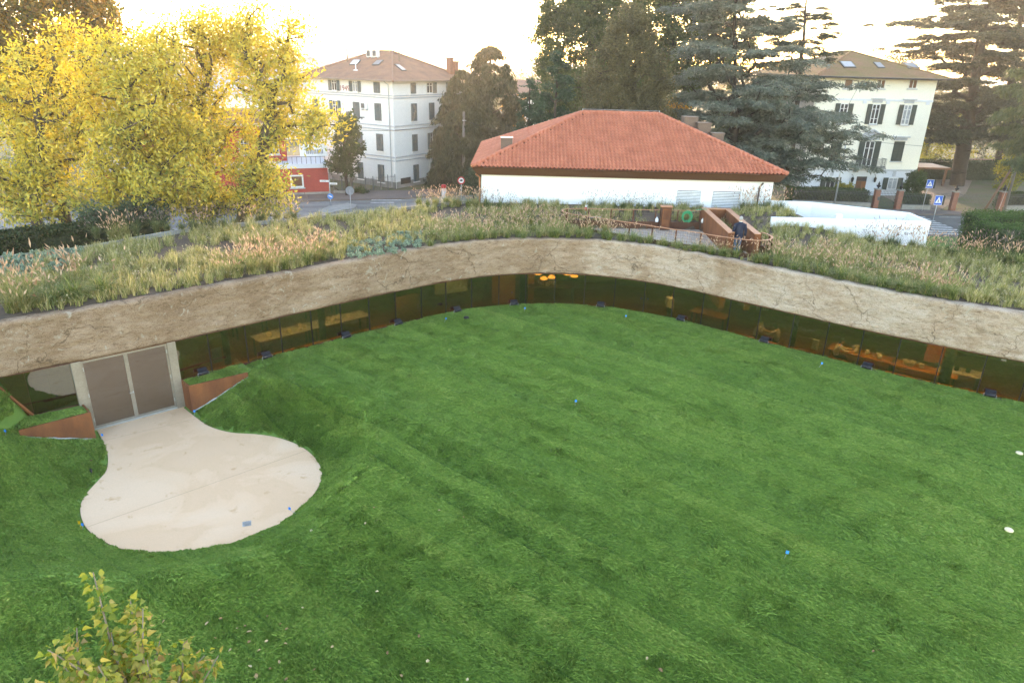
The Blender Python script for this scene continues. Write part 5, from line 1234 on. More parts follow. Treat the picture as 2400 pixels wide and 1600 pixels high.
def person(label, loc, rz, J, cloth, hair, hair_long=False, facing=(0, 1, 0)):
    """J: joints dict; cloth: function(x, y, z) -> material index for the body's faces"""
    root = thing('person', label, 'person', loc, rz)
    r2 = lambda a, b_: (a, b_)
    names = list(J.keys()); idx_ = {n_: i for i, n_ in enumerate(names)}
    nodes = [(J[n_][0], J[n_][1]) for n_ in names]
    E_l = [('pelvis', 'belly'), ('belly', 'chest'), ('chest', 'neck'), ('neck', 'jaw'), ('jaw', 'crown')]
    for s in 'lr':
        E_l += [('chest', 'sh' + s), ('sh' + s, 'el' + s), ('el' + s, 'wr' + s), ('wr' + s, 'pm' + s), ('pelvis', 'hp' + s), ('hp' + s, 'kn' + s), ('kn' + s, 'an' + s), ('an' + s, 'to' + s)]
        for k_ in range(4): E_l.append(('pm' + s, 'f%d%s' % (k_, s)))
        E_l.append(('wr' + s, 'th' + s))
    me = skin_mesh('body', nodes, [(idx_[a], idx_[b_]) for a, b_ in E_l], idx_['pelvis'])
    me.materials.clear()
    for m_ in cloth[0]: me.materials.append(m_)
    for p in me.polygons: p.material_index = cloth[1](*p.center)
    body = link_mesh('body', me, root)
    # head details: hair cap, nose, ears, eyes
    jc = Vector(J['jaw'][0]); cc = Vector(J['crown'][0]); up = (cc - jc).normalized(); hd = jc + up * 0.07
    face = Vector(facing); face = (face - up * face.dot(up)).normalized(); sd_ = face.cross(up)
    def ell(mb, c, ax_, n1=10, n2=8, cut=None):
        vs, fs = [], []
        for i in range(n2 + 1):
            th = PI * i / n2
            for k_ in range(n1):
                ph_ = 2 * PI * k_ / n1; vs.append(c + ax_[0] * math.sin(th) * math.cos(ph_) + ax_[1] * math.sin(th) * math.sin(ph_) + ax_[2] * math.cos(th))
        for i in range(n2):
            for k_ in range(n1): 
                f_ = (i * n1 + k_, (i + 1) * n1 + k_, (i + 1) * n1 + (k_ + 1) % n1, i * n1 + (k_ + 1) % n1)
                fs.append(f_)
        mb.add(vs, fs)
    mb = MB(); ell(mb, hd + up * 0.035 - face * 0.014, (sd_ * 0.083, face * 0.098, up * 0.103))
    if hair_long: ell(mb, hd - up * 0.04 - face * 0.055, (sd_ * 0.08, face * 0.05, up * 0.13))
    mb.build('hair', hair, root, True, True)
    mb = MB(); ell(mb, hd - up * 0.015 + face * 0.03, (sd_ * 0.066, face * 0.074, up * 0.095)); ell(mb, hd - up * 0.015 + face * 0.105, (sd_ * 0.013, face * 0.02, up * 0.022), 6, 4)
    for s in (-1, 1): ell(mb, hd - up * 0.01 + sd_ * 0.082 * s, (sd_ * 0.012, face * 0.02, up * 0.03), 6, 4)
    mb.build('face', m_skin, root, True, True)
    mb = MB()
    for s in (-1, 1): ell(mb, hd + up * 0.012 + sd_ * 0.03 * s + face * 0.096, (sd_ * 0.013, face * 0.008, up * 0.007), 6, 4)
    ell(mb, hd - up * 0.062 + face * 0.097, (sd_ * 0.022, face * 0.006, up * 0.005), 6, 4); mb.build('features', m_hair_d, root, True, True)
    return root
def limb_hand(J, s, pm, dirv, side):
    pm, d, sv = Vector(pm), Vector(dirv).normalized(), Vector(side)
    for k_ in range(4):
        o = sv * (0.026 - 0.0175 * k_) + d * (0.075, 0.088, 0.082, 0.062)[k_] + d.cross(sv).normalized() * 0.012
        J['f%d%s' % (k_, s)] = (tuple(pm + o), (0.009, 0.009))
    J['th' + s] = (tuple(pm + sv * 0.05 + d * 0.015), (0.011, 0.011))
def standing_man():
    # faces +Y (back to the camera), in mid stride, 1.76 m
    J = dict(pelvis=((0, 0, 0.95), (.15, .11)), belly=((0, 0, 1.12), (.145, .105)), chest=((0, -0.01, 1.34), (.165, .115)), neck=((0, 0, 1.50), (.058, .058)), jaw=((0, .01, 1.575), (.066, .075)), crown=((0, .01, 1.70), (.075, .085)),
             shl=((-.19, -0.01, 1.43), (.07, .07)), ell=((-.25, -.05, 1.14), (.05, .05)), wrl=((-.26, .05, .90), (.032, .032)), pml=((-.255, .075, .83), (.04, .02)),
             shr=((.19, -0.01, 1.43), (.07, .07)), elr=((.255, -.07, 1.15), (.05, .05)), wrr=((.265, -.02, .90), (.032, .032)), pmr=((.265, -.005, .82), (.04, .02)),
             hpl=((-.095, 0, .88), (.10, .10)), knl=((-.10, .06, .50), (.065, .065)), anl=((-.10, -.06, .09), (.045, .045)), tol=((-.11, .08, .03), (.04, .03)),
             hpr=((.095, 0, .88), (.10, .10)), knr=((.10, .10, .50), (.065, .065)), anr=((.10, .16, .09), (.045, .045)), tor=((.11, .30, .03), (.04, .03)))
    limb_hand(J, 'l', J['pml'][0], (0.0, .15, -1), (0, .6, .1)); limb_hand(J, 'r', J['pmr'][0], (0.0, .05, -1), (0, .6, .1))
    return J
def cl_man(x, y, z):
    if z > 1.50: return 3
    if z > 0.92: return 0 if not (abs(x) > 0.21 and z < 0.925) else 3
    if abs(x) > 0.2 and z > 0.6: return 3
    if z < 0.09: return 2
    return 1
pm_ = atz(1738, 507.6, TERR_Z + 1.76)
man = person('grey-haired man in navy jacket and jeans walking away on the terrace', (pm_.x, pm_.y, TERR_Z), R(-8), standing_man(), ([m_navy, m_jean, M['black'], m_skin], cl_man), m_hair_g)
# jacket hull over the torso, open at the hem, plus collar
mb = MB(); rings = [(0.80, .215, .155, 0.0), (0.92, .195, .15, 0.0), (1.08, .18, .14, 0), (1.25, .20, .15, -.01), (1.38, .225, .145, -.012), (1.45, .20, .12, -.01), (1.50, .10, .085, 0), (1.53, .075, .075, 0)]
vs, fs = [], []; n_ = 18
for z, a, b_, yo in rings:
    for k_ in range(n_): vs.append((a * math.cos(2 * PI * k_ / n_), b_ * math.sin(2 * PI * k_ / n_) + yo, z + 0.01 * math.sin(5 * 2 * PI * k_ / n_) * (z < 0.85)))
for i in range(len(rings) - 1):
    for k_ in range(n_): fs.append((i * n_ + k_, i * n_ + (k_ + 1) % n_, (i + 1) * n_ + (k_ + 1) % n_, (i + 1) * n_ + k_))
mb.add(vs, fs); mb.tube([(-.19, -.01, 1.43), (-.245, -.04, 1.2), (-.26, -.03, 1.1), (-.265, .045, .9)], [.085, .072, .066, .055], 10); mb.tube([(.19, -.01, 1.43), (.25, -.055, 1.2), (.262, -.05, 1.1), (.268, -.02, .9)], [.085, .072, .066, .055], 10)
mb.build('jacket', m_navy, man, True, True)
mb = MB(); mb.lathe([(.078, 1.505), (.072, 1.55), (.066, 1.552)], (0, 0.002, 0), 14); mb.build('shirt_collar', m_shirtw, man, True, True)
# ================================================================== roads and pavements
def sheet(name, poly, z, mat, label, cat):
    mb = MB(); mb.add([(p[0], p[1], z) for p in poly], [tuple(range(len(poly)))]); o = mb.build(name, mat)
    me = o.data
    if me.polygons[0].normal.z < 0: me.flip_normals()
    return tag(o, label, cat, kind='structure')
# right: road passing in front of the villa; left: junction before the apartment house
def g_(px, py): p = atz(px, py, GZ); return (p.x, p.y)
sheet('road', [(-120, 58), (-60, 66), (-24, 74.5), (-12, 78), (-4, 83), (8, 96), (14, 110), (18, 110), (16, 90), (10, 78), (14, 77), (24, 76.5), (34, 76.3), (70, 77.5), (140, 81), (140, 70), (70, 66.5), (34, 66.0), (20, 66.2), (0, 66.5), (-30, 60), (-60, 52), (-120, 44)], GZ + 0.004, M['asphalt_pale'], 'worn grey asphalt road curving past the houses', 'road')
sheet('road_surface', [(16, 76.6), (34, 76.3), (70, 77.5), (140, 81), (140, 70), (70, 66.5), (34, 66.0), (16, 66.3)], GZ + 0.008, M['asphalt'], 'dark asphalt carriageway before the villa fence', 'road')
def kerbed(name, poly, mat, label):
    mb = MB(); mb.prism(poly, GZ - 0.05, GZ + 0.12); o = mb.build(name, mat); return tag(o, label, 'pavement', kind='structure')
kerbed('pavement', [(16, 76.65), (34, 76.35), (70, 77.55), (140, 81.05), (140, 84.3), (70, 80.4), (49, 79.1), (34, 79.3), (18, 79.6)], M['pavement'], 'brownish pavement along the villa fence')
sheet('garden_drive', [(44.5, 79.4), (47.6, 79.4), (58, 92), (66, 104), (48, 110), (46.5, 95)], GZ + 0.006, M['gravel_path'], 'pale gravel drive beside the villa', 'drive')
kerbed('pavement_corner', [(-24, 74.7), (-12, 78.2), (-4.2, 83.2), (7.6, 96), (7, 97), (-6, 86.5), (-13, 83), (-25, 80.5), (-60, 70), (-60, 66.3)], M['pavement'], 'narrow pavement at the foot of the apartment house')
kerbed('traffic_island', [g_(745, 497), g_(775, 484), g_(815, 478), g_(838, 482), g_(830, 490), g_(790, 497), g_(770, 503)], M['concrete'], 'small kerbed traffic island with weeds in the junction')
mk = thing('crosswalk_marking', 'white zebra crossing stripes on the road beside the ramp wall', 'marking', (42, 70, GZ))
for i in range(9):
    y0 = 67.0 + i * 1.02; mb = MB(); a = Vector((44.2, y0, GZ + 0.012)); mb.add([(39.5, y0, GZ + .012), (43.9, y0 + .04, GZ + .012), (43.9, y0 + .56, GZ + .012), (39.5, y0 + .52, GZ + .012)], [(0, 1, 2, 3)]); mb.build('stripe', M['paint_white'], mk)
mk2 = thing('road_line_marking', 'thin white edge and centre lines on the carriageway', 'marking', (60, 73, GZ))
for y0, dy in ((75.6, 1.1), (71.9, 0.9)):
    mb = MB(); mb.add([(45.5, y0, GZ + .013), (100, y0 + dy * 3.0, GZ + .013), (100, y0 + dy * 3 + .14, GZ + .013), (45.5, y0 + .14, GZ + .013)], [(0, 1, 2, 3)]); mb.build('line', M['paint_white'], mk2)
mk3 = thing('worn_road_marking', 'worn white marking patches on the junction asphalt', 'marking', (-10, 76, GZ))
for (px, py, w_) in ((905, 470, 1.6), (925, 461, 2.2), (950, 455, 1.5), (895, 476, 1.2), (985, 449, 1.8)):
    p = atz(px, py, GZ); mb = MB(); mb.add([(p.x - w_, p.y - .2, GZ + .012), (p.x + w_, p.y + .3, GZ + .012), (p.x + w_, p.y + .65, GZ + .012), (p.x - w_, p.y + .15, GZ + .012)], [(0, 1, 2, 3)]); mb.build('patch', M['paint_white'], mk3)
sheet('verge_grass', [(23, 35), (24, 62), (34, 65.9), (70, 66.3), (80, 55), (50, 35)], GZ + 0.02, pmat('mown_verge', (0.07, 0.15, 0.03), (0.09, 0.17, 0.035), 0.8, 0.9, bump=0.5, bscale=20), 'green grass verge between roof and road', 'grass')

# ================================================================== fences, posts, gates
def fence(name, label, A, B, z0, z1, mat, step=0.16, spear=True, wall=0.0, bar_r=0.016, posts=0):
    A, B = Vector((A[0], A[1], 0)), Vector((B[0], B[1], 0)); d = B - A; L_ = d.length; u = d.normalized()
    f_ = thing(name, label, 'fence', (A.x, A.y, z0))
    if wall:
        n_ = Vector((-u.y, u.x, 0)) * 0.15
        mb = MB(); mb.obox((A.x - n_.x, A.y - n_.y, GZ), d, n_ * 2, (0, 0, wall)); w_ = mb.build('low_wall', M['concrete'], f_)
        mb = MB(); mb.obox((A.x - n_.x * 1.25, A.y - n_.y * 1.25, GZ + wall + .001), d, n_ * 2.5, (0, 0, .06)); mb.build('coping', M['concrete'], w_)
    for z in (z0 + 0.12, z1 - 0.18):
        mb = MB(); mb.tube([(A.x, A.y, z), (B.x, B.y, z)], 0.022, 4); mb.build('rail', mat, f_)
    n_ = int(L_ / step); me = None
    for i in range(n_ + 1):
        if me is None:
            mb = MB(); mb.tube([(0, 0, 0), (0, 0, z1 - z0)], bar_r, 4)
            if spear: mb.tube([(0, 0, z1 - z0 - .02), (0, 0, z1 - z0 + .03), (0, 0, z1 - z0 + .14)], [bar_r, bar_r * 1.9, 0.003], 4)
            me = np_mesh('bar', np.array([tuple(v) for v in mb.v]), mb.f, mat)
        q = A + u * (L_ * i / n_); o = link_mesh('bar', me, f_); o.location = (q.x - A.x, q.y - A.y, 0)
    for i in range(posts + 1 if posts else 0):
        q = A + u * (L_ * i / posts); mb = MB(); mb.tube([(q.x, q.y, GZ), (q.x, q.y, z1 + .1)], 0.05, 5); mb.build('post', mat, f_)
    return f_
PP = [(40.56, 80.0), (42.9, 79.6), (49.0, 79.5), (54.9, 80.4)]
fence('villa_fence', 'grey spear-topped fence before the villa hedge, left of the brick gate posts', (31.5, 80.6), (40.1, 80.1), GZ + 0.5, GZ + 1.75, M['iron'], wall=0.5)
fence('villa_fence', 'grey spear-topped fence with low wall between villa gate and drive gate', (43.35, 79.6), (46.5, 79.5), GZ + 0.5, GZ + 1.75, M['iron'], wall=0.5)
fence('villa_fence', 'grey spear-topped fence right of the last brick post under the cedar', (55.4, 80.5), (66, 82.6), GZ + 0.5, GZ + 1.75, M['iron'], wall=0.5)
fence('garden_gate', 'grey iron garden gate between the brick posts with urns', (41.0, 79.95), (42.5, 79.7), GZ + 0.1, GZ + 1.85, M['iron'], 0.14)
fence('drive_gate', 'narrow grey iron gate beside the third brick post', (46.7, 79.5), (48.6, 79.5), GZ + 0.1, GZ + 1.85, M['iron'], 0.14)
fence('drive_gate', 'wide grey iron drive gate behind the leaning pole', (49.45, 79.6), (54.5, 80.3), GZ + 0.1, GZ + 1.8, M['iron'], 0.16)
for i, (x, y) in enumerate(PP):
    bp_ = thing('brick_gate_post', ('brick gate post with urn and grey letterbox, first left of the garden gate', 'brick gate post with urn, right of the garden gate', 'brick gate post with urn at the narrow gate near the cedar trunk', 'brick gate post behind the leaning utility pole')[i], 'gate post', (x, y, GZ), group=None)
    mb = MB(); mb.box(-.27, .27, -.27, .27, 0, 2.1); mb.build('pillar', M['brick'], bp_, local=True)
    mb = MB(); mb.box(-.34, .34, -.34, .34, 2.101, 2.2); mb.build('cap', M['concrete'], bp_, local=True)
    mb = MB(); mb.lathe([(.10, 2.201), (.10, 2.26), (.05, 2.3), (.2, 2.42), (.24, 2.55), (.26, 2.57), (.12, 2.6), (.1, 2.68), (.13, 2.78), (.05, 2.88), (.02, 3.0)], (0, 0, 0), 10); mb.build('urn', M['dark_iron'], bp_, True, True)
    if i == 0: mb = MB(); mb.box(.02, .24, -.33, -.271, .95, 1.35); mb.build('letterbox', M['iron'], bp_, local=True)
# left: iron fence and gate by the apartment house
p0, p1, p2, p3 = atz(775, 455, GZ), atz(820, 457, GZ), atz(858, 452, GZ), atz(932, 443, GZ)
fence('street_fence', 'dark iron fence between the red building and the utility pole', (p0.x + .3, p0.y + .3), (p1.x, p1.y + .6), GZ + 0.3, GZ + 1.9, M['iron'], 0.17, False, wall=0.3, posts=2)
fence('yard_gate', 'long grey mesh gate in front of the apartment house', (p2.x, p2.y), (p3.x - .2, p3.y - .4), GZ + 0.1, GZ + 1.7, M['iron'], 0.2, False, posts=4)

# ================================================================== poles, lamps, signs, wires
def pole(name, label, cat, px, pyb, pyt, r0, r1, mat, base=None, lean=0.0):
    b_ = base or atz(px, pyb, GZ); h = aty(px, pyt, b_.y).z - GZ
    o = thing(name, label, cat, (b_.x, b_.y, GZ)); mb = MB(); mb.tube([(0, 0, -.2), (lean * .5, 0, h * .5), (lean, 0, h)], [r0, (r0 + r1) / 2, r1], 10); mb.build('shaft', mat, o, True, True); return o, h
pA, hA = pole('utility_pole', 'grey wooden utility pole beside the dark conifers', 'pole', 1087, 450, 262, 0.19, 0.14, M['woodpole'])
mb = MB(); mb.lathe([(.17, hA - 1.0), (.17, hA - .9)], (0, 0, 0), 10); mb.tube([(-.3, 0, hA - .95), (.3, 0, hA - .95)], .03, 5); mb.build('collar', M['galv'], pA, local=True)
pB, hB = pole('utility_pole', 'wooden utility pole with lamp arm before the apartment house', 'pole', 825, 455, 262, 0.18, 0.13, M['woodpole'])
mb = MB(); mb.tube([(0, 0, hB - 1.4), (.5, -.2, hB - .7), (1.5, -.5, hB - .55)], .04, 6); mb.tube([(1.4, -.47, hB - .56), (2.0, -.65, hB - .5)], [.09, .05], 6); mb.build('lamp_arm', M['iron'], pB, local=True)
mb = MB(); mb.box(-.45, -.12, -.25, .1, hB - 1.6, hB - 1.0); mb.build('junction_box', M['galv'], pB, local=True)
pC, hC = pole('utility_pole', 'pale concrete utility pole rising beside the villa side wall', 'pole', 1858, 440, 300, 0.17, 0.12, M['concrete'], base=Vector((32.3, 82.5, GZ)))
pD, hD = pole('utility_pole', 'wooden utility pole with guy wire before the brick gate post', 'pole', 2330, 478, 335, 0.14, 0.10, M['woodpole'], base=Vector((53.9, 78.0, GZ)))
mb = MB(); mb.tube([(-2.2, .2, 0), (-.15, 0, hD * .78)], [.13, .11], 8); mb.build('brace', pmat('reddish_brace_wood', (0.20, 0.12, 0.085), None, 4, 0.9), pD, True, True)
mb = MB(); mb.tube([(-7.0, -9, .2), (-.05, 0, hD * .8)], .02, 4); mb.build('guy_wire', M['galv'], pD, local=True)
mb = MB(); mb.tube([(-.4, 0, hD * .8), (.5, 0, hD * .8)], .03, 5); mb.build('crossarm', M['galv'], pD, local=True)
# street lamp
b_ = Vector((34.6, 76.9, GZ)); lp = thing('street_lamp', 'slim pale grey street lamp standing before the villa facade', 'street lamp', b_)
hT = aty(1957, 340, b_.y).z - GZ
mb = MB(); mb.tube([(0, 0, 0), (0, 0, hT)], [.11, .07], 8); mb.build('shaft', M['galv'], lp, True, True)
mb = MB(); mb.obox((-.25, -.12, hT), (1.0, 0, .05), (0, .28, 0), (0, 0, .09)); mb.build('lamp_head', M['iron'], lp, local=True, bevel=.02)
# signs
def sign_thing(name, label, base, poles, h):
    o = thing(name, label, 'sign', base); mb = MB(); mb.tube(poles, .035, 7); mb.build('pole', M['galv'], o, True, True); return o
def face_cam(base): return math.atan2(-base.x, base.y) * 1.0
def zebra(label, px, py_sign, base, bent):
    b_ = base; top = aty(px, py_sign, b_.y); h = top.z - GZ; dx = top.x - b_.x
    o = sign_thing('crossing_sign', label, (b_.x, b_.y, GZ), [(0, 0, 0), (0, 0, h - 1.1), (dx, 0, h - .4), (dx, 0, h + .3)] if bent else [(0, 0, 0), (0, 0, h + .3)], h)
    cx = dx if bent else 0.0
    mb = MB(); mb.box(cx - .38, cx + .38, -.09, -.05, h - .5, h + .42); pl_ = mb.build('panel', M['sign_blue'], o, local=True, bevel=.01)
    mb = MB(); mb.box(cx + .39, cx + .60, -.07, .30, h - .5, h + .42); mb.build('lamp_box', M['dark_iron'], o, local=True)
    mb = MB()
    for a in ((-.38, .38, h - .5, h - .475), (-.38, .38, h + .395, h + .42), (-.38, -.355, h - .475, h + .395), (.355, .38, h - .475, h + .395)): mb.box(cx + a[0], cx + a[1], -.096, -.0905, a[2], a[3])
    mb.build('border', M['sign_white'], pl_, local=True)
    mb = MB(); mb.add([(cx - .29, -.093, h - .3), (cx + .29, -.093, h - .3), (cx, -.093, h + .3)], [(0, 1, 2)]); mb.build('triangle', M['sign_white'], pl_, local=True)
    mb = MB(); y = -.097
    mb.tube([(cx + .005, y, h + .07), (cx + .005, y, h + .075)], .04, 6)
    for a, c in (((0, .03), (-.01, -.1)), ((-.01, -.1), (-.09, -.24)), ((-.01, -.1), (.07, -.24)), ((0, .0), (-.08, -.08)), ((0, 0), (.08, -.06))):
        A_, B_ = Vector((cx + a[0], y, h + a[1])), Vector((cx + c[0], y, h + c[1])); d = (B_ - A_).normalized(); n_ = Vector((-d.z, 0, d.x)) * .02
        mb.add([A_ - n_, B_ - n_, B_ + n_, A_ + n_], [(0, 1, 2, 3)])
    mb.build('walking_figure', M['dark_iron'], pl_, local=True)
    return o
b1 = atz(2160, 497, GZ); zebra('blue pedestrian crossing sign on a bent pole, the upper of the two', 2179, 430, Vector((b1.x, b1.y, GZ)), True)
b2 = Vector((41.3, 69.5, GZ)); zebra('blue pedestrian crossing sign right behind the white ramp wall, the lower of the two', 2186, 468, b2, False)
# round no-lorry sign
b3 = Vector((-5.6, 72.5, GZ)); t3 = aty(1081, 423, b3.y); o = sign_thing('no_lorry_sign', 'round red and white no-lorries sign before the utility pole', (t3.x, b3.y, GZ), [(0, 0, 0), (0, 0, t3.z - GZ + .3)], 2)
h = t3.z - GZ
def disc(mb, r0, y, z, r1=0.0, n=20, sx=1.0):
    vs = [(sx * r0 * math.cos(2 * PI * k_ / n), y, z + r0 * math.sin(2 * PI * k_ / n)) for k_ in range(n)]
    if r1:
        vs += [(sx * r1 * math.cos(2 * PI * k_ / n), y, z + r1 * math.sin(2 * PI * k_ / n)) for k_ in range(n)]
        mb.add(vs, [(k_, (k_ + 1) % n, n + (k_ + 1) % n, n + k_) for k_ in range(n)])
    else: mb.add(vs, [tuple(range(n))])
mb = MB(); disc(mb, .38, -.05, h); disc(mb, .38, -.03, h); pl_ = mb.build('panel', M['sign_white'], o, local=True)
mb = MB(); disc(mb, .38, -.056, h, .27); mb.build('red_ring', M['sign_red'], pl_, local=True)
mb = MB(); mb.box(-.08, .15, -.062, -.056, h - .04, h + .1); mb.box(-.17, -.085, -.062, -.056, h - .04, h + .05); disc(mb, .035, -.058, h - .06); mb.box(.06, .11, -.062, -.056, h - .09, h - .041); mb.box(-.14, -.09, -.062, -.056, h - .09, h - .041); mb.build('lorry_symbol', M['black'], pl_, local=True)
# sign backs and street name plates on the left
b4 = atz(712, 492, GZ); 
for px, pb, pt, lab, kind in ((708, 500, 362, 0, 0),): pass
b4 = Vector((-17.0, 69.0, GZ)); t4 = aty(820, 447, b4.y); o = sign_thing('road_sign', 'round grey-backed road sign on the traffic island', (t4.x, b4.y, GZ), [(0, 0, 0), (0, 0, t4.z - GZ + .1)], 2)
mb = MB(); disc(mb, .42, -.02, t4.z - GZ); disc(mb, .42, .0, t4.z - GZ); mb.build('panel', M['sign_back'], o, local=True); mb = MB(); mb.box(-.3, .3, -.04, -.021, t4.z - GZ - .9, t4.z - GZ - .5); 
b5 = Vector((-19.6, 72.5, GZ)); t5 = aty(772, 428, b5.y); o = sign_thing('street_name_sign', 'pole with two white street name plates and a blue disc before the red wall', (t5.x, b5.y, GZ), [(0, 0, 0), (0, 0, t5.z - GZ + .35)], 2); h = t5.z - GZ
mb = MB(); mb.box(-.95, -.04, -.06, -.04, h + .05, h + .24); np1 = mb.build('name_plate', M['sign_white'], o, local=True); mb = MB(); mb.box(.04, .8, -.06, -.04, h - .18, h + .0); np2 = mb.build('name_plate', M['sign_white'], o, local=True)
mb = MB(); rs = np.random.default_rng(6)
for n_p, x0, z0 in ((np1, -.85, h + .11), (np2, .12, h - .12)):
    mb = MB(); x = x0
    for _ in range(9): w_ = rs.uniform(.03, .055); mb.box(x, x + w_, -.065, -.061, z0, z0 + rs.uniform(.04, .07)); x += w_ + .02
    mb.build('lettering', M['iron'], n_p, local=True)
t6 = aty(771, 460, b5.y); mb = MB(); disc(mb, .3, -.045, t6.z - GZ); disc(mb, .3, -.02, t6.z - GZ); db = mb.build('blue_disc', pmat('sign_light_blue', (0.02, 0.22, 0.62), None, 5, .4), o, local=True)
mb = MB(); A_, B_ = Vector((-.16, -.05, t6.z - GZ + .08)), Vector((.18, -.05, t6.z - GZ - .06)); mb.add([A_ - Vector((0, 0, .05)), B_ - Vector((0, 0, .05)), B_ + Vector((0, 0, .05)), A_ + Vector((0, 0, .05))], [(0, 1, 2, 3)]); mb.build('white_arrow', M['sign_white'], db, local=True)
# bollard-like ticket post
b7 = Vector((-7.6, 74.0, GZ)); t7 = aty(1040, 434, b7.y); h = t7.z - GZ; o = thing('roadside_post', 'grey roadside post with a red cap beside the dark conifers', 'post', (t7.x, b7.y, GZ)); mb = MB(); mb.lathe([(.24, 0), (.24, h - .3)], (0, 0, 0), 10); mb.build('shaft', M['galv'], o, True, True); mb = MB(); mb.lathe([(.25, h - .299), (.25, h), (.2, h + .05)], (0, 0, 0), 10); mb.build('cap', M['sign_red'], o, True, True)
# overhead cables
def cable(label, a, b_, sag):
    a, b_ = Vector(a), Vector(b_); mb = MB(); mb.tube([a.lerp(b_, t_) - Vector((0, 0, sag * 4 * t_ * (1 - t_))) for t_ in np.linspace(0, 1, 14)], 0.022, 4); o = mb.build('overhead_cable', M['dark_iron']); tag(o, label, 'cable')
ta = Vector((pA.location.x, pA.location.y, GZ + hA - .95)); tb = Vector((pB.location.x, pB.location.y, GZ + hB - 1.9)); tc = Vector((pC.location.x, pC.location.y, GZ + hC - .4)); td = Vector((pD.location.x, pD.location.y, GZ + hD - .6))
cable('thin overhead cable between the two wooden poles by the apartment house', tb, ta, .5); cable('thin overhead cable from the conifer pole towards the tiled roof', ta, Vector((12, 62, 3.6)), .6); cable('thin overhead cable crossing in front of the villa', tc, td, .5)
# ================================================================== trees, hedges, shrubs
def unit(v): return v / np.maximum(np.linalg.norm(v, axis=-1, keepdims=True), 1e-9)
def leaf_cards(P_, A_, nrm_rand, L_, W_, g):
    """rhombic leaf cards at P_, pointing along A_"""
    n = len(P_); A_ = unit(A_); rnd = g.normal(size=(n, 3)) * nrm_rand + np.array([0, 0, 0.6])
    B_ = unit(np.cross(A_, rnd)); l = (L_ * g.uniform(0.7, 1.25, n))[:, None] * 0.5; w_ = (W_ * g.uniform(0.7, 1.25, n))[:, None] * 0.5
    mid = P_ + A_ * l * 0.15
    v = np.stack([P_ - A_ * l, mid + B_ * w_, P_ + A_ * l, mid - B_ * w_], 1).reshape(-1, 3)
    return v, np.arange(n * 4).reshape(n, 4)
def frusta(P0, P1, R0, R1, k):
    """tapered segments as k-sided tubes"""
    n = len(P0); d = unit(P1 - P0); x = unit(np.cross(d, np.where(np.abs(d[:, 2:3]) > 0.9, np.array([[1., 0, 0]]), np.array([[0, 0, 1.]])))); y = np.cross(d, x)
    a = np.arange(k) * 2 * PI / k; ca, sa = np.cos(a)[None, :, None], np.sin(a)[None, :, None]
    ring = x[:, None, :] * ca + y[:, None, :] * sa
    v = np.concatenate([P0[:, None, :] + ring * R0[:, None, None], P1[:, None, :] + ring * R1[:, None, None]], 1)
    i0 = np.arange(k); i1 = (i0 + 1) % k; f = np.stack([i0, i1, i1 + k, i0 + k], -1)[None] + (np.arange(n) * 2 * k)[:, None, None]
    return v.reshape(-1, 3), f.reshape(-1, 4)
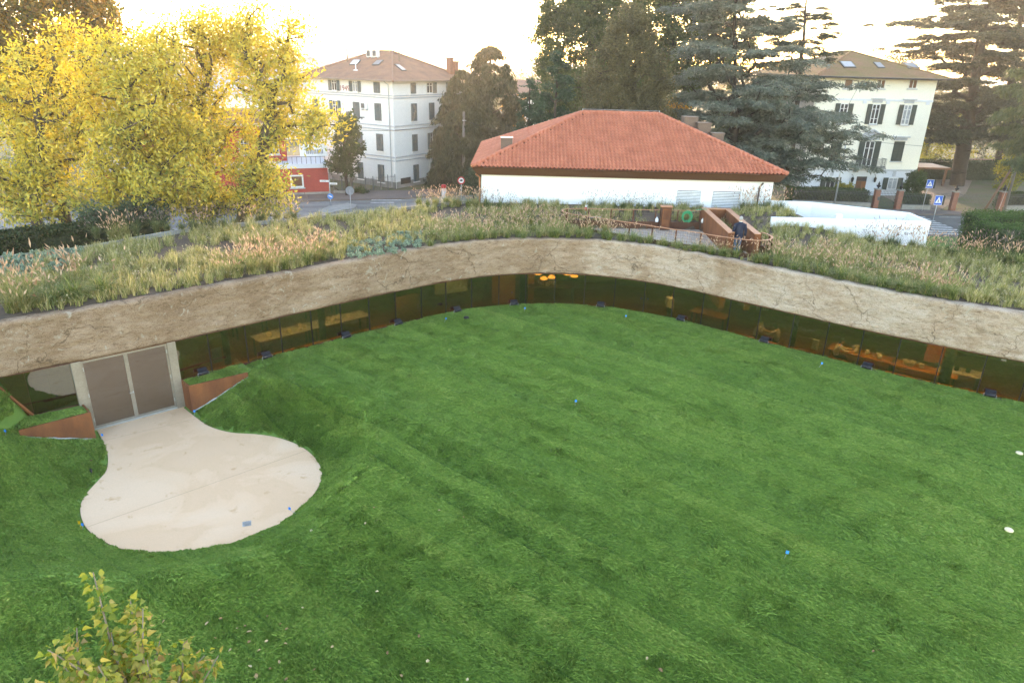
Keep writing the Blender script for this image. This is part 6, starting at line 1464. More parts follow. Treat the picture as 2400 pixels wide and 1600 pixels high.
def grow(name, label, base, trunk, clumps, crad, lpc, L_, W_, lmat, bark, seed, cat='tree', flat=1.0, droop=0.0, radial=0.0, trunk_r=0.3, twigs=5, hgrad=0.35, tip_r=0.012, spread=0.22, nrm=1.0, seg=0.9, bow=0.12, group=None, twig_r=0.008):
    """trunk: list of points from base up; clumps (n,3): leaf cluster centres that the branches reach for"""
    g = np.random.default_rng(seed); base = np.array(base, float)
    pos = [np.array(p, float) for p in trunk]; par = [-1] + list(range(len(trunk) - 1)); ntr = len(trunk)
    # densify the trunk
    dp, dpar = [pos[0]], [-1]
    for i in range(1, len(pos)):
        k = max(1, int(np.linalg.norm(pos[i] - pos[i - 1]) / seg)); a = pos[i - 1]
        for j in range(1, k + 1):
            dp.append(a + (pos[i] - a) * j / k + (g.normal(size=3) * 0.05 if j < k else 0)); dpar.append(len(dp) - 2)
    pos, par = dp, dpar; wgt = [0.0] * len(pos)
    tr = np.array(trunk); low = pos[0][2] + 0.18 * (tr[-1][2] - tr[0][2])
    order = np.argsort([np.min(np.linalg.norm(tr - c, axis=1)) for c in clumps]); tips = np.zeros(len(clumps), int)
    arr = np.array(pos)
    for ci in order:
        c = clumps[ci]; d = np.linalg.norm(arr - c, axis=1) + 0.9 * np.maximum(0, arr[:, 2] - c[2] + 0.3) + 5.0 * (arr[:, 2] < min(low, c[2] - 0.1) - 0.0) * (arr[:, 2] < low)
        i = int(np.argmin(d)); a = arr[i]; ln = np.linalg.norm(c - a); k = max(1, int(ln / seg)); last = i
        up = np.array([0, 0, bow * ln]) * (1 if droop <= 0 else 0.6); side = g.normal(size=3) * 0.06 * ln; new = []
        for j in range(1, k + 1):
            t_ = j / k; q = a + (c - a) * t_ + (up + side) * math.sin(PI * t_) * (1 if j < k else 0); pos.append(q); par.append(last); wgt.append(0.0); last = len(pos) - 1; new.append(q)
        wgt[last] += 1.0; tips[ci] = last; arr = np.concatenate([arr, np.array(new)])
    for i in range(len(pos) - 1, 0, -1): wgt[par[i]] += wgt[i]
    w_ = np.array(wgt); pos = np.array(pos); par = np.array(par); rad = np.maximum(tip_r, trunk_r * (w_ / max(w_[0], 1)) ** 0.5)
    e = np.arange(1, len(pos)); big = rad[e] > 0.05
    V_, F_, off = [], [], 0
    for msk, k in ((big, 7), (~big, 4)):
        ee = e[msk]
        if len(ee) == 0: continue
        r1_ = rad[ee]; r0_ = np.minimum(rad[par[ee]], r1_ * 1.5); v, f = frusta(pos[par[ee]], pos[ee], r0_, r1_, k); V_.append(v); F_.append(f + off); off += len(v)
    # twigs and leaves
    nc = len(clumps); ax_c = tr[:, :2].mean(axis=0)
    T0 = np.repeat(clumps, twigs, 0); td = unit(g.normal(size=(nc * twigs, 3)) * np.array([1, 1, flat]))
    if radial:
        rd_ = T0 - np.append(ax_c, 0); rd_[:, 2] = 0; td = unit(td * (1 - radial) + unit(rd_) * radial); td[:, 2] *= flat
    td[:, 2] -= droop; td = unit(td); cr_ = np.repeat(crad if hasattr(crad, '__len__') else np.full(nc, crad), twigs)
    tl = cr_ * g.uniform(0.55, 1.25, nc * twigs); T1 = T0 + td * tl[:, None]
    v, f = frusta(T0, T1, np.full(len(T0), twig_r), np.full(len(T0), twig_r * 0.5), 3); V_.append(v); F_.append(f + off)
    root = thing(name, label, cat, tuple(base), group=group)
    link_mesh('trunk', np_mesh('trunk', np.concatenate(V_) - base, np.concatenate(F_), bark, True), root)
    m = int(lpc / twigs); ti = np.repeat(np.arange(nc * twigs), m); t_ = g.uniform(0.1, 1.1, len(ti))[:, None]
    sg = spread * cr_[ti][:, None] * np.array([1, 1, max(flat, 0.35)])
    P_ = T0[ti] * (1 - t_) + T1[ti] * t_ + g.normal(size=(len(ti), 3)) * sg
    A_ = td[ti] * 0.8 + g.normal(size=(len(ti), 3)) * np.array([0.6, 0.6, 0.6 * max(flat, 0.3)]); A_[:, 2] -= droop * 0.8
    v, f = leaf_cards(P_, A_, nrm, L_, W_, g)
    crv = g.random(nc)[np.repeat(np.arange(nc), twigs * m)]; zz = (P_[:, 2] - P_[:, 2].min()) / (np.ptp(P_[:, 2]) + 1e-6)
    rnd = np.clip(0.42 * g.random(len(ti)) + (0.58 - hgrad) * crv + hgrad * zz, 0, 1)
    link_mesh('crown', np_mesh('crown', v - base, f, lmat, False, attrs={'rnd': rnd}), root)
    return root
def ells(specs, n, g, shell=0.5, zmin=None):
    """sample cluster centres in ellipsoids given as (centre, (rx, ry, rz))"""
    vol = np.array([r_[0] * r_[1] * r_[2] for _, r_ in specs]) ** 0.75; ch = g.choice(len(specs), n, p=vol / vol.sum()); out_ = []
    for k in ch:
        c, r_ = specs[k]; d = unit(g.normal(size=3)); rr = shell + (1 - shell) * g.random() ** 0.6 if g.random() < 0.8 else g.random()
        out_.append(np.array(c) + d * np.array(r_) * rr)
    return np.array(out_)
def E(px, py, y, rx, rz, ry=None):
    c = aty(px, py, y); s = math.hypot(y, CAM_H - c.z) / FPX * 1.03
    return (np.array(c), (rx * s, (ry if ry is not None else rx * s * 0.8), rz * s))
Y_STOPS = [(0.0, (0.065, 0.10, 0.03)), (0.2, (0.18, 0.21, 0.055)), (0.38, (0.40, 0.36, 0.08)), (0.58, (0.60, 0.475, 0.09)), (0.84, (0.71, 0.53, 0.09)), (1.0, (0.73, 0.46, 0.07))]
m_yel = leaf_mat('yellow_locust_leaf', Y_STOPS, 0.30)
def yellow(label, tpx, tpy, y, crown, n, seed, hg=0.34, lean=0.0):
    g = np.random.default_rng(seed); b_ = aty(tpx, 500, y); b_.z = GZ; cl = ells(crown, n, g, 0.35)
    top = np.mean([c for c, r_ in crown], axis=0); fk = np.array([b_.x + lean * 0.3, y, GZ + 4.5])
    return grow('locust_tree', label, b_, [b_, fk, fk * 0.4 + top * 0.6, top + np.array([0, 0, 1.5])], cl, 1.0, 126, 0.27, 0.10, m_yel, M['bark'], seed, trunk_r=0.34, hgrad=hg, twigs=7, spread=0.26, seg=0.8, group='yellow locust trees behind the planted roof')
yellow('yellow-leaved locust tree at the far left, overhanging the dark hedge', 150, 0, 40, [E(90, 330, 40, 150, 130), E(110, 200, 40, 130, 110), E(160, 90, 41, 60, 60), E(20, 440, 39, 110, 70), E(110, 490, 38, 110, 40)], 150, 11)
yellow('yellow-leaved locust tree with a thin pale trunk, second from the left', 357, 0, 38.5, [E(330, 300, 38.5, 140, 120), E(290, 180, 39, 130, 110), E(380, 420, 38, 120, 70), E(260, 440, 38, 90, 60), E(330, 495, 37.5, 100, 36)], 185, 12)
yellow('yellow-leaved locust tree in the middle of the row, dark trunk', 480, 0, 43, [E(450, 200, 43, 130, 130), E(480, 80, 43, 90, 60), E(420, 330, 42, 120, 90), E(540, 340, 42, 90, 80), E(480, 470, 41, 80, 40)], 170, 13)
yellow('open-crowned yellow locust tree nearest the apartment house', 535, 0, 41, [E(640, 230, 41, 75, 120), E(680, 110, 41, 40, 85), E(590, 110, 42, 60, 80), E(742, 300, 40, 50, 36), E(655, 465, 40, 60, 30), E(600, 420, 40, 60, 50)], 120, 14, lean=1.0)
# rusty plane tree behind
m_plane = leaf_mat('rusty_plane_leaf', [(0, (0.05, 0.06, 0.02)), (0.4, (0.13, 0.12, 0.03)), (0.7, (0.30, 0.17, 0.035)), (1, (0.42, 0.20, 0.03))], 0.4)
g = np.random.default_rng(21); b_ = aty(60, 400, 60); b_.z = GZ
cl = ells([E(100, 60, 60, 150, 120), E(200, 70, 60, 90, 90), E(-60, 40, 60, 150, 160), E(230, -30, 61, 60, 60), E(60, 220, 60, 160, 90)], 200, g, 0.4)
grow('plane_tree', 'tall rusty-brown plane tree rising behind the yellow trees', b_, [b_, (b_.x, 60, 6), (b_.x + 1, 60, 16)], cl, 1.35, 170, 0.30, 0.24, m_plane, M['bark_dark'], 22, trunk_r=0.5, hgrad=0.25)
# evergreen by the pole
m_mag = leaf_mat('glossy_evergreen_leaf', [(0, (0.018, 0.035, 0.012)), (0.6, (0.045, 0.075, 0.022)), (1, (0.085, 0.12, 0.035))], 0.15)
g = np.random.default_rng(31); b_ = aty(812, 440, 79.0); b_.z = GZ
grow('evergreen_tree', 'narrow dark evergreen tree beside the lamp pole', b_, [b_, (b_.x, 79, 1), (b_.x + .2, 79, 5.2)], ells([E(812, 350, 79, 34, 62), E(818, 300, 79, 20, 22), E(800, 385, 79, 34, 26)], 75, g, 0.4), 0.7, 110, 0.32, 0.16, m_mag, M['bark_dark'], 32, trunk_r=0.18, hgrad=0.3)

# conifers
def cone_tree(name, label, tip, base_py, half_px, y, n, seed, mat, droop=0.7, lpc=170, L_=0.45, W_=0.12, power=0.8, crad=0.75, cat='tree', skirt=0.3):
    g = np.random.default_rng(seed); t3 = aty(tip[0], tip[1], y); z0 = GZ + skirt; H_ = t3.z - z0; Rm = half_px * y / FPX * 1.03
    u = g.random(n) ** 0.62; z = z0 + H_ * (1 - u) ; rr = Rm * np.minimum(1.0, (u * 1.05)) ** power * (0.62 + 0.45 * g.random(n)); a = g.random(n) * 2 * PI
    cl = np.stack([t3.x + rr * np.cos(a), y + rr * np.sin(a), z], -1); cl = np.concatenate([cl, [[t3.x, y, t3.z - 0.4]]])
    b_ = (t3.x, y, GZ)
    return grow(name, label, b_, [b_, (t3.x, y, GZ + H_ * 0.5), (t3.x, y, t3.z - 0.3)], cl, crad, lpc, L_, W_, mat, M['bark_dark'], seed + 1, cat=cat, flat=0.6, droop=droop, radial=0.35, trunk_r=0.28, hgrad=0.3, bow=0.04)
m_weep = leaf_mat('weeping_conifer_needle', [(0, (0.022, 0.028, 0.014)), (0.5, (0.05, 0.056, 0.026)), (1, (0.105, 0.098, 0.045))], 0.2)
m_cyp = leaf_mat('cypress_scale_leaf', [(0, (0.016, 0.032, 0.018)), (0.5, (0.036, 0.062, 0.034)), (1, (0.065, 0.098, 0.05))], 0.15)
cone_tree('weeping_conifer', 'weeping dark conifer overlapping the apartment house corner', (1085, 160), 440, 70, 86, 260, 41, m_weep, 0.9, 230, 0.6, 0.15, 0.5, 0.95)
cone_tree('weeping_conifer', 'taller weeping conifer behind, its tip against the bright sky', (1150, 104), 440, 84, 92, 290, 43, m_weep, 0.8, 230, 0.6, 0.16, 0.5, 1.0)
cone_tree('spruce_tree', 'small dark spruce wedged between the weeping conifer and the cypress', (1243, 178), 330, 34, 80, 80, 45, m_cyp, 0.5, 140, 0.45, 0.14, 0.8)
cone_tree('cypress_tree', 'pointed green cypress just behind the ridge of the red roof', (1308, 112), 330, 80, 60, 170, 47, m_cyp, 0.15, 210, 0.30, 0.12, 0.75, 0.62)
# small orange tree glimpsed between them
m_or = leaf_mat('orange_autumn_leaf', [(0, (0.16, 0.09, 0.02)), (0.5, (0.40, 0.19, 0.03)), (1, (0.62, 0.32, 0.05))], 0.5)
g = np.random.default_rng(49); b_ = aty(1205, 400, 100); b_.z = GZ
grow('autumn_tree', 'small orange autumn tree showing between the two conifers', b_, [b_, (b_.x, 100, 2), (b_.x, 100, 6)], ells([E(1205, 285, 100, 34, 50), E(1230, 330, 100, 30, 40)], 40, g, .3), 0.9, 90, 0.3, 0.18, m_or, M['bark_dark'], 50, trunk_r=.15)
g = np.random.default_rng(149); b_ = aty(1590, 300, 78); b_.z = GZ
grow('autumn_tree', 'orange autumn tree showing beside the brown flues', b_, [b_, (b_.x, 78, 1), (b_.x, 78, 4)], ells([E(1590, 270, 78, 28, 45)], 26, g, .3), 0.8, 80, 0.28, 0.16, m_or, M['bark_dark'], 150, trunk_r=.12)
# lime trees and olive-brown tree, backlit
m_lime = leaf_mat('lime_leaf', [(0, (0.03, 0.046, 0.015)), (0.5, (0.068, 0.09, 0.026)), (1, (0.14, 0.145, 0.038))], 0.4)
g = np.random.default_rng(51); b_ = aty(1370, 380, 98); b_.z = GZ
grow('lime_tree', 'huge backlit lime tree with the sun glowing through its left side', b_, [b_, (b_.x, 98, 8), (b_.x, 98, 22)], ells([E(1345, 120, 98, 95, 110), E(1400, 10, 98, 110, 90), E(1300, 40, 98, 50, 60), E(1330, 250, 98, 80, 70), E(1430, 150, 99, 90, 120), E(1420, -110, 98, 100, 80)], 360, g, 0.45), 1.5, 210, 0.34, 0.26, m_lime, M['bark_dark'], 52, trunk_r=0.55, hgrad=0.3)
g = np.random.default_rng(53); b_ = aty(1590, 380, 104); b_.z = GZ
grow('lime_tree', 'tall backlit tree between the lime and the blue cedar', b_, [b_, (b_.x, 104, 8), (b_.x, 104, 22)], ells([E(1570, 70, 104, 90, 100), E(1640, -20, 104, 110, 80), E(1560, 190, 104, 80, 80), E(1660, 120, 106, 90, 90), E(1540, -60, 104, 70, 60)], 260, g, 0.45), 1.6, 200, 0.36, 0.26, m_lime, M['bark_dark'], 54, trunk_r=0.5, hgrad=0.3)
m_olive = leaf_mat('olive_brown_leaf', [(0, (0.045, 0.046, 0.022)), (0.5, (0.105, 0.092, 0.042)), (1, (0.19, 0.15, 0.07))], 0.25)
g = np.random.default_rng(55); b_ = aty(1470, 380, 66); b_.z = GZ
grow('beech_tree', 'olive-brown dense tree directly behind the red roof ridge', b_, [b_, (b_.x, 66, 4), (b_.x, 66, 13)], ells([E(1470, 190, 66, 95, 90), E(1480, 95, 66, 62, 60), E(1485, 50, 66, 34, 28), E(1430, 260, 66, 66, 50), E(1530, 250, 66, 55, 50)], 270, g, 0.55), 0.95, 190, 0.22, 0.12, m_olive, M['bark_dark'], 56, trunk_r=0.35, hgrad=0.2)

# cedars: layered flat plates
def cedar(label, base, lean_top, tiers, mat, seed, lpc=170, L_=0.36, W_=0.07, crad=0.95, trunk_r=0.55, droop=0.25, name='cedar_tree', stems=None, flat=0.28):
    """tiers: (z, reach, number of boughs, first angle, span)"""
    g = np.random.default_rng(seed); b_ = np.array(base, float); top = np.array(lean_top, float); cl = []; cr = []
    for z, reach, nb, a0, span in tiers:
        t_ = (z - b_[2]) / (top[2] - b_[2]); ctr = b_ + (top - b_) * t_
        for k in range(nb):
            a = a0 + span * (k + g.uniform(-0.35, 0.35)) / nb; rc = reach * g.uniform(0.55, 1.12); m = max(2, int(rc / 0.95)); zt = z + g.normal(0, 0.8)
            for j in range(1, m + 1):
                r_ = rc * (0.22 + 0.78 * j / m); zz = zt + 0.10 * r_ - droop * 0.085 * r_ * r_ * 0.35 + g.normal(0, 0.09)
                wv = 0.16 * r_
                for q in range(1 if r_ < 2.0 else 2):
                    cl.append(ctr + np.array([r_ * math.cos(a) + g.normal(0, wv), r_ * math.sin(a) + g.normal(0, wv), zz - ctr[2] + g.normal(0, 0.16)])); cr.append(crad * g.uniform(0.7, 1.2))
    tr_ = [b_, b_ + (top - b_) * 0.5 + np.array([0.15, 0, 0]), top]
    return grow(name, label, tuple(b_), tr_, np.array(cl), np.array(cr), lpc, L_, W_, mat, M['bark_dark'], seed + 1, flat=flat, droop=droop, radial=0.3, trunk_r=trunk_r, hgrad=0.25, nrm=0.7, bow=0.03, twigs=6, spread=0.24)
m_blue = leaf_mat('blue_cedar_needle', [(0, (0.05, 0.06, 0.046)), (0.5, (0.125, 0.142, 0.11)), (1, (0.24, 0.255, 0.195))], 0.15)
m_cedar = leaf_mat('dark_cedar_needle', [(0, (0.022, 0.030, 0.020)), (0.5, (0.052, 0.062, 0.036)), (1, (0.11, 0.105, 0.05))], 0.25)
m_deo = leaf_mat('pale_deodar_needle', [(0, (0.045, 0.062, 0.03)), (0.5, (0.105, 0.125, 0.055)), (1, (0.19, 0.19, 0.08))], 0.25)
b_ = aty(1735, 380, 68); bb = (b_.x, 68, GZ); tt = (aty(1715, -120, 68).x, 68, 22.5)
cedar('big blue-grey cedar with layered drooping boughs right of the red roof', bb, tt, [(2.4, 6.2, 9, 0, 6.28), (4.2, 6.4, 9, .4, 6.28), (6.2, 6.6, 10, .2, 6.28), (8.2, 6.0, 9, .5, 6.28), (10.3, 5.8, 9, .1, 6.28), (12.4, 5.4, 8, .3, 6.28), (14.6, 4.8, 8, .6, 6.28), (16.8, 4.2, 7, .2, 6.28), (19.0, 3.3, 6, .5, 6.28), (21, 2.2, 5, 0, 6.28),
       (5.6, 10.2, 2, -0.55, 0.35), (7.3, 11.2, 2, -0.62, 0.3), (3.8, 8.6, 2, -0.5, 0.4), (8.8, 8.6, 2, -0.35, .5), (10.6, 7.6, 3, -.5, 1.0), (4.6, 9.2, 3, -.6, .8), (6.6, 8.2, 3, -.2, .9)], m_blue, 61, lpc=200, L_=0.40, W_=0.09, crad=1.1)
b_ = aty(1855, 400, 84); cedar('slim sparse cedar with a bare upper trunk before the bright sky', (b_.x, 84, GZ), (aty(1885, -60, 84).x + .6, 84.5, 21.0), [(13.0, 3.4, 6, .2, 6.28), (15.6, 3.6, 6, .7, 6.28), (9.5, 3.0, 6, 0, 6.28), (11.5, 3.0, 6, .3, 6.28), (14.2, 3.8, 5, .5, 6.28), (16.8, 3.6, 5, .1, 6.28), (18.8, 3.0, 5, .4, 6.28), (20.6, 1.8, 4, .2, 6.28)], m_cedar, 63, lpc=170, trunk_r=0.26, crad=0.8)
b_ = aty(2238, 452, 99); cedar('great cedar with a thick dark trunk beside the villa', (b_.x, 99, GZ), (aty(2305, 40, 99).x, 99, 19.0), [(3.2, 7.5, 9, 0, 6.28), (4.6, 8.0, 10, .3, 6.28), (6.8, 8.0, 9, .5, 6.28), (9.0, 7.8, 9, .1, 6.28), (12.0, 8.0, 8, .4, 6.28), (14.5, 9.0, 8, .2, 6.28), (16.6, 9.4, 8, .5, 6.28), (18.6, 7.5, 8, .1, 6.28), (20.4, 5.0, 7, 0.2, 6.28)], m_cedar, 65, lpc=210, trunk_r=0.95, L_=.42, W_=.10, crad=1.15)
b_ = aty(2335, 420, 112); cedar('second dark cedar farther back at the right of the villa', (b_.x, 112, GZ), (aty(2390, 30, 112).x, 112, 21.0), [(7, 7, 8, 0, 6.28), (10, 8, 8, .3, 6.28), (13, 8, 8, .5, 6.28), (16, 8, 8, .1, 6.28), (19, 7, 8, .4, 6.28), (21.5, 5, 6, .2, 6.28)], m_cedar, 67, lpc=190, trunk_r=0.7, L_=.45, W_=.11, crad=1.3)
b_ = aty(2480, 420, 72); cedar('pale green drooping cedar reaching in from the right', (b_.x, 72, GZ), (b_.x, 72, 20.0), [(4.6, 6.8, 9, 0, 6.28), (6.2, 7.0, 9, .3, 6.28), (7.8, 6.8, 9, .5, 6.28), (9.4, 6.2, 9, .1, 6.28), (11.0, 5.6, 8, .4, 6.28), (13.5, 4.6, 8, .2, 6.28), (16, 3.4, 7, .2, 6.28)], m_deo, 69, lpc=190, trunk_r=0.5, droop=0.75, L_=0.5, W_=.10, crad=1.0, name='deodar_tree', flat=0.35)
# undergrowth trees
m_ivy = leaf_mat('ivy_leaf', [(0, (0.022, 0.035, 0.008)), (0.5, (0.06, 0.078, 0.016)), (1, (0.15, 0.15, 0.03))], 0.25)
def bush(name, label, specs, n, seed, mat, crad=0.6, lpc=110, L_=0.2, W_=0.12, base_z=GZ, cat='shrub', trunk_r=.08):
    g = np.random.default_rng(seed); c = np.mean([s_[0] for s_ in specs], axis=0); b_ = (c[0], c[1], base_z)
    return grow(name, label, b_, [b_, (c[0], c[1], base_z + max(.3, (c[2] - base_z) * .6)), tuple(c)], ells(specs, n, g, 0.4), crad, lpc, L_, W_, mat, M['bark_dark'], seed, cat=cat, trunk_r=trunk_r, hgrad=0.2, seg=.5)
bush('ivy_thicket', 'dark ivy-covered thicket under the blue cedar', [E(1760, 330, 76, 80, 60), E(1810, 380, 76, 50, 50), E(1720, 300, 76, 50, 50)], 150, 71, m_ivy, 0.9, 120, 0.24, 0.16)
bush('garden_shrub', 'dark rounded shrub at the corner of the villa', [E(2145, 432, 84.5, 26, 30), E(2150, 415, 84.5, 14, 14)], 60, 73, m_mag, 0.5, 100)
m_ybush = leaf_mat('yellow_green_leaf', [(0, (0.08, 0.11, 0.02)), (0.5, (0.22, 0.22, 0.03)), (1, (0.42, 0.32, 0.04))], 0.4)
bush('garden_shrub', 'yellowish shrub beside the villa door', [E(1978, 446, 86, 20, 15)], 34, 75, m_ybush, 0.4, 90)
bush('small_tree', 'yellow-green small tree behind the hedge at the far right', [E(2385, 400, 96, 40, 40), E(2350, 440, 97, 20, 20)], 50, 77, m_ybush, 0.9, 90, .3, .18, cat='tree')
bush('small_tree', 'yellow-green backlit tree behind the great cedar trunk', [E(2140, 395, 118, 50, 35), E(2280, 385, 122, 60, 40), E(2200, 330, 125, 80, 60)], 90, 79, m_ybush, 1.2, 100, .34, .2, cat='tree')
bush('dark_tree', 'dark tree mass closing the garden behind the villa carport', [E(2130, 280, 120, 60, 60), E(2100, 200, 125, 70, 70), E(2330, 330, 128, 90, 60)], 110, 81, m_cedar, 1.5, 120, .4, .2, cat='tree', trunk_r=.3)
bush('teal_shrub', 'dusky green shrub at the foot of the yellow trees', [E(235, 525, 33.5, 60, 26), E(330, 505, 36, 60, 26)], 60, 83, leaf_mat('dusky_leaf', [(0, (.02, .04, .025)), (.6, (.045, .075, .045)), (1, (.09, .12, .06))], .2), 0.6, 120, .2, .08)
bush('round_shrub', 'low dark shrub below the open-crowned yellow tree', [E(600, 470, 44, 50, 26), E(520, 480, 44, 50, 22)], 50, 85, m_mag, 0.7, 100, .22, .12)
bush('street_shrub', 'small green shrub at the foot of the yard gate', [E(845, 450, 80.5, 22, 8), E(735 + 10, 445, 80, 16, 18)], 26, 87, m_mag, 0.5, 80)
bush('conifer_shrub', 'green shrub in the shade right of the conifer pole', [E(1110, 420, 70, 16, 24)], 26, 88, m_cyp, 0.5, 100)

# far tree belt hazing into the hills
m_far = leaf_mat('far_tree_leaf', [(0, (0.06, 0.06, 0.025)), (0.5, (0.10, 0.095, 0.035)), (1, (0.17, 0.15, 0.05))], 0.3)
g = np.random.default_rng(91); cs_ = []
for px in np.arange(-100, 2500, 22):
    yv = g.uniform(230, 420); c = aty(px + g.uniform(-10, 10), 100, yv); hh = g.uniform(5, 11) if px > 560 else g.uniform(6, 12)
    for k in range(7): cs_.append([c.x + g.normal(0, 4), yv + g.normal(0, 4), GZ + hh * g.random()])
cs_ = np.array(cs_); P_ = np.repeat(cs_, 55, 0) + g.normal(size=(len(cs_) * 55, 3)) * np.array([1.8, 1.8, 1.3]); v, f = leaf_cards(P_, g.normal(size=P_.shape), 1.0, 1.3, 0.9, g)
fo = link_mesh('far_trees', np_mesh('far_trees', v, f, m_far, attrs={'rnd': g.random(len(P_))})); tag(fo, 'hazy belt of far trees below the hills', 'trees', kind='stuff')

# ------------------------------------------------------------------ hedges
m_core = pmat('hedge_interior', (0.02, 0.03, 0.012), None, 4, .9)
def hedge(label, poly, z0, z1, mat, seed, dens=90, L_=0.12, W_=0.075, jit=0.07, name='clipped_hedge', slope=0.0):
    g = np.random.default_rng(seed); c = np.mean(poly, axis=0); root = thing(name, label, 'hedge', (c[0], c[1], z0))
    sh = [(c[0] + (p[0] - c[0]) * 0.96, c[1] + (p[1] - c[1]) * 0.9) for p in poly]
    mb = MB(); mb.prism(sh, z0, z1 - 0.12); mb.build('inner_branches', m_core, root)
    zl = max(z0, z1 - 3.0)
    P_ = []; n_ = len(poly)
    for i in range(n_):
        a, b2 = np.array(poly[i]), np.array(poly[(i + 1) % n_]); ln = np.linalg.norm(b2 - a); m = int(ln * (z1 - zl) * dens); t_ = g.random(m)[:, None]
        xy = a + (b2 - a) * t_; P_.append(np.concatenate([xy, (zl + (z1 - zl) * g.random(m))[:, None]], 1))
    mn, mxx = np.min(poly, axis=0), np.max(poly, axis=0); m = int(np.prod(mxx - mn) * dens * 1.3); q = g.uniform(mn, mxx, (m, 2)); q = q[in_poly(q[:, 0], q[:, 1], poly)]
    P_.append(np.concatenate([q, np.full((len(q), 1), z1)], 1)); P_ = np.concatenate(P_)
    und = 0.22 * (VN.fbm(P_[:, 0] * 0.9, P_[:, 1] * 0.9 + P_[:, 2], 3) - 0.45)
    P_ = P_ + g.normal(size=P_.shape) * jit; P_[:, 2] += und; P_[:, 1] += und
    v, f = leaf_cards(P_, g.normal(size=P_.shape), 1.0, L_, W_, g); cl_ = VN2.fbm(P_[:, 0] * 1.5, P_[:, 2] * 1.5 + P_[:, 1], 2)
    link_mesh('foliage', np_mesh('foliage', v - np.array(root.location), f, mat, attrs={'rnd': np.clip(.5 * g.random(len(P_)) + .6 * cl_ - .1, 0, 1)}), root); return root
m_hdark = leaf_mat('dark_hedge_leaf', [(0, (0.012, 0.022, 0.008)), (0.5, (0.030, 0.048, 0.015)), (1, (0.07, 0.09, 0.03))], 0.15)
m_hgrn = leaf_mat('bright_hedge_leaf', [(0, (0.025, 0.055, 0.014)), (0.5, (0.062, 0.120, 0.026)), (1, (0.12, 0.19, 0.045))], 0.25)
m_hmid = leaf_mat('laurel_hedge_leaf', [(0, (0.02, 0.035, 0.012)), (0.5, (0.048, 0.075, 0.022)), (1, (0.085, 0.12, 0.035))], 0.2)
hedge('dark clipped hedge at the far left behind the succulent bed', [(-27, 25.5), (-16.6, 32.9), (-17.5, 34.4), (-28, 27.2)], GZ, aty(60, 527, 30.5).z - 0.35, m_hdark, 101, 420, .12, .08)
hedge('clipped hedge behind the villa fence, left of the gate', [(31.5, 81.0), (40.0, 80.6), (40.0, 82.4), (31.5, 82.8)], GZ, GZ + 1.75, m_hmid, 102, 160, .17, .1)
hedge('clipped hedge behind the fence between garden gate and drive', [(43.4, 80.0), (46.6, 79.9), (46.8, 81.3), (43.5, 81.4)], GZ, GZ + 1.55, m_hmid, 103, 160, .17, .1)
hedge('tall dark hedge closing the drive behind the cedar trunk', [(56, 104), (82, 106), (82, 108), (56, 106)], GZ, GZ + 2.6, m_hdark, 104, 26, .24, .15)
hedge('clipped hedge right of the last gate post', [(55.8, 81.2), (66, 83.3), (66, 85), (55.8, 83)], GZ, GZ + 1.7, m_hmid, 105, 140, .17, .1)
hz1 = aty(2330, 512, 54).z; a, c = aty(2290, 540, 54), aty(2420, 540, 54)
hedge('loose bright green hedge behind, nearest the road', [(a.x, 54), (c.x + 2, 54.5), (c.x + 2, 57), (a.x + .3, 56.5)], GZ, hz1, m_hgrn, 106, 260, .15, .07, 0.13)
hz2 = aty(2380, 535, 48).z; a, c = aty(2322, 560, 48), aty(2430, 560, 48)
hedge('flat-topped bright green hedge in the corner behind the roof edge', [(a.x, 48), (c.x + 1, 47.6), (c.x + 1, 49.6), (a.x, 50)], GZ, hz2, m_hgrn, 107, 420, .11, .06, 0.05)
hz3 = aty(2390, 560, 43).z; a, c = aty(2368, 580, 43), aty(2440, 580, 43)
hedge('low dark green hedge corner at the right frame edge', [(a.x, 43), (c.x + 1, 42.6), (c.x + 1, 45), (a.x, 45)], GZ, hz3, m_hmid, 108, 380, .12, .07, 0.08)
# wooden carport beside the villa
cp = thing('carport', 'brown wooden carport roof on posts beside the villa', 'carport', (56, 100, GZ)); a, c = aty(2152, 392, 98), aty(2232, 388, 98)
mb = MB(); mb.box(a.x, c.x, 98, 103, a.z - .25, a.z); mb.build('roof', M['wood_door'], cp)
for x in (a.x + .3, c.x - .6): mb = MB(); mb.box(x, x + .25, 98.2, 98.45, GZ, a.z - .251); mb.build('post', M['wood_door'], cp)
mb = MB(); mb.box(a.x, a.x + 2.0, 100, 100.2, GZ, a.z - .252); mb.build('side_boards', M['wood_door'], cp)
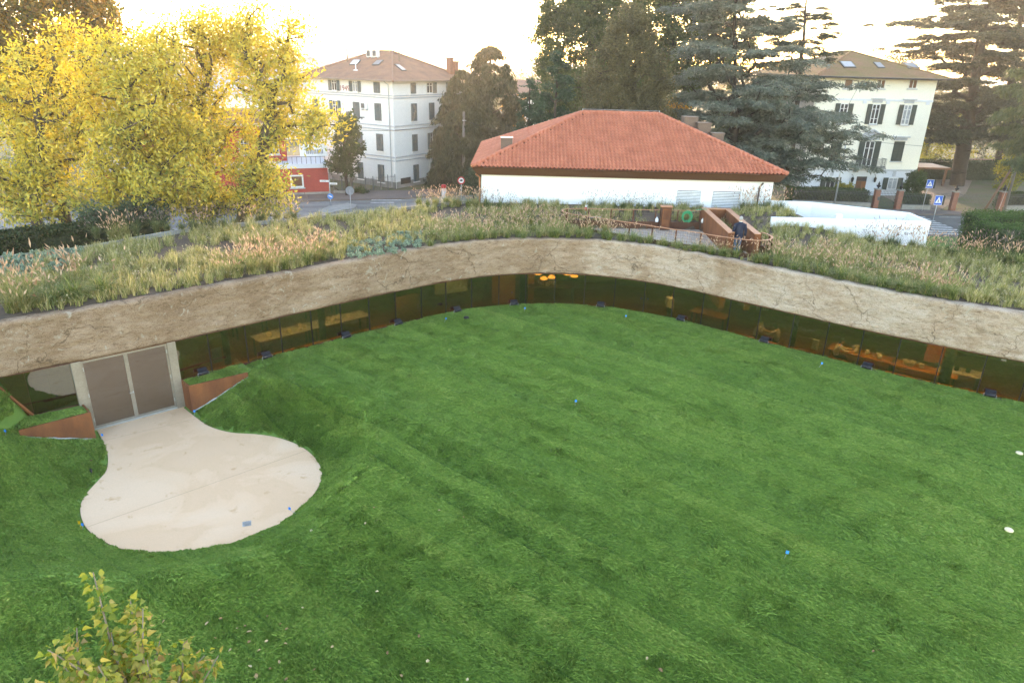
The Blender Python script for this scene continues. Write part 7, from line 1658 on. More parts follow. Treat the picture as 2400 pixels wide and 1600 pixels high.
# ================================================================== planting on the roof
def ribbons(g, n, L_, wid, r0, spread, droop, k=5, up=1.0):
    """arching grass blades as ribbons"""
    a = g.random(n) * 2 * PI; ln = L_ * g.uniform(0.55, 1.15, n); sp = spread * g.uniform(0.25, 1.2, n); dr = droop * g.uniform(0.5, 1.4, n)
    rb_ = r0 * np.sqrt(g.random(n)); ba = g.random(n) * 2 * PI; t_ = np.linspace(0, 1, k)[None, :]
    h = ln[:, None] * (sp[:, None] * (0.35 * t_ + 0.65 * t_ ** 2)); z = ln[:, None] * up * (t_ - dr[:, None] * t_ ** 2.3)
    cx = rb_[:, None] * np.cos(ba)[:, None] + h * np.cos(a)[:, None]; cy = rb_[:, None] * np.sin(ba)[:, None] + h * np.sin(a)[:, None]
    w_ = wid * (1 - 0.85 * t_ ** 1.5); wx, wy = -np.sin(a)[:, None] * w_, np.cos(a)[:, None] * w_
    v = np.stack([np.stack([cx - wx, cy - wy, z], -1), np.stack([cx + wx, cy + wy, z], -1)], 2).reshape(n, k * 2, 3)
    q = np.arange(k - 1) * 2; f = np.stack([q, q + 1, q + 3, q + 2], -1)[None] + (np.arange(n) * k * 2)[:, None, None]
    tip = np.stack([cx[:, -1], cy[:, -1], z[:, -1]], -1)
    return v.reshape(-1, 3), f.reshape(-1, 4), np.repeat(g.random(n), k - 1), tip
def heads(g, tips, L_, W_):
    n = len(tips); d = unit(g.normal(size=(n, 3)) * 0.35 + np.array([0, 0, 1.0]) + unit(tips * np.array([1, 1, 0])) * 0.45); l = (L_ * g.uniform(.7, 1.2, n))[:, None]
    vs, fs = [], []
    for r_ in range(2):
        b_ = unit(np.cross(d, g.normal(size=(n, 3)))) * W_ * 0.5
        v = np.stack([tips - d * l * .15, tips + d * l * .3 + b_, tips + d * l, tips + d * l * .3 - b_], 1).reshape(-1, 3); vs.append(v); fs.append(np.arange(n * 4).reshape(n, 4) + r_ * n * 4)
    return np.concatenate(vs), np.concatenate(fs), np.tile(g.random(n), 2)
m_fg = leaf_mat('fountain_grass_blade', [(0, (0.05, 0.09, 0.025)), (0.35, (0.115, 0.165, 0.04)), (0.7, (0.21, 0.245, 0.075)), (1, (0.40, 0.34, 0.15))], 0.3)
m_fgd = leaf_mat('moor_grass_blade', [(0, (0.045, 0.07, 0.03)), (0.5, (0.10, 0.135, 0.055)), (1, (0.21, 0.205, 0.09))], 0.3)
m_fgs = leaf_mat('straw_grass_blade', [(0, (0.10, 0.13, 0.035)), (0.45, (0.21, 0.22, 0.07)), (1, (0.40, 0.32, 0.15))], 0.3)
m_hd = leaf_mat('pinkish_seed_head', [(0, (0.34, 0.21, 0.14)), (0.5, (0.50, 0.34, 0.235)), (1, (0.64, 0.47, 0.34))], 0.35)
m_hdp = leaf_mat('purple_seed_head', [(0, (0.10, 0.075, 0.08)), (0.5, (0.19, 0.14, 0.14)), (1, (0.33, 0.25, 0.21))], 0.2)
def clump_variant(kind, seed):
    g = np.random.default_rng(seed)
    if kind == 'green': v, f, r_, tip = ribbons(g, 190, 0.72, 0.0085, 0.11, 0.85, 0.62); mb_, hm = m_fg, m_hd; nh, hl = 8, 0.13
    elif kind == 'pink': v, f, r_, tip = ribbons(g, 170, 0.70, 0.008, 0.12, 0.75, 0.5); mb_, hm = m_fg, m_hd; nh, hl = 30, 0.14
    elif kind == 'straw': v, f, r_, tip = ribbons(g, 150, 0.66, 0.008, 0.12, 0.7, 0.45); mb_, hm = m_fgs, m_hd; nh, hl = 34, 0.14
    else: v, f, r_, tip = ribbons(g, 130, 0.72, 0.009, 0.10, 0.55, 0.4); mb_, hm = m_fgd, m_hdp; nh, hl = 26, 0.15
    me = np_mesh('fountain_grass', v, f, mb_, attrs={'rnd': r_})
    sv, sf_, sr, tp = ribbons(g, nh, 1.0 if kind != 'moor' else 1.12, 0.0035, 0.1, 0.55, 0.16, 4); hv, hf, hr = heads(g, tp, hl, 0.040 if kind != 'moor' else 0.028)
    me2 = np_mesh('seed_heads', np.concatenate([sv, hv]), np.concatenate([sf_, hf + len(sv)]), [mb_, hm], attrs={'rnd': np.concatenate([sr, hr])}, mi=np.concatenate([np.zeros(len(sf_)), np.ones(len(hf))]))
    return me, me2
VAR = {k: [clump_variant(k, 300 + 17 * i + hash_) for i in range(5)] for hash_, k in enumerate(('green', 'pink', 'straw', 'moor'))}
gp = np.random.default_rng(77)
CL_XY = []
def row(pts, n, kinds, sc, label, group, jx=8, jy=3.0):
    pts = np.array(pts, float); s = np.concatenate([[0], np.cumsum(np.linalg.norm(np.diff(pts, axis=0), axis=1))])
    for i in range(n):
        t_ = s[-1] * (i + 0.5 + gp.uniform(-0.3, 0.3)) / n; px, py = np.interp(t_, s, pts[:, 0]), np.interp(t_, s, pts[:, 1])
        p = atz((px + gp.uniform(-jx, jx)) * DS, (py + gp.uniform(-jy, jy)) * DS, 3.27); k_ = kinds[gp.integers(len(kinds))]; m1, m2 = VAR[k_][gp.integers(5)]
        o = link_mesh('fountain_grass', m1); o.location = (p.x, p.y, float(roof_z(p.x, p.y)) - 0.02); q = gp.uniform(*sc) * 1.14; o.scale = (q * gp.uniform(.9, 1.1), q * gp.uniform(.9, 1.1), q * gp.uniform(.85, 1.1)); o.rotation_euler = (gp.normal(0, .08), gp.normal(0, .08), gp.uniform(0, 6.28))
        tag(o, label, 'ornamental grass', group, 'thing'); h_ = link_mesh('seed_heads', m2, o); CL_XY.append((p.x, p.y))
row([(5, 722), (60, 708), (130, 696), (200, 682), (240, 672)], 7, ['green', 'green', 'straw'], (1.2, 1.5), 'lush green fountain grass clump at the roof edge above the door', 'fountain grasses above the door')
row([(0, 690), (100, 668), (220, 645)], 5, ['green', 'straw', 'pink'], (1.1, 1.35), 'lush green fountain grass clump at the roof edge above the door', 'fountain grasses above the door')
row([(515, 634), (580, 624), (650, 614), (720, 600), (790, 584)], 11, ['green', 'pink', 'straw'], (.8, 1.05), 'pinkish fountain grass clump left of the small succulent bed', 'pinkish fountain grasses before the succulents')
row([(530, 612), (640, 597), (780, 576)], 8, ['pink', 'straw', 'straw'], (.8, 1.0), 'pinkish fountain grass clump left of the small succulent bed', 'pinkish fountain grasses before the succulents')
row([(990, 566), (1050, 554), (1150, 544), (1250, 544), (1350, 547), (1450, 554), (1530, 564)], 23, ['green', 'green', 'pink'], (.72, .98), 'green fountain grass clump on the roof edge below the railing', 'fountain grasses along the middle of the roof edge')
row([(985, 552), (1100, 533), (1200, 530), (1300, 534), (1420, 543)], 17, ['pink', 'pink', 'straw'], (.75, .98), 'fountain grass clump with tan plumes left of the railing', 'plumed fountain grasses by the railing')
row([(1000, 535), (1120, 515), (1280, 514)], 11, ['straw', 'pink'], (.7, .9), 'fountain grass clump with tan plumes left of the railing', 'plumed fountain grasses by the railing')
row([(1545, 570), (1640, 582), (1700, 592)], 8, ['green', 'green', 'pink'], (.7, .92), 'green fountain grass clump on the roof edge in front of the walking man', 'fountain grasses before the walking man', 6, 2)
row([(1720, 597), (1800, 612), (1900, 632), (2000, 652), (2100, 672), (2200, 690)], 20, ['green', 'green', 'pink'], (.78, 1.05), 'green fountain grass clump on the roof edge right of the walking man', 'fountain grasses along the right roof edge')
row([(1750, 582), (1850, 600), (1980, 625), (2130, 655)], 15, ['pink', 'straw'], (.75, .95), 'tan-plumed fountain grass clump in the second row right of the man', 'plumed grasses behind the right roof edge')
row([(210, 548), (320, 538), (480, 526), (600, 514), (700, 504)], 20, ['moor', 'moor', 'straw'], (.85, 1.15), 'dull green grass clump along the rear roof edge below the yellow trees', 'grasses along the rear roof edge')
row([(960, 476), (1040, 470), (1105, 480)], 11, ['straw', 'pink'], (.85, 1.1), 'pinkish plumed grass clump beside the left end of the white wall', 'plumed grasses at the white wall corner')
row([(1115, 487), (1180, 487)], 5, ['moor'], (.8, 1.0), 'purple-headed grass clump against the left part of the white wall', 'purple grasses at the left of the white wall', 5, 1)
row([(1345, 486), (1535, 488)], 8, ['moor'], (.8, 1.05), 'purple-headed grass clump in the row against the white wall behind the railing', 'purple grasses in the row by the white wall', 5, 1)
row([(1705, 494), (1750, 498), (1795, 503)], 8, ['moor', 'straw'], (.9, 1.15), 'grass clump in the thicket between stair enclosure and ramp wall', 'grasses between stair and ramp')
row([(1970, 560), (2130, 582)], 9, ['moor', 'moor', 'straw'], (.85, 1.05), 'purple-headed grass clump in front of the white ramp wall', 'purple grasses before the ramp wall')
row([(2140, 584), (2200, 592), (2260, 601), (2345, 614)], 14, ['straw', 'pink', 'moor'], (.9, 1.15), 'plumed grass clump along the rear roof edge at the right, before the hedges', 'plumed grasses before the right hedges')
# --- succulents
m_suc = leaf_mat('pale_sedum_leaf', [(0, (0.10, 0.15, 0.11)), (0.5, (0.21, 0.29, 0.215)), (1, (0.36, 0.44, 0.31))], 0.15)
def sedum(seed):
    g = np.random.default_rng(seed); vs, rn = [], []
    P_, A_ = [], []
    for k in range(9):
        c = np.array([g.normal(0, .07), g.normal(0, .07), g.uniform(.10, .2)]); n = 16; d = unit(g.normal(size=(n, 3)) + np.array([0, 0, .7])); P_.append(c + d * .05); A_.append(d)
    P_, A_ = np.concatenate(P_), np.concatenate(A_); v, f = leaf_cards(P_, A_, 1.0, .085, .055, g); return np_mesh('sedum_plant', v, f, m_suc, attrs={'rnd': g.random(len(f))})
SED = [sedum(500 + i) for i in range(6)]
def bed(quad, n, label, group, sc):
    q = np.array(quad, float); done = []
    tries = 0
    while len(done) < n and tries < 4000:
        tries += 1; x, y = gp.uniform(q[:, 0].min(), q[:, 0].max()), gp.uniform(q[:, 1].min(), q[:, 1].max())
        if not in_poly(np.array([x]), np.array([y]), [tuple(t_) for t_ in q])[0]: continue
        p = atz(x * DS, y * DS, 3.25)
        if any(math.hypot(p.x - a, p.y - b_) < .40 for a, b_ in done): continue
        done.append((p.x, p.y)); o = link_mesh('sedum_plant', SED[gp.integers(6)]); o.location = (p.x, p.y, float(roof_z(p.x, p.y)) - .02); s_ = gp.uniform(*sc); o.scale = (s_, s_, s_ * 1.1); o.rotation_euler = (0, 0, gp.uniform(0, 6.28)); tag(o, label, 'succulent', group, 'thing')
    return done
SB = bed([(-15, 605), (180, 578), (195, 592), (120, 632), (-15, 650)], 44, 'pale blue-green succulent in the bed at the far left of the roof', 'succulents in the far left bed', (1.0, 1.35))
SB += bed([(800, 562), (930, 540), (968, 545), (965, 572), (900, 588), (805, 597)], 40, 'pale succulent in the small bed at the middle of the roof edge', 'succulents in the small middle bed', (.8, 1.15))
# --- meadow
m_md = leaf_mat('meadow_blade', [(0, (0.11, 0.14, 0.04)), (0.35, (0.24, 0.25, 0.08)), (0.7, (0.40, 0.36, 0.15)), (1, (0.56, 0.46, 0.25))], 0.3)
def meadow_var(seed, n, L_, fl):
    g = np.random.default_rng(seed); v, f, r_, tip = ribbons(g, n, L_, .0065, .09, .6, .3, 4); mi = np.zeros(len(f))
    if fl:
        hv, hf, hr = heads(g, tip[:fl] + np.array([0, 0, .02]), .05, .03); mi = np.concatenate([mi, np.ones(len(hf))]); f = np.concatenate([f, hf + len(v)]); v = np.concatenate([v, hv]); r_ = np.concatenate([r_, hr])
    return np_mesh('meadow_tuft', v, f, [m_md, leaf_mat('cream_flower_%d' % seed, [(0, (.34, .27, .15)), (1, (.55, .48, .32))], .2)], attrs={'rnd': r_}, mi=mi)
MP = [meadow_var(700 + i, (26, 34, 20, 30, 16, 24)[i], (.30, .38, .24, .42, .2, .34)[i], (2, 0, 3, 1, 3, 0)[i]) for i in range(6)]
n = 15000; si = gp.integers(0, nu - 1, n); tv2 = gp.random(n) ** 0.9
XYm = FP[si] * (1 - tv2[:, None]) + BP[si] * tv2[:, None] + gp.normal(0, .15, (n, 2))
dens = VN.fbm(XYm[:, 0] * .55, XYm[:, 1] * .55, 3)
keep = ~in_poly(XYm[:, 0], XYm[:, 1], TERR) & (poly_dist(XYm[:, 0], XYm[:, 1], TERR) > .12) & (gp.random(n) < np.clip(2.4 * dens - .48, 0.03, 1)) & (XYm[:, 1] < 40.85) & (XYm[:, 0] > -24) & (XYm[:, 0] < 27)
keep &= ((XYm[:, 1] - front_y(XYm[:, 0])) * .75 > .35) & ~((XYm[:, 0] > 14.7) & (XYm[:, 1] > 35.45))
sb_a = np.array(SB); keep &= np.array([np.min(np.hypot(sb_a[:, 0] - x, sb_a[:, 1] - y)) > .28 for x, y in XYm])
XYm = XYm[keep]; zc = roof_z(XYm[:, 0], XYm[:, 1]); s_ = gp.uniform(.95, 1.7, len(XYm))
md = instancer('meadow_grass', np.stack([XYm[:, 0], XYm[:, 1], zc - .01], -1), np.stack([gp.normal(0, .12, len(XYm)), gp.normal(0, .12, len(XYm)), gp.uniform(0, 6.28, len(XYm))], -1), np.stack([s_, s_, s_ * gp.uniform(.8, 1.2, len(XYm))], -1), gp.random(len(XYm)), MP, gp.integers(0, 6, len(XYm)))
tag(md, 'straw and green meadow grass growing in the roof soil', 'grass', kind='stuff')
# verge and garden grass fringe near the right hedge is left to the ground material
# ================================================================== inside the pavilion
def off(s, d): p, n_ = front_at(s), front_n(s); return p - n_ * d          # d metres behind the glass
def s_px(dx): return front_s(atz(dx * DS, np.interp(dx, _bx, _by) * DS, 0)[:2])
m_table = pmat('oiled_orange_wood', (0.50, 0.21, 0.06), (0.42, 0.17, 0.045), 3, 0.4, stretch=(1, 4, 1))
m_pale = pmat('pale_crockery', (0.68, 0.62, 0.50), None, 5, 0.5); m_white_t = pmat('white_laminate', (0.62, 0.62, 0.56), None, 3, 0.5)
def counter(label, x0, x1):
    s0, s1 = s_px(x0), s_px(x1); c = front_at((s0 + s1) / 2); o = thing('window_counter', label, 'counter', (c[0], c[1], DOOR_Z))
    ribbon('counter_top', m_table, -0.62, -0.10, -0.19, -0.14, s0, s1, .4, o)
    for k in range(4):
        s = s0 + .3 + (s1 - s0 - .6) * k / 3; p = off(s, .5); mb = MB(); mb.box(p[0] - .03, p[0] + .03, p[1] - .03, p[1] + .03, DOOR_Z, -.191); mb.build('leg', M['blackmetal'], o)
counter('orange wood window counter behind the glass near the door', 500, 930); counter('orange wood window counter behind the middle panes', 1160, 1470); counter('orange wood window counter behind the right-hand panes', 1660, 2345)
def box_on(name, label, cat, s, d, z0, sx, sy, sz, mat, rot=0.0, group=None):
    p = off(s, d); n_ = front_n(s); o = thing(name, label, cat, (p[0], p[1], z0), math.atan2(-n_[0], n_[1]) + PI + rot, group); return o
def table(label, dx, d, ln, wd=.8, h=.75, mat=None, nm='dining_table'):
    s = s_px(dx); o = box_on(nm, label, 'table', s, d, DOOR_Z, 0, 0, 0, None)
    mb = MB(); mb.box(-ln / 2, ln / 2, -wd / 2, wd / 2, h - .04, h); mb.build('table_top', mat or m_table, o, local=True, bevel=.005)
    for sx in (-1, 1):
        for sy in (-1, 1): mb = MB(); mb.box(sx * (ln / 2 - .1) - .03, sx * (ln / 2 - .1) + .03, sy * (wd / 2 - .1) - .03, sy * (wd / 2 - .1) + .03, 0, h - .041); mb.build('leg', M['blackmetal'], o, local=True)
    return s, d, o
tabs = [table('long orange wood table behind the third seated person', 1950, 2.2, 2.6), table('long orange wood table at the right with stacked bowls', 2110, 2.1, 2.4), table('pale serving table by the dark column', 2210, 2.6, 1.4, .8, .8, m_white_t, 'serving_table'),
        table('white worktable behind the left panes', 715, 2.4, 2.6, .9, .9, m_white_t, 'worktable'), table('white worktable with dark bins left of the orange panel', 840, 2.4, 2.8, .9, .9, m_white_t, 'worktable'), table('white table far inside behind the left panes', 700, 5.2, 1.6, .7, .75, m_white_t, 'worktable'), table('white table far inside, near the middle panes', 870, 5.4, 1.6, .7, .75, m_white_t, 'worktable'),
        table('dark serving table below the hanging lamps', 1270, 3.4, 3.0, .9, .9, M['wood_door'], 'buffet_table'), table('orange wood table behind the panes right of the lamps', 1580, 2.6, 1.8)]
gi_ = np.random.default_rng(8)
def on_table(tab, label, cat, name, k, mk, mat, group):
    s, d, o = tab
    for i in range(k):
        lx, ly = gi_.uniform(-.9, .9), gi_.uniform(-.28, .28); mb = MB(); mk(mb); h = .75 if 'dining' in o.name else .9
        q = mb.build(name, mat, None, smooth=True); m_ = Matrix.Rotation(o.rotation_euler.z, 3, 'Z'); v = m_ @ Vector((lx, ly, 0)); zt_ = {'dining_table': .75, 'worktable': .9, 'serving_table': .8, 'buffet_table': .9}[o.name.split('.')[0]]
        q.location = (o.location.x + v.x, o.location.y + v.y, DOOR_Z + zt_ + .001); tag(q, label, cat, group)
def bowl(mb):
    for j in range(4): mb.lathe([(.05, .05 * j), (.10, .05 * j + .04), (.105, .05 * j + .05), (.09, .05 * j + .045)], (0, 0, 0), 10)
def pot(mb): mb.lathe([(.07, 0), (.085, .03), (.085, .15), (.07, .17), (.02, .2)], (0, 0, 0), 10)
def napkin(mb): mb.box(-.09, .09, -.06, .06, 0, .05)
on_table(tabs[0], 'stack of pale bowls on the table behind the third seated person', 'bowls', 'bowl_stack', 3, bowl, m_pale, 'bowl stacks behind the third person'); on_table(tabs[1], 'stack of pale bowls on the rightmost orange table', 'bowls', 'bowl_stack', 6, bowl, m_pale, 'bowl stacks at the right')
on_table(tabs[0], 'small lidded pot on the table behind the third seated person', 'pot', 'lidded_pot', 3, pot, m_white_t, 'pots behind the third person'); on_table(tabs[2], 'small lidded pot on the pale serving table', 'pot', 'lidded_pot', 3, pot, M['blackmetal'], 'pots on the serving table')
on_table(tabs[3], 'small jar on the white worktable behind the left panes', 'jar', 'jar', 7, pot, m_pale, 'jars on the left worktable'); on_table(tabs[4], 'small jar on the white worktable with dark bins', 'jar', 'jar', 9, pot, m_pale, 'jars on the second worktable'); on_table(tabs[7], 'covered dish on the dark serving table', 'dish', 'dish', 6, bowl, m_pale, 'dishes under the lamps')
for k, dx in enumerate((1745, 1885, 2040, 2130)):
    s = s_px(dx); p = off(s, .35); mb = MB(); napkin(mb); q = mb.build('napkin_stack', m_pale, None); q.location = (p[0], p[1], -.139); tag(q, ('pale napkin stack on the counter between the two seated people', 'pale napkin stack on the counter left of the third person', 'pale napkin stack on the right counter near the glass joint', 'pale napkin stack on the counter before the dark column')[k], 'napkins')
# columns, orange panel, dark divider, blue-grey notice, curtain
def column(label, dx, d, mat, r_=.16, nm='column'):
    p = off(s_px(dx), d); o = thing(nm, label, 'column', (p[0], p[1], DOOR_Z)); mb = MB(); mb.lathe([(r_, 0), (r_, 2.71)], (0, 0, 0), 14); mb.build('shaft', mat, o, True, True)
column('dark green column behind the right-hand panes', 2165, 1.2, pmat('dark_green_column', (.02, .03, .015), None, 3, .5), .2); column('dark column behind the white worktables', 772, 1.1, M['blackmetal'], .15); column('dark column right of the second seated person', 1800, 1.0, M['blackmetal'], .13); column('dark column by the orange panel', 1222, 2.2, M['blackmetal'], .22); column('dark column behind the far left pane', 548, 1.0, M['blackmetal'], .13)
def panel(label, dx, d, wd, z0, z1, mat, nm, cat):
    s = s_px(dx); o = box_on(nm, label, cat, s, d, z0, 0, 0, 0, None); mb = MB(); mb.box(-wd / 2, wd / 2, -.03, .03, 0, z1 - z0); mb.build('sheet', mat, o, local=True)
panel('bright orange panel standing behind the middle panes', 1192, 3.2, 1.25, DOOR_Z, 1.74, m_orange, 'orange_panel', 'panel'); panel('second narrow orange panel right of the dark column', 1243, 3.6, .5, DOOR_Z, 1.74, m_orange, 'orange_panel', 'panel')
panel('brown wood cabinet behind the left-middle panes', 985, 1.9, 1.3, DOOR_Z, .55, pmat('dark_oak_cabinet', (.20, .10, .045), (.15, .07, .03), 3, .4), 'cabinet', 'cabinet'); panel('pale curtain hanging behind the panes left of the orange panel', 1085, 2.4, 1.8, .1, 1.7, pmat('grey_green_curtain', (.24, .26, .20), (.16, .18, .13), 9, .8, stretch=(4, 4, .2)), 'curtain', 'curtain')
panel('pale notice sheet fixed inside the glass right of the door', 508, .12, .34, .28, .86, pmat('blue_grey_sheet', (.30, .42, .42), None, 3, .6), 'notice_sheet', 'notice'); panel('pale notice sheet standing left of the third person', 1855, .9, .26, -.1, .35, m_white_t, 'notice_sheet', 'notice')
panel('red panel standing beside the dark column at the right', 2135, 3.0, 1.0, -.2, 1.5, pmat('red_panel', (.38, .07, .05), None, 2, .6), 'red_display_board', 'board'); panel('grey-green screen behind the side light at the door', 330, .1, .01, 0, .1, m_white_t, 'small_plate', 'plate')
p = (front_at(S_DL) + front_at(S_DR)) / 2; nd = front_n((S_DL + S_DR) / 2); ent = thing('entrance_screen', 'grey-brown screen wall inside the double door', 'screen', (p[0] - nd[0] * 2.2, p[1] - nd[1] * 2.2, DOOR_Z), math.atan2(-nd[0], nd[1]) + PI); mb = MB(); mb.box(-2.2, 2.2, -.05, .05, 0, 2.7); mb.build('sheet', pmat('taupe_screen', (.26, .21, .17), None, 1.5, .7), ent, local=True)
# lit hanging shades, plus unseen ceiling panels added to light the interior
m_lp = emat('added_fill_panel', (1.0, .72, .40), 12.0); m_bulb = emat('lit_lamp_shade', (1.0, .46, .11), 0.55)
for k, dx in enumerate((560, 690, 830, 960, 1100, 1400, 1530, 1660, 1780, 1890, 2000, 2110, 2220, 2330)):
    for d in (1.1,):
        s = s_px(min(dx, 2345)) + (0.6 if dx > 2345 else 0); p = off(s, d); n_ = front_n(s); o = thing('added_ceiling_light', 'unseen warm ceiling panel added to light the pavilion interior', 'added light', (p[0], p[1], 1.74), math.atan2(-n_[0], n_[1]), 'added ceiling panels')
        mb = MB(); mb.box(-.55, .55, -.1, .1, -.05, -.001); mb.build('housing', M['alu'], o, local=True)
        mb = MB(); mb.add([(-.52, -.08, -.054), (-.52, .08, -.054), (.52, .08, -.054), (.52, -.08, -.054)], [(0, 1, 2, 3)]); mb.build('diffuser', m_lp, o, local=True)
for k, (dx, d, z) in enumerate(((1250, 2.6, .75), (1262, 3.0, .95), (1272, 2.4, .62), (1283, 2.9, .85), (1258, 2.2, .6), (1318, 3.0, .55), (1300, 2.5, .8))):
    p = off(s_px(dx), d); o = thing('hanging_lamp', 'glowing orange hanging lamp in the cluster above the buffet', 'lamp', (p[0], p[1], z), group='hanging lamps above the buffet')
    mb = MB(); mb.lathe([(.2, 0), (.19, .05), (.1, .13), (.03, .16)], (0, 0, 0), 12); mb.build('shade', m_bulb, o, True, True); mb = MB(); mb.tube([(0, 0, .14), (0, 0, 1.74 - z)], .008, 5); mb.build('cord', M['black'], o, local=True)
# seated people
def sitting(lean=.12, hand='chin', hd=0.0):
    # faces +X; seat 0.45
    c = lean
    J = dict(pelvis=((0, 0, .52), (.13, .16)), belly=((c * .3, 0, .68), (.12, .15)), chest=((c * .8, 0, .90), (.12, .165)), neck=((c * 1.1, 0, 1.06), (.055, .055)), jaw=((c * 1.3 + hd * .5, 0, 1.13 - hd * .3), (.07, .066)), crown=((c * 1.3 + .01 + hd, 0, 1.25 - hd * .5), (.085, .075)), face=((1, 0, 0), (.001, .001)))
    for s, q in (('l', 1), ('r', -1)):
        J['sh' + s] = ((c * .9, q * .18, 1.0), (.065, .065)); up_ = hand == 'chin' and s == 'r'
        el = (c + .24, q * .2, .80); wr = (c * 1.3 + .14, q * .07, 1.05) if up_ else (c + .46, q * .12, .84)
        J['el' + s] = (el, (.048, .048)); J['wr' + s] = (wr, (.032, .032)); pm = (wr[0] + (.0 if up_ else .07), wr[1] - q * .01, wr[2] + (.06 if up_ else 0)); J['pm' + s] = (pm, (.036, .022)); limb_hand(J, s, pm, (.2, 0, 1) if up_ else (1, -q * .2, 0), (0, -q * .6, 0.1) if not up_ else (.6, 0, 0))
        J['hp' + s] = ((.06, q * .1, .50), (.09, .09)); J['kn' + s] = ((.46, q * .12, .48), (.065, .065)); J['an' + s] = ((.44, q * .12, .08), (.045, .045)); J['to' + s] = ((.58, q * .12, .03), (.04, .03))
    f_ = J.pop('face'); J2 = dict(J); return J2
def cl_sit(x, y, z):
    if z > 1.04 and x > -.2: return 3
    if z > .58: return 3 if (x > .5 and z < .9) else 0
    return 2 if z < .08 else 1
def seated(label, dx, d, rz, hand, hd, shirt, hairm, long_):
    p = off(s_px(dx), d); n_ = front_n(s_px(dx)); J = sitting(.12, hand, hd); J_ = dict(J)
    o = person(label, (p[0], p[1], DOOR_Z + .27), rz, J_, ([shirt, m_dtrous, M['black'], m_skin], cl_sit), hairm, long_, (1, 0, 0)); return o
def chair(label, dx, d, rz):
    p = off(s_px(dx), d); o = thing('stool', label, 'stool', (p[0], p[1], DOOR_Z), rz); mb = MB(); mb.box(-.2, .2, -.2, .2, .67, .71); mb.build('seat', M['wood_door'], o, local=True)
    for sx in (-1, 1):
        for sy in (-1, 1): mb = MB(); mb.tube([(sx * .17, sy * .17, 0), (sx * .16, sy * .16, .67)], .015, 6); mb.build('leg', M['blackmetal'], o, local=True)

def ang(dx): n_ = front_n(s_px(dx)); return math.atan2(n_[1], n_[0])       # towards the glass
a0 = ang(1722); tg = a0 + PI / 2
seated('seated person in pale jumper with hand at chin, first behind the right panes', 1716, .95, tg, 'chin', 0.0, m_shirtg, m_hair_d, False); chair('stool under the seated person with hand at chin', 1716, .95, tg)
seated('seated person in pale jumper bending over the counter, second behind the right panes', 1768, .95, tg + PI, 'table', .07, m_shirtg, m_hair_d, True); chair('stool under the person bending over the counter', 1768, .95, tg + PI)
a1 = ang(1895); seated('seated person in white sleeves and dark vest, third behind the right panes', 1902, 1.0, a1 + PI * .62, 'table', .02, m_shirtw, m_hair_d, True); chair('stool under the person in white sleeves', 1902, 1.0, a1)
J = standing_man(); p = off(s_px(1512), 1.6); person('standing person in pale top and dark trousers behind the middle-right panes', (p[0], p[1], DOOR_Z), ang(1512) + 1.1, J, ([m_shirtw, m_dtrous, M['black'], m_skin], cl_man), m_hair_d, True)
# ================================================================== small things on and around the lawn
def lz(x, y): return float(lawn_z(np.array([x]), np.array([y]))[0])
def lawn_pt(dx, dy):
    p = atz(dx * DS, dy * DS, 0.0)
    for _ in range(4): p = atz(dx * DS, dy * DS, lz(p.x, p.y))
    return p
# retaining wedges of weathering steel
def wedge(label, ret, corner, end, z_end_top, zb_corner):
    a, c, e = Vector((*ret, 0)), Vector((*corner, 0)), Vector((*end, 0)); th = .05
    o = thing('retaining_wall', label, 'retaining wall', (c.x, c.y, DOOR_Z))
    d1 = (c - a).normalized(); n1 = Vector((-d1.y, d1.x, 0)) * th
    mid_ = (a + c + e) / 3
    if ((a + n1) - e).length > ((a - n1) - e).length: n1 = -n1
    mb = MB(); mb.obox((a.x, a.y, DOOR_Z - .3), c - a, n1, (0, 0, .08 - DOOR_Z + .3)); mb.build('return_plate', M['corten'], o)
    d2 = (e - c); n2 = Vector((-d2.y, d2.x, 0)).normalized() * th
    if ((c + n2) - a).length > ((c - n2) - a).length: n2 = -n2
    n_ = 14; vs, fs = [], []; mvs, bvs = [], []
    for i in range(n_ + 1):
        q = c + d2 * (i / n_); f_ = c + d2 * (i / n_) - n2.normalized() * .0
        zb = lz(q.x - n2.x * 3, q.y - n2.y * 3) ; zb = min(zb, .05)
        vs += [(q.x, q.y, DOOR_Z - .4), (q.x, q.y, .081), (q.x + n2.x, q.y + n2.y, .081), (q.x + n2.x, q.y + n2.y, DOOR_Z - .4)]
        wv = .008 + .012 * math.sin(i * 1.7); fade = min(1, i / 2) * min(1, (n_ - i) / 3)
        k1 = -n2.normalized() * .012; k2 = -n2.normalized() * (.03 + .05 * fade)
        mvs += [(q.x + k1.x, q.y + k1.y, zb + .055 + (.012 + wv) * fade), (q.x + k2.x, q.y + k2.y, zb + .05 + .3 * wv * fade)]
        bvs += [(q.x + k2.x, q.y + k2.y, zb + .05 + .3 * wv * fade), (q.x + k2.x * 1.6, q.y + k2.y * 1.6, zb - .05)]
    for i in range(n_):
        for k_ in range(4): fs.append((i * 4 + k_, i * 4 + 4 + k_, i * 4 + 4 + (k_ + 1) % 4, i * 4 + (k_ + 1) % 4))
    fs += [(0, 1, 2, 3), (n_ * 4 + 3, n_ * 4 + 2, n_ * 4 + 1, n_ * 4)]
    mb = MB(); mb.add(vs, fs); mb.build('long_plate', M['corten'], o)
    q4 = [(2 * i, 2 * i + 2, 2 * i + 3, 2 * i + 1) for i in range(n_)]
    mb = MB(); mb.add(mvs, q4); mb.build('white_membrane', M['cloth_white'], o, True); mb = MB(); mb.add(bvs, q4); mb.build('black_membrane', M['black'], o, True)
wedge('rust-coloured steel retaining wall left of the double door', (-14.24, 20.91), (-13.64, 20.30), (-15.12, 19.0), .05, -.97)
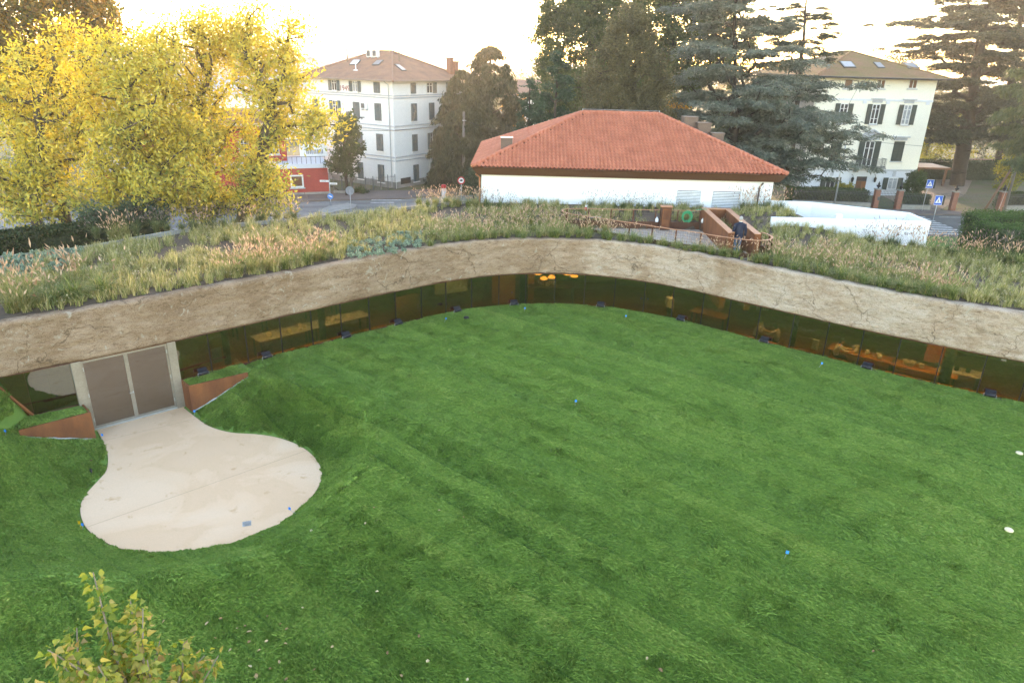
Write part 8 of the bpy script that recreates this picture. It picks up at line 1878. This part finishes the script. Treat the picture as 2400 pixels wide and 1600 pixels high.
wedge('rust-coloured steel retaining wall right of the double door', (-11.90, 22.95), (-11.38, 22.42), (-9.75, 23.70), .05, -.97)
# floodlights along the glass
fl_lab = ['first black floodlight at the foot of the glass, right beside the door wall', 'second black floodlight along the glass from the door', 'third black floodlight along the glass from the door', 'fourth black floodlight along the glass from the door', 'black floodlight left of the orange panel, near a black disc', 'black floodlight in front of the orange panel', 'black floodlight right of the glowing lamps', 'black floodlight before the standing person', 'black floodlight below the two seated people', 'black floodlight below the stacked bowls', 'last black floodlight along the glass at the right']
for k, (dx, dy) in enumerate([(460, 859), (612, 823), (795, 775), (913, 745), (1047, 715), (1183, 701), (1381, 703), (1563, 737), (1752, 786), (1996, 842), (2272, 910)]):
    s = front_s(atz(dx * DS, dy * DS, .05)[:2]); p = front_at(s) + front_n(s) * .22; n_ = front_n(s); z = max(lz(p[0], p[1]), .0 if k else .03)
    o = thing('floodlight', fl_lab[k], 'floodlight', (p[0], p[1], z), math.atan2(n_[1], n_[0]) + PI / 2)
    mb = MB(); mb.tube([(-.17, 0, .13), (.17, 0, .13)], .075, 10); mb.build('housing', M['blackmetal'], o, True, True)
    mb = MB(); mb.obox((-.17, .03, .20), (.34, 0, 0), (0, .12, .07), (0, -.006, .012)); mb.build('visor', M['blackmetal'], o, local=True)
    for q_ in (-1, 1): mb = MB(); mb.tube([(q_ * .2, 0, 0), (q_ * .2, 0, .14), (q_ * .17, 0, .14)], .012, 5); mb.build('bracket', M['galv'], o, local=True)
    mb = MB(); mb.tube([(.2, -.02, .1), (.3, -.06, .12), (.36, -.04, .03), (.5, .02, .03)], .01, 5); mb.build('cable', M['black'], o, local=True)
# marker flags
fl = [((1018, 742), 'blue marker flag on the lawn below the left panes'), ((1204, 718), 'blue marker flag at the top of the lawn below the orange panel'), ((1434, 736), 'blue marker flag at the top of the lawn right of the lamps'), ((1878, 846), 'blue marker flag on the lawn below the third seated person'), ((1320, 934), 'blue marker flag alone in the middle of the lawn'), ((1799, 1285), 'blue marker flag low on the lawn at the right'), ((684, 1178), 'blue marker flag at the right edge of the patio'), ((191, 1220), 'blue and yellow marker flags at the left edge of the patio'), ((445, 957), 'blue marker flag at the corner of the right retaining wall'), ((229, 1012), 'blue marker flag at the corner of the left retaining wall'), ((14, 1004), 'blue marker flag at the left frame edge')]
for k, ((dx, dy), lab) in enumerate(fl):
    p = lawn_pt(dx, dy)
    if k in (8, 9): p = atz(dx * DS, dy * DS, DOOR_Z + .02)
    o = thing('marker_flag', lab, 'flag', p); lean = (.12, 0.02, .05)[k % 3] * (-1 if k in (6,) else 1); hh = .2
    if k == 6: lean = -.22; hh = .12
    mb = MB(); mb.tube([(0, 0, -.05), (lean, 0, hh)], .005, 5); mb.build('stake', M['galv'], o, local=True)
    mb = MB(); c = Vector((lean, 0, hh)); mb.add([c + Vector(q) for q in ((-.03, -.01, 0), (.04, -.02, -.01), (.044, -.015, .065), (-.022, 0, .072), (-.03, .0, 0), (.04, -.01, -.01), (.044, -.005, .065), (-.022, .01, .072))], [(0, 1, 2, 3), (7, 6, 5, 4)]); mb.build('flag', M['blue_flag'], o, local=True)
    if k == 7: mb = MB(); c = Vector((-.06, .02, .22)); mb.add([c + Vector(q) for q in ((-.04, 0, 0), (.03, 0, 0), (.03, 0, .1), (-.04, 0, .1))], [(0, 1, 2, 3)]); mb.tube([(-.03, .02, -.05), (-.06, .02, .25)], .005, 4); mb.build('second_flag', M['yellow_flag'], o, local=True)
# lids, disc, bottle, drain, plastic sheet
for (dx, dy), lab in (((2340, 1044), 'round pale yellow lid on the lawn at the right edge, the upper of two'), ((2316, 1221), 'round pale yellow lid on the lawn at the right edge, the lower of two')):
    p = lawn_pt(dx, dy); mb = MB(); mb.lathe([(.10, 0), (.105, .03), (.09, .05), (.02, .055)], (0, 0, 0), 18); o = mb.build('plastic_cover', M['lid'], None, True); o.location = p + Vector((0, 0, .04)); tag(o, lab, 'lid', kind='thing')
p = lawn_pt(1071, 732); mb = MB(); mb.lathe([(.13, 0), (.13, .05), (.1, .08), (.03, .085)], (0, 0, 0), 14); o = mb.build('black_disc', M['black'], None, True); o.location = p + Vector((0, 0, .03)); tag(o, 'round black cap lying on the lawn below the curtain', 'cap')
p = lawn_pt(210, 1085); mb = MB(); mb.tube([(-.1, 0, .05), (.04, 0, .05), (.07, 0, .05), (.13, 0, .05)], [.035, .035, .016, .016], 10); o = mb.build('dark_bottle', M['black'], None, True); o.location = p + Vector((0, 0, .02)); o.rotation_euler = (0, 0, -.9); tag(o, 'dark bottle lying in the grass left of the patio', 'bottle')
p = atz(567 * DS, 1202 * DS, DOOR_Z); dr = thing('drain_grate', 'small square metal drain grate in the patio', 'drain', (p.x, p.y, DOOR_Z), R(20)); mb = MB(); mb.box(-.115, .115, -.115, .115, .002, .008); mb.build('plate', M['cloth_white'], dr, local=True); mb = MB(); mb.lathe([(.08, .0085), (.08, .014), (.06, .016)], (0, 0, 0), 16); mb.build('rose', M['concrete'], dr, local=True)
mb = MB()
for k_ in range(12): a = 2 * PI * k_ / 12; mb.box(.095 * math.cos(a) - .008, .095 * math.cos(a) + .008, .095 * math.sin(a) - .008, .095 * math.sin(a) + .008, .0082, .011)
mb.build('slots', M['dark_iron'], dr, local=True)
# fallen leaves
m_fl = leaf_mat('fallen_leaf', [(0, (.16, .09, .045)), (.5, (.33, .22, .11)), (1, (.58, .48, .30))], .1)
gl_ = np.random.default_rng(44); LS = [(720, 1165 + 60), (868, 1360), (980, 1528), (958, 1470), (888, 1500), (925, 1550), (1070, 1560), (575, 1475), (640, 1440), (610, 1470), (600, 1500), (655, 1480), (540, 1450), (500, 1470), (560, 1440), (545, 1410), (640, 1520), (620, 1540), (570, 1530), (480, 1440), (690, 1400), (375, 1430), (1010, 1180), (860, 1175), (845, 1205), (1480, 1515), (1520, 1540), (2000, 1500), (1060, 1190), (300, 1120), (215, 1060), (720, 1545), (760, 1490), (660, 1560), (590, 1560), (530, 1500), (620, 1420), (575, 1455), (505, 1420), (655, 1450)]
for k, (dx, dy) in enumerate(LS):
    p = lawn_pt(dx + gl_.uniform(-6, 6), dy + gl_.uniform(-6, 6)); s_ = gl_.uniform(.035, .062); vs = [(-s_, 0, 0), (-s_ * .3, s_ * .6, .012), (s_ * .5, s_ * .45, .02), (s_, 0, .0), (s_ * .45, -s_ * .5, .015), (-s_ * .35, -s_ * .55, .01), (0, 0, -.006)]
    me = np_mesh('fallen_leaf', vs, [(6, 0, 1), (6, 1, 2), (6, 2, 3), (6, 3, 4), (6, 4, 5), (6, 5, 0)][::-1], m_fl, attrs={'rnd': np.full(6, gl_.random())}); o = link_mesh('fallen_leaf', me); o.location = p + Vector((0, 0, .055)); o.rotation_euler = (gl_.normal(0, .4), gl_.normal(0, .4), gl_.uniform(0, 6.28)); tag(o, 'single dry fallen leaf lying on the lawn', 'leaf', 'fallen leaves scattered on the lawn')
# young poplar whose top rises into the lower left corner
m_pop = leaf_mat('poplar_leaf', [(0, (.11, .16, .03)), (.4, (.23, .26, .05)), (.75, (.38, .34, .08)), (1, (.40, .26, .12))], .4)
def near(px, py, L_): d = ray(px, py); return np.array(Vector((0, 0, CAM_H)) + d * L_)
tipn = near(215, 1345, 5.0); bsn = np.array([tipn[0] + .35, tipn[1] + .15, 0.0]); root = thing('poplar_tree', 'young poplar with yellowing leaves at the lower left corner', 'tree', tuple(bsn))
gq = np.random.default_rng(66); mbw = MB(); stems = []
trunk_top = near(300, 1700, 5.1); mbw.tube([bsn, bsn * .4 + trunk_top * .6 + np.array([.05, 0, 0]), trunk_top], [.06, .045, .028], 8)
tips_px = [(218, 1340, 5.0, 1.0), (305, 1402, 5.05, .8), (335, 1425, 4.9, .7), (375, 1500, 5.1, .7), (112, 1522, 4.8, .9), (430, 1500, 5.2, .8), (480, 1535, 5.3, .7), (512, 1535, 5.2, .6), (180, 1470, 5.1, .7), (260, 1480, 5.0, .8), (60, 1610, 4.9, .8), (150, 1560, 5.0, .8), (345, 1545, 4.9, .8), (230, 1560, 4.8, .9), (420, 1580, 5.1, .8)]
PL, AL = [], []
for px, py, L_, _w in tips_px:
    tp = near(px, py, L_); rt = trunk_top + gq.normal(0, .05, 3) + np.array([0, 0, -.35 * gq.random()]); m_ = (tp + rt) / 2 + gq.normal(0, .05, 3); path = [rt, (rt + m_) / 2 + gq.normal(0, .015, 3), m_, (m_ + tp) / 2 + gq.normal(0, .015, 3), tp]
    mbw.tube(path, [.016, .012, .009, .006, .003], 5); ln = np.linalg.norm(tp - rt); n_ = int(ln * 190)
    for j in range(n_):
        t_ = .12 + .88 * (j + gq.random()) / n_; k_ = min(3, int(t_ * 4)); q = path[k_] + (path[k_ + 1] - path[k_]) * (t_ * 4 - k_); d = unit(gq.normal(size=3) * np.array([1, 1, .6])); PL.append(q + d * .055); AL.append(d + np.array([0, 0, -.55]))
o = mbw.build('stems', pmat('pale_young_bark', (.26, .20, .14), (.2, .16, .11), 8, .8), root, True)
PL, AL = np.array(PL), unit(np.array(AL)); n_ = len(PL); Bv = unit(np.cross(AL, gq.normal(size=(n_, 3)))); Cv = np.cross(AL, Bv); sz = gq.uniform(.012, .028, n_)[:, None]
prof = [(-.9, 0), (-.8, .6), (-.35, .98), (.35, .5), (1.35, 0), (.35, -.5), (-.35, -.98), (-.8, -.6)]
vs = np.stack([PL + AL * sz * a + Bv * sz * b_ + Cv * sz * (.35 * abs(b_) - .15 * a * a) for a, b_ in prof] + [PL - Cv * sz * .0], 1)
tri = np.array([[8, i, (i + 1) % 8] for i in range(8)]); F_ = (tri[None] + (np.arange(n_) * 9)[:, None, None]).reshape(-1, 3)
link_mesh('foliage', np_mesh('foliage', vs.reshape(-1, 3) - bsn, F_, m_pop, True, attrs={'rnd': np.repeat(gq.random(n_), 8)}), root)
# ================================================================== evening haze
hz_m, t, out = new_mat('evening_haze')
pv = N(t, 'ShaderNodeVolumePrincipled'); pv.inputs['Color'].default_value = (1.0, 0.95, 0.88, 1); pv.inputs['Density'].default_value = 0.00042; pv.inputs['Anisotropy'].default_value = 0.6
lnk(t, pv.outputs[0], out.inputs['Volume'])
mb = MB(); mb.box(-1200, 1200, -60, 1600, GZ - 3.0, 46); hz_o = mb.build('haze', hz_m); tag(hz_o, 'pale warm evening haze over the whole place', 'haze', kind='stuff')
